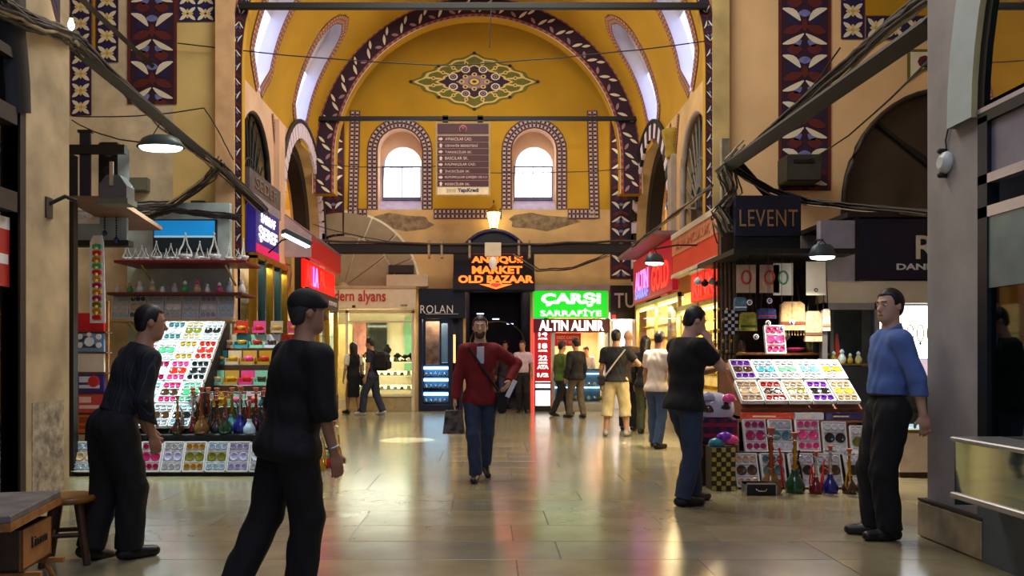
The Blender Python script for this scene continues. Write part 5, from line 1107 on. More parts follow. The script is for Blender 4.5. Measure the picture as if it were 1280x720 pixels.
# back of the right stall: dark booth, hanging goods
bo = thing('booth', 'dark timber booth with shelf behind the right stall', 'booth', (3.7, 10.2, 0)); bx('back_wall', -.55, .5, .5, .54, 0, 3.0, m_wood_d, bo); bx('soffit', -.86, .55, -1.05, .5, 2.52, 2.58, m_black, bo); bx('shelf', -.6, .45, -.55, .2, 1.36, 1.39, m_wood, bo, .004); bx('side_wall', -.6, -.56, -.3, .5, 0, 2.6, m_dark, bo); bx('side_wall', .48, .52, -.5, .5, 0, 2.6, M('grey_post', (120, 112, 104), .6), bo); bx('under_shelf_panel', -.56, .45, .1, .14, .8, 1.36, m_dark, bo)
bx('valance', -.6, .4, -.38, -.35, 2.35, 2.52, m_black, bo)
lv = sign_board('shop_sign', 'dark navy sign reading LEVENT in gold capitals', 3.28, 4.14, 10.5, 2.92, 3.46, m_navy, .1); text('sign_lettering', 'LEVENT', .3, M('gold_letter', (190, 150, 96), .4, .3), lv, (0, -.012, .24), width=.76, height=.22, space=1.1); bx('lower_panel', -.43, .43, .02, .1, -.4, 0, m_black, lv)
for k, (x, y0, y1, c, pr) in enumerate(((933, 331, 366, (186, 158, 130), 'red'), (962, 331, 366, (170, 140, 116), 'red'), (979, 329, 369, (236, 232, 220), 'green'), (1020, 327, 369, (255, 252, 236), None))):
    a, c_ = P(x, y1, 9.4), P(x, y0, 9.4)
    t = thing('printed_card', ['tan hanging card with a red oval ring, left', 'tan hanging card with a red oval ring, right', 'white hanging card with a green print', 'bright white hanging card under the lamp'][k], 'card', a); h_ = c_.z-a.z; bx('sheet', -.115, .115, 0, .012, 0, h_, M('card_%d' % k, c, .5, var=.03), t)
    b = MB()
    if pr: b.tube([(.055*math.cos(q), -.006, h_*.55+.075*math.sin(q)) for q in np.linspace(0, 2*PI, 15)], .012, GM(pr, GL[pr], .6), 5)
    else: b.tube([(.02*math.cos(q), -.006, .06+.02*math.sin(q)) for q in np.linspace(0, 2*PI, 9)], .005, m_cable, 5)
    b.build('print', t); b = MB(); b.tube([(0, .006, h_), (0, .006, 2.53-a.z)], .005, m_cable, 5); b.build('cord', t)
place_set(P(970, 443, 9.35), math.radians(14), 'pink', 'pink', 'standing upright on the booth shelf', 'glass sets in the booth', sc=.98)
for k, (x, y_, c1, w_, h_, nm) in enumerate(((990, 395, (206, 170, 120), .3, .34, 'tan fringed woven bag hanging in the booth'), (1016, 408, (190, 160, 130), .2, .36, 'pale woven pouch hanging in the booth'), (1032, 400, (226, 206, 186), .09, .26, 'narrow cream pouch hanging at the booth edge'), (935, 402, (150, 150, 50), .2, .22, 'yellow and green patterned bag hanging in the booth'), (958, 392, (60, 66, 130), .22, .12, 'blue and red striped roll hanging in the booth'), (925, 380, (90, 130, 150), .14, .16, 'blue glass-bead bag hanging in the booth'))):
    c_ = P(x, y_, 9.5); t = thing('woven_bag', nm, 'bag', c_); mt = M('weave_%d' % k, c1, .85, var=.3, scale=22); b = MB()
    b.prism([(-w_*.5, -h_*.5), (w_*.5, -h_*.5), (w_*.46, h_*.4), (w_*.3, h_*.5), (-w_*.3, h_*.5), (-w_*.46, h_*.4)], lambda p: (p[0], -.03, p[1]), lambda p: (p[0], .03, p[1]), mt); b.build('body', t)
    bx('trim_band', -w_*.49, w_*.49, -.036, -.03, -h_*.3, -h_*.2, M('bag_trim_%d' % k, [(120, 50, 40), (90, 60, 40), (160, 120, 90), (40, 60, 30), (170, 40, 40), (230, 230, 240)][k], .8), t)
    b = MB(); b.tube([(-w_*.3, 0, h_*.5), (0, 0, 2.53-c_.z), (w_*.3, 0, h_*.5)], .006, m_cable_b, 5); b.build('strap', t)
    if k == 0:
        for j in range(9): b = MB(); b.tube([(-.14+.035*j, 0, -h_*.5), (-.14+.035*j, 0, -h_*.5-.06)], .006, mt, 4); b.build('tassel', t)
for k, (x, y_) in enumerate(((960, 404), (977, 410), (990, 403), (945, 421), (937, 378), (962, 376))):
    t = thing('evil_eye_bead', 'round white and blue eye bead charm, %s of six hanging in the booth' % ordn[k], 'charm', P(x, y_, 9.3), 0, 'eye bead charms'); T = Matrix.Rotation(PI/2, 4, 'X')
    for r0, mt, h0 in ((.034, m_white, 0), (.02, GM('cobalt', (20, 40, 150)), .008), (.009, m_white, .012)): b = MB(); b.lathe([(r0, h0), (r0*.8, h0+.008)], mt, 12, T=T); b.build('ring' if r0 > .03 else 'iris', t)
    b = MB(); b.tube([(0, .0, .03), (0, 0, 2.53-t.location.z)], .003, m_cable_b, 4); b.build('cord', t)
for k, (x, c, nm, pr) in enumerate(((1000, 'pink', 'pink ceramic boat dish on the booth shelf', [(.03, 0), (.12, .03), (.16, .06), (.14, .055), (.06, .02)]), (992, 'white', 'white dome lidded bowl on the booth shelf', [(.03, 0), (.03, .05), (.015, .09), (.07, .16), (.1, .19), (.09, .23), (.04, .25)]), (1022, 'olive', 'pale green lantern jar on the booth shelf', [(.04, 0), (.05, .02), (.05, .14), (.03, .17)]), (940, 'dark brown', 'brown wooden jar on the booth shelf', [(.05, 0), (.06, .03), (.05, .12), (.03, .15)]))):
    t = thing('ceramic_dish', nm, 'dish', (P(x, 443, 9.5).x, 9.75+.12*(k % 2), 1.39)); b = MB(); b.lathe(pr, GM(c, GL[c], .4), 12); b.build('body', t); b = MB(); b.lathe([(pr[0][0]*1.2, -.0), (pr[0][0]*1.1, .012)], m_gold, 10); b.build('foot', t)
for k in range(7):     # strings of dark beads and belts at the booth's left
    t = thing('belt_string', 'dark hanging belt of brass bells, %s from the left beside the booth' % ordn[k], 'belt', P(893+5.2*k, 400, 10.0), 0, 'hanging belts'); b = MB(); b.tube([(0, 0, 2.53-t.location.z), (.01, 0, -.2), (0, 0, -.62-.05*(k % 3))], .016, m_wood_d, 5); b.build('strap', t)
    for j in range(6): b = MB(); b.lathe([(.005, .0), (.022, .015), (.02, .035), (.004, .05)], m_gold if (j+k) % 2 else m_black, 7, c=(0, -.02, .1-.13*j)); b.build('bell', t)
po = thing('post', 'grey post at the corner of the right kiosk carrying cables', 'post', (3.24, 10.85, 0)); bx('shaft', -.05, .05, -.05, .05, 0, 4.3, M('dusty_post', (150, 140, 116), .7, var=.25), po, .01); bx('conduit', .07, .1, -.04, -.01, .5, 3.9, m_cable_b, po); bx('base', -.08, .08, -.08, .08, 0, .1, m_cable, po)
for k in range(5):
    t = thing('bell_charm', 'small grey and white hanging bell charm by the RINK sign, %s from the left' % ordn[k], 'charm', P(872+9*k, 352+2*(k % 2), 10.7), 0, 'bell charms'); b = MB(); b.lathe([(.004, -.05), (.045, -.03), (.05, .01), (.02, .05), (.004, .06)], [m_white, m_cable_b, m_white, m_black, m_cable][k], 9); b.build('body', t); b = MB(); b.tube([(0, 0, .06), (0, 0, .22)], .004, m_cable_b, 4); b.build('cord', t)
# ---- right-hand shop with the consultancy sign
s2 = sign_board('shop_sign', 'navy sign with a large pale R and the word DANIŞMANLIK', 4.42, 5.75, 9.5, 2.26, 2.98, M('deep_navy', (14, 16, 48), .4), .1); text('sign_lettering', 'R', .4, M('cream_letter', (250, 236, 214), .5), s2, (.14, -.012, .38), width=.24, height=.28, bold=.004); text('sign_lettering', 'DANIŞMANLIK', .14, m_white, s2, (.34, -.012, .14), width=1.1, height=.1, bold=.004)
bx('frame', -.7, -.665, -.03, .1, -.02, .74, m_black, s2)
wp = tag(bx('wall_panel', 3.98, 4.42, 9.5, 9.62, 2.24, 2.96, M('pale_grey_panel', (176, 172, 184), .5)), 'pale grey blank panel beside the navy consultancy sign', 'panel')
lt = struct(bx('trim_5', 4.0, 6.4, 9.52, 9.7, 1.98, 2.24, m_cream), 'cream lintel above the right-hand shop window')
rsf = thing('shopfront', 'right-hand shopfront with a dark window and a cream counter base', 'shopfront', (4.9, 9.4, 0)); bx('frame_post', -.9, -.84, .1, .2, .8, 1.98, m_alum, rsf); bx('frame_post', -.28, -.22, .1, .2, .8, 1.98, m_alum, rsf); bx('frame_head', -.9, -.22, .1, .2, 1.9, 1.98, m_alum, rsf); bx('pane', -.84, -.28, .14, .15, 1.25, 1.9, m_glass, rsf); bx('dark_panel', -.86, -.24, .12, .18, .5, 1.22, M('dark_panel', (18, 20, 24), .4), rsf); bx('back_panel', -.9, -.2, .6, .64, .8, 1.98, M('slate_backdrop', (54, 66, 74), .5, var=.4, scale=5), rsf)
b = MB(); b.lathe([(.02, 1.28), (.05, 1.3), (.03, 1.5), (.015, 1.62)], M('red_lamp_glass', (190, 50, 40), .3), 8, c=(-.62, .35, 0)); b.build('red_ornament', rsf)
rc = thing('glass_counter', 'brightly lit glass counter with white goods at the right-hand shop', 'counter', (5.2, 8.95, 0)); bx('base', -.62, .9, -.1, .5, .06, .5, M('counter_cream', (226, 206, 184), .5), rc, .006); bx('toe_kick', -.6, .9, -.07, .5, 0, .06, m_wood_d, rc); bx('trim_edge', -.63, .91, -.11, .5, .5, .53, m_gold, rc); bx('lower_pane', -.62, .9, -.1, -.09, .53, .92, m_glass, rc); bx('shelf', -.62, .9, -.09, .5, .72, .735, m_glass, rc); bx('counter_top', -.63, .91, -.11, .5, .92, .95, m_glass_t, rc); bx('lit_floor', -.6, .88, -.06, .46, .531, .55, M('lit_white_shelf', (235, 245, 255), .4, emit=.9, var=0), rc)
bl2 = thing('light_box', 'glowing white back-lit panel behind the right-hand counter', 'light box', (5.1, 9.62, 1.0)); bx('diffuser', -.38, .9, 0, .04, .32, .95, M('white_glow', (240, 250, 255), .4, emit=2.6, var=0), bl2); bx('lower_diffuser', -.38, .9, 0, .04, -.05, .3, M('pinkish_glow', (240, 214, 226), .4, emit=.7, var=.1), bl2); bx('frame', -.4, .92, .04, .08, -.07, .97, m_alum, bl2)
for k, (x, c) in enumerate(((4.72, 'mint'), (4.87, 'white'), (5.02, 'pink'), (5.17, 'clear blue'), (5.32, 'teal'), (5.47, 'beige'))):
    dup(fg, (x, 9.3+.08*(k % 2), .951), (0, 0, 0), '%s jar on the right-hand glass counter, %s from the left' % (c, ordn[k]), 'jars on the right-hand counter', 1.0+.2*(k % 3), {'body': GM(c, GL[c]), 'lid': GM('white', GL['white'])})
for k, (x, c) in enumerate(((4.75, 'turquoise'), (4.95, 'white'), (5.15, 'turquoise'), (5.35, 'pink'))): dup(fg, (x, 9.1, .551), (0, 0, 0), '%s jar inside the right-hand glass counter, %s from the left' % (c, ordn[k]), 'jars inside the right-hand counter', .95, {'body': GM(c, GL[c]), 'lid': GM('white', GL['white'])})
for k in range(5): t = thing('necklace', 'gilt necklace hanging before the white back-lit panel, %s from the left' % ordn[k], 'necklace', (4.83+.12*k, 9.55, 1.72), 0, 'hanging necklaces'); b = MB(); b.tube([(.04*math.sin(q), 0, -.1+.1*math.cos(q)) for q in np.linspace(0, 2*PI, 15)], .006, m_gold, 5); b.build('chain', t); b = MB(); b.lathe([(.004, -.24), (.016, -.22), (.004, -.2)], m_cable_b, 6); b.build('pendant', t)
for k, c in enumerate(('gold', 'amber', 'white', 'gold', 'beige')): dup(fg, (4.12+.1*k, 9.7, 1.26), (0, 0, 0), '%s jar in the dark right-hand window, %s from the left' % (c, ordn[k]), 'jars in the dark right-hand window', .7+.15*(k % 3), {'body': GM(c, GL[c]), 'lid': GM('white', GL['white'])})
bx('goods_shelf', -.84, -.28, .16, .5, 1.24, 1.26, m_gold, rsf)
kd = MB(); kd.box(6.4, 6.5, 9.5, 12.8, 0, 3.0, m_plaster_g); kd.box(4.3, 6.5, 10.9, 11.0, 0, 3.0, m_plaster_g); kd.box(4.3, 6.5, 9.5, 12.8, 3.0, 3.06, m_dark); struct(kd.build('wall_shop_right'), 'grey shell of the right-hand shop')

# ================================================================ NEAR LEFT: table, stool, crate
tb = thing('low_table', 'low table with a grey printed top at the lower left', 'table', (-2.98, 4.27, 0), .2); bx('table_top', -.6, .54, -.39, .39, .50, .54, M('grey_print_top', (120, 114, 112), .6, var=.25, scale=8), tb, .006); bx('edge_band', -.605, .545, -.395, .395, .46, .502, m_wood, tb)
for x in (-.54, -.1):
    for y_ in (-.36, .3): bx('leg', x, x+.06, y_, y_+.06, 0, .47, m_wood_d, tb)
bx('apron', -.5, .44, -.33, -.3, .43, .46, m_wood_d, tb); bx('apron', .42, .45, -.3, .3, .43, .46, m_wood_d, tb)
stl = thing('stool', 'small round-seated dark wooden stool beside the low table', 'stool', (-2.72, 5.22, 0), .3)
b = MB(); b.lathe([(.15, .39), (.168, .40), (.172, .42), (.16, .435), (.12, .43)], M('varnished_seat', (150, 100, 40), .3, var=.2), 24); b.build('seat', stl)
for k in range(4):
    a = PI/4+PI/2*k; b = MB(); b.tube([(.1*math.cos(a), .1*math.sin(a), .395), (.185*math.cos(a), .185*math.sin(a), 0)], [.03, .024], m_wood_d, 8); b.build('leg', stl)
    a2 = a+PI/2; q = .52; b = MB(); b.tube([((.1+.085*q)*math.cos(a), (.1+.085*q)*math.sin(a), .395*(1-q)), ((.1+.085*q)*math.cos(a2), (.1+.085*q)*math.sin(a2), .395*(1-q))], .016, m_wood_d, 7); b.build('stretcher', stl)
cs_ = thing('wooden_crate', 'open wooden crate with dark lettering on a trestle at the lower left', 'crate', (-2.71, 4.42, .19), .14)
m_crate = M('pale_crate_wood', (176, 116, 60), .6, var=.2, scale=12); bx('front_panel', -.34, .22, -.2, -.185, 0, .22, m_wood_d, cs_); bx('end_panel', .205, .22, -.2, .2, 0, .22, m_crate, cs_); bx('back_panel', -.34, .22, .185, .2, 0, .22, m_wood_d, cs_); bx('end_panel', -.34, -.325, -.2, .2, 0, .22, m_wood_d, cs_); bx('bottom', -.34, .22, -.2, .2, 0, .012, m_wood_d, cs_); text('crate_lettering', 'Limon', .12, m_dark, cs_, (.223, .02, .13), rotL, width=.2, height=.06)
tr = thing('trestle', 'pale wooden trestle carrying the crate', 'trestle', (-2.71, 4.42, 0), .14)
for y_ in (-.17, .15): bx('rail', -.4, .3, y_, y_+.03, .15, .178, m_crate, tr)
for s in (-1, 1):
    for x in (-.25, .2): b = MB(); b.tube([(x, s*.16, .15), (x+.06, s*.2, 0)], .014, m_crate, 6); b.build('leg', tr)

# ================================================================ CABLES
def cable(name, label, pts, r, mat, wob=0.0, n=5, par=None):
    q = [Vector(p) for p in pts]; out = []
    for a, c in zip(q[:-1], q[1:]):
        for k in range(n): out.append(a.lerp(c, k/n)+Vector([random.uniform(-wob, wob) for _ in range(3)])*(1 if 0 < k else 0))
    out.append(q[-1]); b = MB(); b.tube(out, r, mat, 6)
    o = b.build(name, par)
    return tag(o, label, 'cable') if label else o
def bundle(label, pts, strands, spread, cat='cable bundle'):
    t = thing('cable_bundle', label, cat, pts[0]); p0 = Vector(pts[0])
    for k in range(strands):
        off = Vector([random.uniform(-spread, spread) for _ in range(3)]); cable('strand', None, [Vector(p)-p0+off*random.uniform(.3, 1.2) for p in pts], random.uniform(.007, .018), random.choice([m_cable, m_cable, m_cable_b, m_cable_w]), .012, 5, t)
    return t
bundle('thick sagging grey cable bundle running from the left pier to the corridor corner', [P(-12, 0, 6.0), P(38, 26, 6.5), P(84, 42, 7.15), P(100, 56, 7.9), P(165, 118, 9.6), P(228, 172, 11.2), P(280, 214, 12.5), P(330, 262, 13.0)], 26, .075)
bundle('tangle of cables fanning out on the cream wall above the left stall', [P(276, 205, 12.4), P(255, 228, 12.4), P(215, 258, 12.4), P(165, 262, 12.0)], 12, .14)
bundle('pale cables drooping along the top of the turquoise panel', [P(158, 268, 12.0), P(185, 272, 12.2), P(215, 262, 12.3), P(262, 268, 12.4), P(300, 272, 12.5)], 5, .04)
bundle('thick cable bundle running from the right pier down to the kiosk post', [P(1172, -14, 6.4), P(1108, 36, 7.4), P(1056, 84, 8.5), P(985, 145, 9.8), P(918, 205, 10.8)], 20, .06)
bundle('knot of tangled cables at the top of the kiosk post', [P(930, 185, 10.7), P(905, 212, 10.7), P(915, 240, 10.7), P(898, 262, 10.7), P(912, 290, 10.7)], 14, .13)
bundle('pale cables sweeping right from the kiosk post to the grey pier', [P(915, 210, 10.7), P(965, 238, 10.9), P(1010, 252, 11.0), P(1064, 258, 10.5), P(1165, 268, 9.0)], 8, .05)
bundle('grey conduit cable climbing to the post from the far beam', [P(790, 308, 16.0), P(812, 292, 14.5), P(850, 262, 12.5), P(890, 232, 11.0)], 5, .03)
bundle('cables dropping along the left wall behind the strip lamp', [P(332, 262, 13.2), P(344, 290, 14.9), P(346, 340, 15.2), P(346, 420, 15.2)], 5, .03)
bundle('loose cable tail at the right of the far beam', [P(640, 318, 18.68), P(672, 338, 18.68), P(715, 335, 18.68), P(760, 318, 18.68)], 4, .06)
lb = thing('light_bulb', 'small lit bare bulb hanging from the cable bundle on the left pier', 'lamp', P(89, 30, 7.1)); b = MB(); b.lathe([(.004, -.06), (.022, -.04), (.03, -.01), (.02, .025), (.012, .05)], M('lit_bulb', (255, 232, 180), .4, emit=8, var=0), 10); b.build('bulb_glass', lb); b = MB(); b.lathe([(.014, .05), (.016, .06), (.014, .09)], m_black, 8); b.build('socket', lb)
def bar(name, label, a, c, r, mat):
    t = MB(); t.tube([a, c], r, mat, 4, False); return tag(t.build(name), label, 'beam')
bar('timber_beam', 'dark slanting timber beam under the left cable bundle', P(96, 62, 8.0), P(276, 210, 12.6), .075, m_beam)
bar('timber_beam', 'thin dark slanting bar crossing the painted band at upper left', P(88, -14, 8.6), P(190, 82, 12.6), .045, m_beam)
bar('timber_beam', 'heavy dark slanting timber beam at upper right', P(1168, 28, 6.3), P(902, 214, 11.0), .10, m_beam)
bar('timber_beam', 'short dark brace beam behind the knot of cables', P(925, 205, 10.9), P(975, 262, 11.2), .06, m_beam)
bx_ = thing('junction_box', 'large dark metal cabinet on the painted band at upper right', 'junction box', P(1008, 210, 12.4)); bx('case', -.3, .24, 0, .4, -.2, .22, M('sooty_metal', (52, 50, 44), .6, var=.2), bx_, .02); bx('slot', -.2, .12, -.012, 0, .08, .13, m_black, bx_); bx('lid', -.28, .22, -.01, 0, -.18, .06, M('sooty_lid', (60, 58, 50), .6), bx_)
for k, (a, c, d) in enumerate(((P(222, 54, 12.7), P(560, 82, 12.9), .05), (P(560, 82, 12.9), P(905, 48, 12.7), .05), (P(391, 205, 18.8), P(546, 208, 18.8), .05), (P(611, 216, 18.8), P(803, 210, 18.8), .04), (P(391, 280, 18.75), P(545, 305, 18.75), .12), (P(90, 145, 12.6), P(255, 135, 12.6), .06), (P(255, 135, 12.6), P(292, 200, 12.6), -.03), (P(960, 160, 11.5), P(1050, 60, 8.5), .1), (P(1010, 200, 12.5), P(1166, 70, 5.88), .1), (P(90, 150, 12.5), P(200, 178, 9.6), .1), (P(75, 40, 7.2), P(72, 260, 7.2), 0), (P(614, 0, 15.9), P(612, 60, 15.9), 0))):
    b = MB(); b.tube(sag(a, c, d, 10, .006), .010 if k != 10 else .006, m_cable_b, 5); tag(b.build('wire'), ['thin wire across the corridor entrance, left half', 'thin wire across the corridor entrance, right half', 'thin wire left of the directory sign', 'thin wire right of the directory sign', 'loose wire hanging above the dark far beam at left', 'thin wire along the cream facade at upper left', 'short wire dropping at the left corridor corner', 'loose wire beside the right purple band', 'loose wire above the dark cabinet at upper right', 'thin wire to the left pendant lamp', 'wire running down the worn left pier', 'short wire hanging from the vault crown'][k], 'wire')
# ================================================================ PEOPLE: smooth implicit surfaces meshed with surface nets
V3 = lambda *a: np.array(a, float)
def unit(v): return v/max(1e-9, np.linalg.norm(v))
class Prim:
    def __init__(s, kind, a, b=None, r0=0, r1=0, fr=None, k=.03, cuts=()): s.kind, s.a, s.b, s.r0, s.r1, s.fr, s.k, s.cuts = kind, a, b, r0, r1, fr, k, cuts
    def box(s):
        if s.kind == 'cone': m = max(s.r0, s.r1); return np.minimum(s.a, s.b)-m, np.maximum(s.a, s.b)+m
        m = max(s.r0); return s.a-m, s.a+m
    def d(s, p):
        if s.kind == 'cone':
            ab = s.b-s.a; L2 = max(1e-9, ab@ab); t = np.clip(((p-s.a)@ab)/L2, 0, 1)
            q = p-(s.a+t[..., None]*ab); d = np.sqrt((q*q).sum(-1))-(s.r0+(s.r1-s.r0)*t)
        else:
            q = (p-s.a)@s.fr if s.fr is not None else (p-s.a)
            r = np.array(s.r0); k0 = np.sqrt(((q/r)**2).sum(-1)); k1 = np.sqrt(((q/(r*r))**2).sum(-1)); d = k0*(k0-1)/np.maximum(k1, 1e-6)
        for pt, n in s.cuts: d = np.maximum(d, (p-pt)@n)
        return d
def cone(a, b, r0, r1, k=.03, cuts=()): return Prim('cone', np.array(a, float), np.array(b, float), r0, r1, None, k, cuts)
def ell(c, r, fr=None, k=.03, cuts=()): return Prim('ell', np.array(c, float), None, r, 0, fr, k, cuts)
def inflate(p, e, k=None):
    q = Prim(p.kind, p.a, p.b, p.r0, p.r1, p.fr, k or p.k, p.cuts)
    if p.kind == 'cone': q.r0 += e; q.r1 += e
    else: q.r0 = tuple(x+e for x in p.r0)
    return q
def sdf_mesh(name, prims, h, mat, parent, cuts=(), sub=(), fold=0.0, hollow=None):
    lo = np.min([p.box()[0] for p in prims], 0)-3*h-.01; hi = np.max([p.box()[1] for p in prims], 0)+3*h+.01
    n = np.ceil((hi-lo)/h).astype(int)+1
    ax = [lo[i]+h*np.arange(n[i]) for i in range(3)]
    D = np.full(n, .5)
    for p in prims:
        a, b = p.box(); m = p.k+2.5*h
        i0 = np.clip(np.floor((a-m-lo)/h).astype(int), 0, n-1); i1 = np.clip(np.ceil((b+m-lo)/h).astype(int)+1, 1, n)
        sl = tuple(slice(i0[i], i1[i]) for i in range(3))
        G = np.stack(np.meshgrid(*[ax[i][sl[i]] for i in range(3)], indexing='ij'), -1)
        d = p.d(G); o = D[sl]; t = np.maximum(p.k-np.abs(d-o), 0)/p.k; D[sl] = np.minimum(d, o)-t*t*p.k*.25
    G = None
    if cuts or fold or sub: G = np.stack(np.meshgrid(*ax, indexing='ij'), -1)
    if fold:
        D = D+fold*(np.sin(G[..., 2]*31+5*np.sin(G[..., 0]*17+G[..., 1]*11))*.6+np.sin(G[..., 0]*41+G[..., 2]*19+3*np.sin(G[..., 1]*23))*.4)
    for pt, nn in cuts: D = np.maximum(D, (G-pt)@nn)
    for f in sub: D = np.maximum(D, f(G))
    S_ = D < 0
    # active cells
    c = np.zeros(np.array(n)-1, int)
    for dx in (0, 1):
        for dy in (0, 1):
            for dz in (0, 1): c += S_[dx:n[0]-1+dx, dy:n[1]-1+dy, dz:n[2]-1+dz]
    act = (c > 0) & (c < 8); I = np.argwhere(act); idx = np.full(c.shape, -1); idx[act] = np.arange(len(I))
    acc = np.zeros((len(I), 3)); cnt = np.zeros(len(I))
    for axis in range(3):
        o1, o2 = [q for q in range(3) if q != axis]
        for u in (0, 1):
            for v in (0, 1):
                s0 = np.zeros(3, int); s0[o1] = u; s0[o2] = v; s1 = s0.copy(); s1[axis] = 1
                A = I+s0; B = I+s1; da = D[A[:, 0], A[:, 1], A[:, 2]]; db = D[B[:, 0], B[:, 1], B[:, 2]]
                m = (da < 0) != (db < 0); t = np.where(m, da/np.where(m, da-db, 1), 0)
                P_ = A+t[:, None]*(B-A); acc[m] += P_[m]; cnt[m] += 1
    V = lo+acc/np.maximum(cnt, 1)[:, None]*h
    F = []
    for axis in range(3):
        o1, o2 = (axis+1) % 3, (axis+2) % 3
        a = [slice(None)]*3; b = [slice(None)]*3; a[axis] = slice(0, n[axis]-1); b[axis] = slice(1, n[axis])
        E = np.argwhere(S_[tuple(a)] != S_[tuple(b)]); E = E[(E[:, o1] > 0) & (E[:, o2] > 0) & (E[:, o1] < n[o1]-1) & (E[:, o2] < n[o2]-1)]
        e1 = np.zeros(3, int); e1[o1] = 1; e2 = np.zeros(3, int); e2[o2] = 1
        q = [E-e1-e2, E-e2, E, E-e1]; Q = np.stack([idx[x[:, 0], x[:, 1], x[:, 2]] for x in q], 1)
        ins = S_[E[:, 0], E[:, 1], E[:, 2]]; Q[~ins] = Q[~ins][:, ::-1]; F.append(Q)
    F = np.concatenate(F)
    me = bpy.data.meshes.new(name); me.vertices.add(len(V)); me.vertices.foreach_set('co', V.astype(np.float32).ravel())
    me.loops.add(len(F)*4); me.loops.foreach_set('vertex_index', F.astype(np.int32).ravel()); me.polygons.add(len(F)); me.polygons.foreach_set('loop_start', np.arange(len(F), dtype=np.int32)*4)
    me.polygons.foreach_set('use_smooth', np.ones(len(F), bool)); me.update(calc_edges=True); me.validate()
    me.materials.append(mat)
    return link(name, me, parent)
def ik(a, c, l1, l2, pole):
    d = c-a; L = np.linalg.norm(d)
    if L > (l1+l2)*.995: c = a+d*((l1+l2)*.995/L); d = c-a; L = np.linalg.norm(d)
    x = (l1*l1-l2*l2+L*L)/(2*L); y_ = math.sqrt(max(0, l1*l1-x*x)); u = d/L; p = unit(pole-(pole@u)*u)
    return a+u*x+p*y_, c
SKIN = {'light': M('skin_light', (206, 160, 132), .55, var=.05), 'tan': M('skin_tan', (178, 128, 98), .55, var=.06), 'dim': M('skin_brown', (150, 104, 80), .55, var=.06)}
def cloth(name, rgb): return M('cloth_'+name, rgb, .85, var=.12, scale=9)
HAIRB = M('black_hair', (16, 13, 12), .5, var=.2, scale=40)
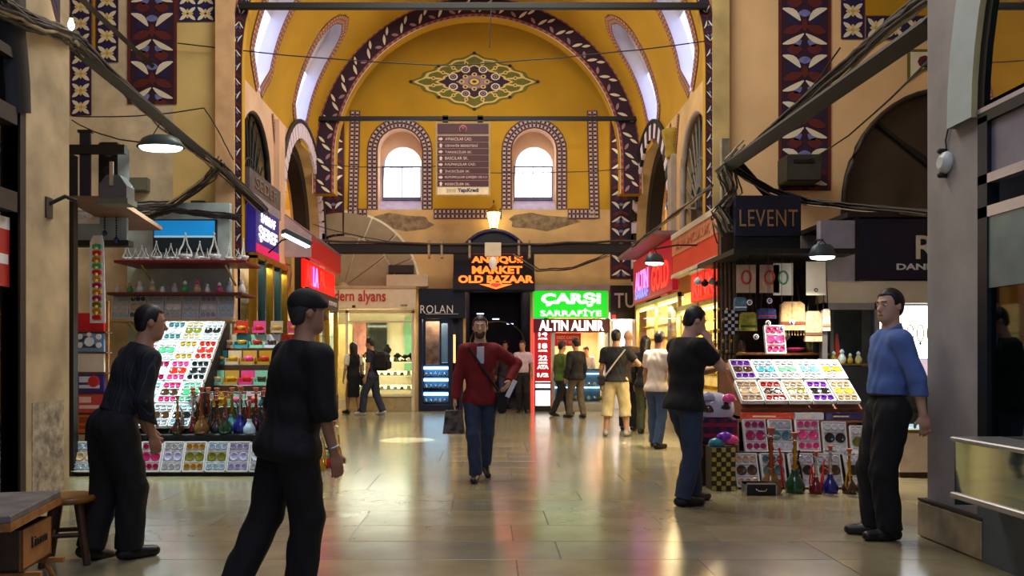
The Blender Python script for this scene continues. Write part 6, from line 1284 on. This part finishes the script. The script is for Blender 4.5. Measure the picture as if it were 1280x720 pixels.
def person(label, x, y, az, H=1.75, lean=(2, 0), head=(0, 0), footL=(-.09, 0, .085), footR=(.09, 0, .085), pitchL=0, pitchR=0, handL=None, handR=None, poleL=(-.5, -1, -.2), poleR=(.5, -1, -.2), pel=(0, 0, 0),
           top=None, sleeve='short', hem=-.10, legs=None, leglen=1.0, shoe=(20, 18, 18), skin='tan', hair='short', wide=1.0, h=.009, leg_w=1.0, curl=.5, face=True, extra=None, dress=None, loose=0.0, yaw_sh=0.0):
    root = thing('person', label, 'person', (x, y, 0), -math.radians(az)); s = H/1.75
    sk = SKIN[skin]
    f0, r0, u0 = V3(0, 1, 0), V3(1, 0, 0), V3(0, 0, 1)
    lf, lsd = math.radians(lean[0]), math.radians(lean[1])
    u = unit(V3(math.sin(lsd), math.sin(lf), math.cos(lf)*math.cos(lsd))); ys = math.radians(yaw_sh)
    r = V3(math.cos(ys), -math.sin(ys), 0); r = unit(r-(r@u)*u); f = np.cross(u, r)
    FR = np.stack([r, f, u], 1)
    zs = []
    for sg, ft in ((-1, footL), (1, footR)):
        hd_ = math.hypot(ft[0]-pel[0]-.088*sg*wide, ft[1]-pel[1]); zs.append(ft[2]+math.sqrt(max(.2, (.835*.994)**2-hd_*hd_))+.04)
    p0 = s*(V3(0, 0, min(.95, min(zs)))+np.array(pel))
    Wd = wide
    waist = p0+u*s*.15; chest = p0+u*s*.35; nb = p0+u*s*.535
    shL, shR = p0+u*s*.462-r*s*.168*Wd, p0+u*s*.462+r*s*.168*Wd
    E = lambda c, rr, fr=FR, k=.05, cuts=(): ell(c, tuple(q*s for q in rr), fr, k*s, cuts)
    C = lambda a, b, ra, rb, k=.025, cuts=(): cone(a, b, ra*s, rb*s, k*s, cuts)
    torso = [E(p0-u*s*.02, (.155*Wd, .115*Wd, .13)), E(waist+f*s*.012, (.142*Wd, .108*Wd, .15)), E(chest, (.165*Wd, .115*Wd, .17)), C(nb-u*s*.055, shL+r*s*.01, .07, .056, .05), C(nb-u*s*.055, shR-r*s*.01, .07, .056, .05), C(nb-u*s*.06, nb+u*s*.02, .075, .058, .05)]
    # legs
    L1, L2 = .425*s, .41*s; leg, trou, shoes, knees = [], [], [], []
    for sg, ft, pt in ((-1, footL, pitchL), (1, footR, pitchR)):
        hip = p0-u*s*.04+r0*s*.088*sg*Wd; an = s*np.array(ft); dd = np.linalg.norm(hip-an); kq = 1.0
        if dd > .9*(L1+L2): kq = dd*1.010/(L1+L2)
        kn, an = ik(hip, an, L1*kq, L2*kq, f0+r0*sg*.12)
        knees.append((hip, kn, an))
        leg += [C(hip, kn, .085*leg_w, .058), C(kn, an, .056, .038), E(kn+(an-kn)*.3-f0*s*.008, (.046, .046, .1), None, .04)]
        dl = unit(an-kn); pr = math.radians(pt); fd = unit(f0*math.cos(pr)-u0*math.sin(pr)+r0*sg*.18); up = unit(u0*math.cos(pr)+f0*math.sin(pr))
        heel, toe = an-up*s*.042-fd*s*.045, an-up*s*.05+fd*s*.165
        sc = ((an-up*s*.083, -up),)
        shoes.append([C(heel, an-up*s*.045+fd*s*.06, .042, .045, .02, sc), C(an-up*s*.04+fd*s*.03, toe, .046, .036, .02, sc), C(an+up*s*.01, an-up*s*.04, .044, .046, .02, sc)])
        leg += [C(heel+up*s*.006, toe, .028, .024, .02)]
        if legs and leglen >= 1: trou += [C(hip, kn, .1*leg_w, .076*leg_w), C(kn, an-dl*s*.0, .076*leg_w, .07*leg_w, .02, ((an+dl*s*.015, dl),))]
        elif legs: e = kn+(an-kn)*leglen; trou += [C(hip, kn, .105*leg_w, .09*leg_w), C(kn, e, .09*leg_w, .088*leg_w, .02, ((e, dl),))]
    # arms
    A1, A2 = .285*s, .25*s; arm, sleeves, hands = [], [], []
    for sg, sh, hd, pole in ((-1, shL, handL, poleL), (1, shR, handR, poleR)):
        tg = s*np.array(hd) if hd is not None else sh+r*s*.075*sg+f*s*.05-u0*s*.52
        el, wr = ik(sh, tg, A1, A2, FR@np.array(pole, float))
        arm += [C(sh, el, .05*Wd, .04), C(el, wr, .04, .026)]
        d = unit(wr-el)
        if sleeve == 'long': sleeves += [C(sh, el, .064*Wd+loose, .053+loose), C(el, wr, .052+loose, .04+loose, .02, ((wr+d*s*.005, d),))]
        elif sleeve == 'half': e = el+(wr-el)*.25; sleeves += [C(sh, el, .066*Wd+loose, .058+loose), C(el, e, .058+loose, .058+loose, .02, ((e, d),))]
        elif sleeve == 'short': e = sh+(el-sh)*.68; sleeves += [C(sh, e, .066*Wd+loose, .06+loose, .025, ((e, unit(el-sh)),))]
        n_ = -r*sg if abs(d@u0) > .5 else -u0
        n_ = unit(n_-(n_@d)*d); sd = unit(np.cross(d, n_))
        if sd@f < 0: sd = -sd
        pf = np.stack([sd, d, n_], 1); pc = wr+d*s*.048
        arm += [ell(pc, (.04*s, .052*s, .019*s), pf, .014)]
        for q, ln in enumerate((.9, 1.0, .95, .75)):
            b0 = wr+d*s*.088+sd*s*(.029-.0195*q); d1 = unit(d*math.cos(curl*.7)+n_*math.sin(curl*.7)); b1 = b0+d1*s*.042*ln; d2 = unit(d*math.cos(curl*1.7)+n_*math.sin(curl*1.7)); b2 = b1+d2*s*.036*ln
            arm += [cone(b0-d*s*.02, b1, .0092*s, .0088*s, .005), cone(b1, b2, .0088*s, .0078*s, .005)]
        t0 = wr+d*s*.025+sd*s*.03; t1 = t0+unit(d*.7+sd*.6+n_*.3)*s*.042; t2 = t1+unit(d+n_*.4+sd*.1)*s*.03; arm += [cone(t0-sd*s*.01, t1, .012*s, .0105*s, .008), cone(t1, t2, .0105*s, .009*s, .005)]
        hands.append((wr, d, n_))
    # head
    hy, hp = math.radians(head[0]), math.radians(head[1]); hf = unit(f0*math.cos(hy)+r0*math.sin(hy)); hr_ = unit(r0*math.cos(hy)-f0*math.sin(hy)); hu = unit(u0*math.cos(hp)+hf*math.sin(hp)); hf = unit(hf*math.cos(hp)-u0*math.sin(hp))
    HF = np.stack([hr_, hf, hu], 1); hc = nb+u*s*.03+hu*s*.15+hf*s*.015
    q = lambda a, b, c_: hc+s*(hr_*a+hf*b+hu*c_)
    headp = [E(q(0, -.01, .022), (.075, .092, .093), HF, .02), E(q(0, .028, -.04), (.058, .062, .08), HF, .03), E(q(0, .052, -.09), (.036, .036, .028), HF, .03), cone(q(0, .084, .005), q(0, .104, -.03), .009*s, .015*s, .012*s), cone(q(-.03, .08, .024), q(.03, .08, .024), .011*s, .011*s, .014*s),
             E(q(0, .086, -.063), (.024, .01, .012), HF, .008), E(q(-.076, -.008, -.008), (.01, .02, .031), HF, .008), E(q(.076, -.008, -.008), (.01, .02, .031), HF, .008)]
    neck = [C(nb-u*s*.03, hc-hu*s*.05-hf*s*.015, .058, .056, .03)]
    def socket(sg): 
        c_ = q(.031*sg, .107, .004); rr = .019*s
        return lambda G: rr-np.sqrt(((G-c_)**2).sum(-1))
    body = [inflate(p_, -.012*s) for p_ in torso]+leg+arm+neck+headp
    sdf_mesh('body', body, h, sk, root, sub=[socket(-1), socket(1)] if face else ())
    if face:
        for sg in (-1, 1):
            b = MB(); b.lathe([(.001, -.011), (.009, -.007), (.0115, 0), (.009, .007), (.001, .011)], M('eye_white', (214, 206, 196), .3, var=0), 10); e_ = b.build('eye', root, Vector(q(.031*sg, .078, .004))); e_.scale = (s,)*3
            b = MB(); b.lathe([(.0055, 0), (.004, .002)], M('dark_iris', (26, 16, 12), .3, var=0), 8); ir = b.build('iris', e_); ir.matrix_local = Matrix.Translation(Vector(hf*.0108)) @ Vector(hf).to_track_quat('Z', 'Y').to_matrix().to_4x4()
        sdf_mesh('eyebrows', [cone(q(sg*.016, .0935, .030), q(sg*.046, .081, .030), .0048*s, .0035*s, .004) for sg in (-1, 1)], .004, HAIRB, root)
        sdf_mesh('lips', [E(q(0, .092, -.066), (.022, .006, .0045), HF, .004)], .003, M('lip_brown', (136, 76, 66), .5), root)
    # hair
    if hair != 'bald':
        hm = HAIRB if hair != 'grey' else M('dark_grey_hair', (58, 54, 52), .6, var=.2, scale=40)
        hp_ = [E(q(0, -.014, .03), (.084, .1, .1), HF, .02)]
        def face_cut(G):
            w_ = G-hc; return np.minimum(w_@hf-.03*s-.25*np.maximum(0, (w_@hu)-.03*s), .072*s-(w_@hu))
        def ear_cut(G):
            w_ = G-hc; return np.minimum(np.minimum(w_@hf+.03*s, .0*s-(w_@hu)), np.abs(w_@hr_)-.045*s)
        cuts = [(q(0, 0, -.075), -hu)]
        if hair == 'long':
            hp_ += [C(q(0, -.06, .0), q(0, -.085, -.2), .085, .075, .04), C(q(.05, -.02, 0), q(.06, -.04, -.17), .045, .04, .03), C(q(-.05, -.02, 0), q(-.06, -.04, -.17), .045, .04, .03)]; cuts = []
            sdf_mesh('hair', hp_, h, hm, root, cuts, [face_cut], fold=.004)
        else: sdf_mesh('hair', hp_+[E(q(0, -.05, -.03), (.066, .05, .06), HF, .02)], min(h, .008), hm, root, cuts, [face_cut, ear_cut], fold=.002)
    if hair == 'beard' or (extra and extra.get('beard')):
        def up_cut(G):
            w_ = G-hc; return (w_@hu)+.05*s
        sdf_mesh('beard', [E(q(0, .03, -.055), (.0585, .0612, .07), HF, .03), E(q(0, .054, -.093), (.0375, .0365, .029), HF, .03)], .006, M('stubble', (74, 52, 44), .8), root, [(q(0, 0, -.045), hu)])
    # clothes
    nkn = unit(u+f*.5); nkp = nb-u*s*.01
    def nk(G):
        w_ = G-nb; ax_ = w_@u; rad = np.sqrt(np.maximum(0, (w_*w_).sum(-1)-ax_*ax_)); return np.minimum(.085*s-rad, (G-nkp)@nkn)
    sh_pr = [inflate(p_, (.012+loose)*s) for p_ in torso[:5]]+[inflate(torso[5], .006*s)]+[E(p0-u*s*.07, (.15*Wd+.045*leg_w+loose, .12*Wd+.018*leg_w+loose, .12))]+sleeves
    if top is not None: sdf_mesh('shirt' if sleeve != 'jacket' else 'jacket', sh_pr, h, top, root, [(p0+u*s*hem, -u), (nb+u*s*.012, u)], [nk], fold=.004*s)
    if legs is not None:
        tw = hem if hem > .02 else .1
        sdf_mesh('trousers' if leglen >= 1 else 'shorts', [inflate(torso[0], .006*s), inflate(torso[1], .002*s)]+trou, h, legs, root, [(p0+u*s*(tw+.012), u)], fold=.005*s)
    if dress is not None:
        kz = s*.42; sdf_mesh('dress', [inflate(p_, .014*s) for p_ in torso]+[C(p0, p0*V3(1, 1, 0)+V3(0, 0, kz), .16, .15, .06)], h, dress, root, [(V3(0, 0, kz), V3(0, 0, -1)), (nb+u*s*.012, u)], [nk], fold=.004)
    if shoe is not None:
        for sp in shoes: sdf_mesh('shoe', sp, min(h, .008), M('shoe_%d_%d_%d' % shoe, shoe, .4, var=.1), root)
    J = dict(root=root, s=s, p0=p0, u=u, r=r, f=f, FR=FR, waist=waist, chest=chest, nb=nb, shL=shL, shR=shR, hands=hands, hc=hc, hf=hf, hu=hu, hr=hr_, torso=torso, q=q, E=E, C=C, knees=knees, h=h)
    return J
def belt(J, mat, z=.09, w_=.02):
    s, u, p0 = J['s'], J['u'], J['p0']; sdf_mesh('belt', [inflate(J['torso'][0], .018*s), inflate(J['torso'][1], .017*s)], .008, mat, J['root'], [(p0+u*s*(z+w_), u), (p0+u*s*(z-w_), -u)])
def collar(J, mat):
    s, u, nb, f = J['s'], J['u'], J['nb'], J['f']; sdf_mesh('collar', [J['C'](nb-u*s*.05, nb+u*s*.035, .082, .07)], .008, mat, J['root'], [(nb+u*s*.03-f*s*.0, unit(u+f*.5)), (nb-u*s*.03, -unit(u+f*.3))])
def strap(J, a, b, mat, off=.14, name='strap', wdt=.014):
    """a belt-like strap over the front (off > 0) or back (off < 0) of the torso"""
    s = J['s']; p0, r, f, u = J['p0'], J['r'], J['f'], J['u']; pts = []
    for t in np.linspace(0, 1, 9):
        xx = a[0]+(b[0]-a[0])*t; zz = a[1]+(b[1]-a[1])*t; dep = off*math.sqrt(max(.12, 1-(xx/.24)**2))
        pts.append(Vector(p0+s*(r*xx+u*zz+f*dep)))
    m = MB(); m.tube(pts, wdt, mat, 6); return m.build(name, J['root'])
def world(J, v):
    r = J['root']; a = r.rotation_euler.z; v = np.array(v); return Vector((r.location.x+v[0]*math.cos(a)-v[1]*math.sin(a), r.location.y+v[0]*math.sin(a)+v[1]*math.cos(a), v[2]))

# ---- 1 pinstripe man at the left stall
m_pin = M('pinstripe_black', (15, 16, 22), .8, var=.1); nt = m_pin.node_tree; bs = nt.nodes['Principled BSDF']; tc = nt.nodes.new('ShaderNodeTexCoord'); wv = nt.nodes.new('ShaderNodeTexWave'); wv.inputs['Scale'].default_value = 12; wv.bands_direction = 'X'; rp = nt.nodes.new('ShaderNodeValToRGB')
rp.color_ramp.elements[0].position = .94; rp.color_ramp.elements[0].color = (.006, .007, .011, 1); rp.color_ramp.elements[1].position = .99; rp.color_ramp.elements[1].color = (.035, .04, .055, 1); nt.links.new(tc.outputs['Object'], wv.inputs['Vector']); nt.links.new(wv.outputs['Fac'], rp.inputs['Fac']); nt.links.new(rp.outputs['Color'], bs.inputs['Base Color'])
m_blk = cloth('black', (14, 14, 17)); m_blk2 = cloth('soft_black', (22, 22, 26)); m_jean = cloth('dark_denim', (46, 60, 86)); m_jean2 = cloth('blue_denim', (62, 82, 116))
J = person('man in a dark pinstripe shirt and black trousers leaning towards the left stall', -2.44, 5.3, 44, 1.71, lean=(20, 4), head=(16, 8), footL=(-.07, -.15, .1), footR=(.07, .05, .085), pitchL=16, handL=(-.16, .24, .9), handR=(.21, .15, .84), pel=(0, -.02, -.02), top=m_pin, sleeve='long', hem=.06, legs=m_blk, leg_w=1.3, skin='tan', loose=.006, wide=1.04, h=.0085)
# ---- 2 black-shirted man in the foreground
J = person('stout man in a loose black shirt walking in the left foreground', -1.08, 4.4, 52, 1.71, lean=(9, 2), head=(12, 0), footL=(-.09, -.28, .12), footR=(.07, .03, .085), pitchL=28, handL=(-.2, .12, .87), handR=(.235, .16, .82), pel=(0, 0, -.03), top=m_blk, sleeve='half', hem=-.13, legs=m_blk, leg_w=1.25, skin='tan', hair='grey', wide=1.17, loose=.014, h=.0085)
cp_ = J; sdf_mesh('cap', [J['E'](J['q'](0, -.012, .05), (.09, .105, .088), np.stack([J['hr'], J['hf'], J['hu']], 1), .02), J['C'](J['q'](-.03, .08, .035), J['q'](.03, .08, .035), .03, .03, .03)], .008, M('black_cap', (18, 17, 18), .8, var=.1), J['root'], [(J['q'](0, 0, .015), -unit(J['hu']-J['hf']*.1))])
b = MB(); wr, d, n_ = J['hands'][1]; b.tube([Vector(wr-d*.035+.034*(np.cross(d, n_)*math.cos(a)+n_*math.sin(a))) for a in np.linspace(0, 2*PI, 15)], .006, m_alum, 6); b.build('wristwatch', J['root'])
# ---- 3 red-jacketed man walking towards the camera
m_red = cloth('crimson', (122, 18, 24))
J = person('man in a crimson zip jacket and jeans walking towards the camera', -.06, 8.75, 178, 1.76, lean=(2, 0), head=(3, 2), footL=(-.06, -.22, .15), footR=(.05, .16, .085), pitchL=30, handL=(-.31, .10, 1.07), handR=(.27, .08, .88), poleL=(-1, -.5, -.2), poleR=(.5, -1, 0), top=m_red, sleeve='long', hem=-.12, legs=m_jean, skin='light', loose=.008, h=.009, shoe=(30, 26, 26), extra={'beard': 1})
s = J['s']; sdf_mesh('undershirt', [inflate(p_, .022) for p_ in J['torso'][2:]], .009, cloth('pale_shirt', (196, 196, 206)), J['root'], [(J['nb']+J['f']*.03, unit(J['u']+J['f']*.35)), (J['r']*.042+J['nb'], J['r']), (-J['r']*.042+J['nb'], -J['r']), (J['chest']-J['u']*.03+J['f']*.05, -unit(J['u'])), (J['chest']+J['f']*.06, -J['f'])])
collar(J, cloth('grey_collar', (120, 116, 116)))
strap(J, (.13, .5), (-.2, .02), m_blk2, .155)
hb = thing('shoulder_bag', 'small dark shoulder bag at the hip of the man in the crimson jacket', 'bag', world(J, J['p0']+J['f']*.05-J['r']*.235)); b = MB(); b.box(-.05, .05, -.09, .09, -.22, .02, m_blk2, .03); b.build('body', hb); b = MB(); b.box(-.055, .055, -.095, .095, -.06, .03, m_blk, .02); b.build('flap', hb)
wr, d, n_ = J['hands'][1]; sbg = thing('carrier_bag', 'dark patterned carrier bag in the hand of the man in the crimson jacket', 'bag', world(J, wr+d*.10)); b = MB(); b.prism([(-.12, -.28), (.12, -.28), (.09, -.03), (-.09, -.03)], lambda p: (p[0], -.05, p[1]), lambda p: (p[0], .05, p[1]), M('patterned_bag', (120, 110, 100), .6, rgb2=(16, 14, 14), scale=16)); b.build('body', sbg); b = MB(); b.tube([(-.06, 0, -.06), (-.04, 0, .02), (.04, 0, .02), (.06, 0, -.06)], .008, m_blk, 6); b.build('handle', sbg)
wr, d, n_ = J['hands'][0]; tag(bx('folded_paper', 0, .05, 0, .004, 0, .2, m_white), 'white folded paper held at the hip by the man in crimson', 'paper'); o = bpy.data.objects['folded_paper']; o.location = world(J, wr+d*.08+J['f']*.03)-Vector((.02, 0, .1)); o.rotation_euler = (0, .45, 0)
# ---- 4 black-tee man at the right stall
J = person('man in black T-shirt and jeans, hand to chin, at the right stall', 1.80, 7.25, 72, 1.78, lean=(4, 0), head=(8, 20), footL=(-.1, .16, .085), footR=(.08, -.06, .085), handR=(.09, .2, 1.45), handL=(.02, .3, 1.2), poleR=(.35, .5, -1), poleL=(-.5, .2, -1), top=m_blk, sleeve='short', hem=-.10, legs=m_jean, leg_w=1.1, skin='light', wide=1.12, loose=.012, h=.0085, curl=1.0)
# ---- 5 blue-shirted man at the right
m_blue = cloth('cornflower', (92, 120, 184))
J = person('man in a blue dress shirt and black trousers standing by the right pier', 2.97, 5.9, 276, 1.80, lean=(-2, 0), head=(-30, 2), footL=(-.08, .02, .085), footR=(.08, .07, .085), handL=(-.2, -.17, .84), handR=(.2, -.12, .86), poleL=(-.4, -1, -.3), pel=(0, .0, 0), top=m_blue, sleeve='long', hem=.08, legs=m_blk, leg_w=1.2, skin='light', loose=.01, h=.0085)
belt(J, M('brown_belt', (52, 34, 22), .5)); collar(J, m_blue)
# ---- 6 white-tee man
J = person('man in a white T-shirt and blue jeans looking into the yellow-lit window', 2.52, 11.8, 42, 1.70, lean=(6, 0), head=(0, 14), footL=(-.1, .1, .085), footR=(.09, -.12, .085), top=cloth('white_tee', (224, 206, 190)), sleeve='short', hem=-.1, legs=m_jean2, skin='tan', h=.012, face=False, loose=.008)
# ---- 7 shorts man with strap
J = person('man in a black T-shirt and beige shorts with a pale strap across his back', 2.2, 13.5, 14, 1.77, lean=(1, 0), head=(10, 4), footL=(-.17, 0, .085), footR=(.17, .04, .085), handR=(.3, .22, 1.2), top=m_blk2, sleeve='short', hem=-.04, legs=cloth('beige_shorts', (206, 188, 138)), leglen=.4, shoe=(150, 140, 130), skin='tan', wide=1.1, h=.012, face=False, loose=.008, leg_w=1.1)
strap(J, (.16, .5), (-.2, .02), M('pale_strap', (190, 180, 170), .6), -.15)
hb = thing('waist_pouch', 'small black pouch at the hip of the man in beige shorts', 'bag', world(J, J['p0']-J['r']*.24-J['f']*.05)); b = MB(); b.box(-.05, .05, -.07, .07, -.1, .06, m_blk, .02); b.build('body', hb); b = MB(); b.box(-.055, .055, -.075, .075, .0, .065, m_blk2, .02); b.build('flap', hb)
# ---- 8, 9 companions by the yellow window
J = person('bald man half hidden behind the man in beige shorts', 2.6, 14.6, 20, 1.80, top=cloth('brown_shirt', (90, 70, 56)), sleeve='short', legs=m_blk, skin='light', hair='bald', h=.013, face=False, footL=(-.1, .05, .085))
J = person('dark-haired woman in black top and green trousers by the yellow window', 2.78, 13.95, 35, 1.68, head=(-5, 6), top=m_blk2, sleeve='long', legs=cloth('moss_green', (60, 64, 44)), hair='long', skin='tan', h=.013, face=False, leg_w=1.1, footR=(.1, .1, .085))
# ---- 10 woman at the ring shop, 11 man with backpack
J = person('woman in a black dress with white sleeves by the ring shop window', -3.12, 18.9, 320, 1.67, head=(0, 0), footL=(-.07, .16, .085), footR=(.07, -.16, .1), pitchR=15, top=cloth('white_blouse', (222, 214, 200)), sleeve='short', hem=.1, legs=None, dress=m_blk, hair='long', skin='tan', h=.014, face=False)
hb = thing('handbag', 'dark handbag at the side of the woman in the black dress', 'bag', world(J, J['p0']+J['r']*.26+V3(0, 0, .02))); b = MB(); b.box(-.07, .07, -.16, .16, -.26, .02, m_blk2, .04); b.build('body', hb); b = MB(); b.tube([(0, -.1, .0), (0, -.05, .3), (0, .05, .3), (0, .1, 0)], .01, m_blk2, 6); b.build('handle', hb)
J = person('man in dark navy clothes with a backpack at the ring shop window', -2.62, 18.5, 285, 1.77, head=(0, 12), footL=(-.09, .2, .085), footR=(.09, -.22, .1), pitchR=10, top=cloth('dark_navy_tee', (36, 40, 56)), sleeve='short', legs=cloth('slate_navy', (44, 50, 70)), leg_w=1.15, skin='tan', h=.014, face=False, shoe=(190, 186, 180))
bp = thing('backpack', 'dark bulging backpack on the man at the ring shop window', 'backpack', world(J, J['chest']-J['f']*.26-V3(0, 0, .28)), J['root'].rotation_euler.z); b = MB(); b.box(-.16, .16, -.13, .13, 0, .44, m_blk2, .07); b.build('body', bp); b = MB(); b.box(-.12, .12, -.18, -.1, .04, .24, m_blk, .03); b.build('front_pocket', bp)
for sx in (-.1, .1): b = MB(); b.tube([(sx, .12, .42), (sx, .3, .5), (sx*1.2, .42, .35), (sx*1.1, .3, .1), (sx, .12, .05)], .016, m_blk2, 6); b.build('strap', bp)
# ---- 12 lavender shirt man, 13 dark couple at the entrance
J = person('man in a pale lavender shirt and dark trousers at the bazaar entrance', .90, 19.35, 188, 1.72, lean=(2, 0), head=(10, 14), top=cloth('lavender', (206, 182, 200)), sleeve='short', hem=.04, legs=m_blk2, skin='tan', h=.014)
J = person('person in dark jacket walking out of the bazaar passage behind the red man', .50, 20.6, 175, 1.72, footL=(-.08, -.15, .1), footR=(.08, .15, .085), top=cloth('dark_plum', (48, 36, 46)), sleeve='long', legs=m_jean, skin='tan', h=.015)
# ---- 14, 15 two men before the gold dealer
J = person('man in an olive green shirt stepping past the gold dealer', 1.72, 18.4, 60, 1.72, head=(0, 6), footL=(-.09, .3, .085), footR=(.09, -.28, .1), pitchR=18, top=cloth('olive_shirt', (84, 106, 40)), sleeve='long', legs=m_blk, skin='tan', h=.014, face=False)
J = person('man in a dark jacket and taupe trousers before the gold dealer', 2.0, 17.6, 330, 1.73, head=(0, 4), footL=(-.1, .12, .085), footR=(.09, -.14, .09), top=m_blk, sleeve='long', hem=-.1, legs=cloth('taupe', (96, 84, 70)), skin='tan', h=.014, face=False, loose=.01)
J = person('shopkeeper in a white shirt behind the gold dealer counter', 2.66, 20.85, 200, 1.62, lean=(14, 0), head=(0, 25), top=cloth('white_shirt', (226, 228, 236)), sleeve='long', legs=m_blk, skin='light', h=.015, face=False)
# ---------------------------------------------------------------- remove the prototypes
def drop(o):
    for c in list(o.children): drop(c)
    bpy.data.objects.remove(o)
for o in (gs_proto, hk, cp, cr, fg): drop(o)
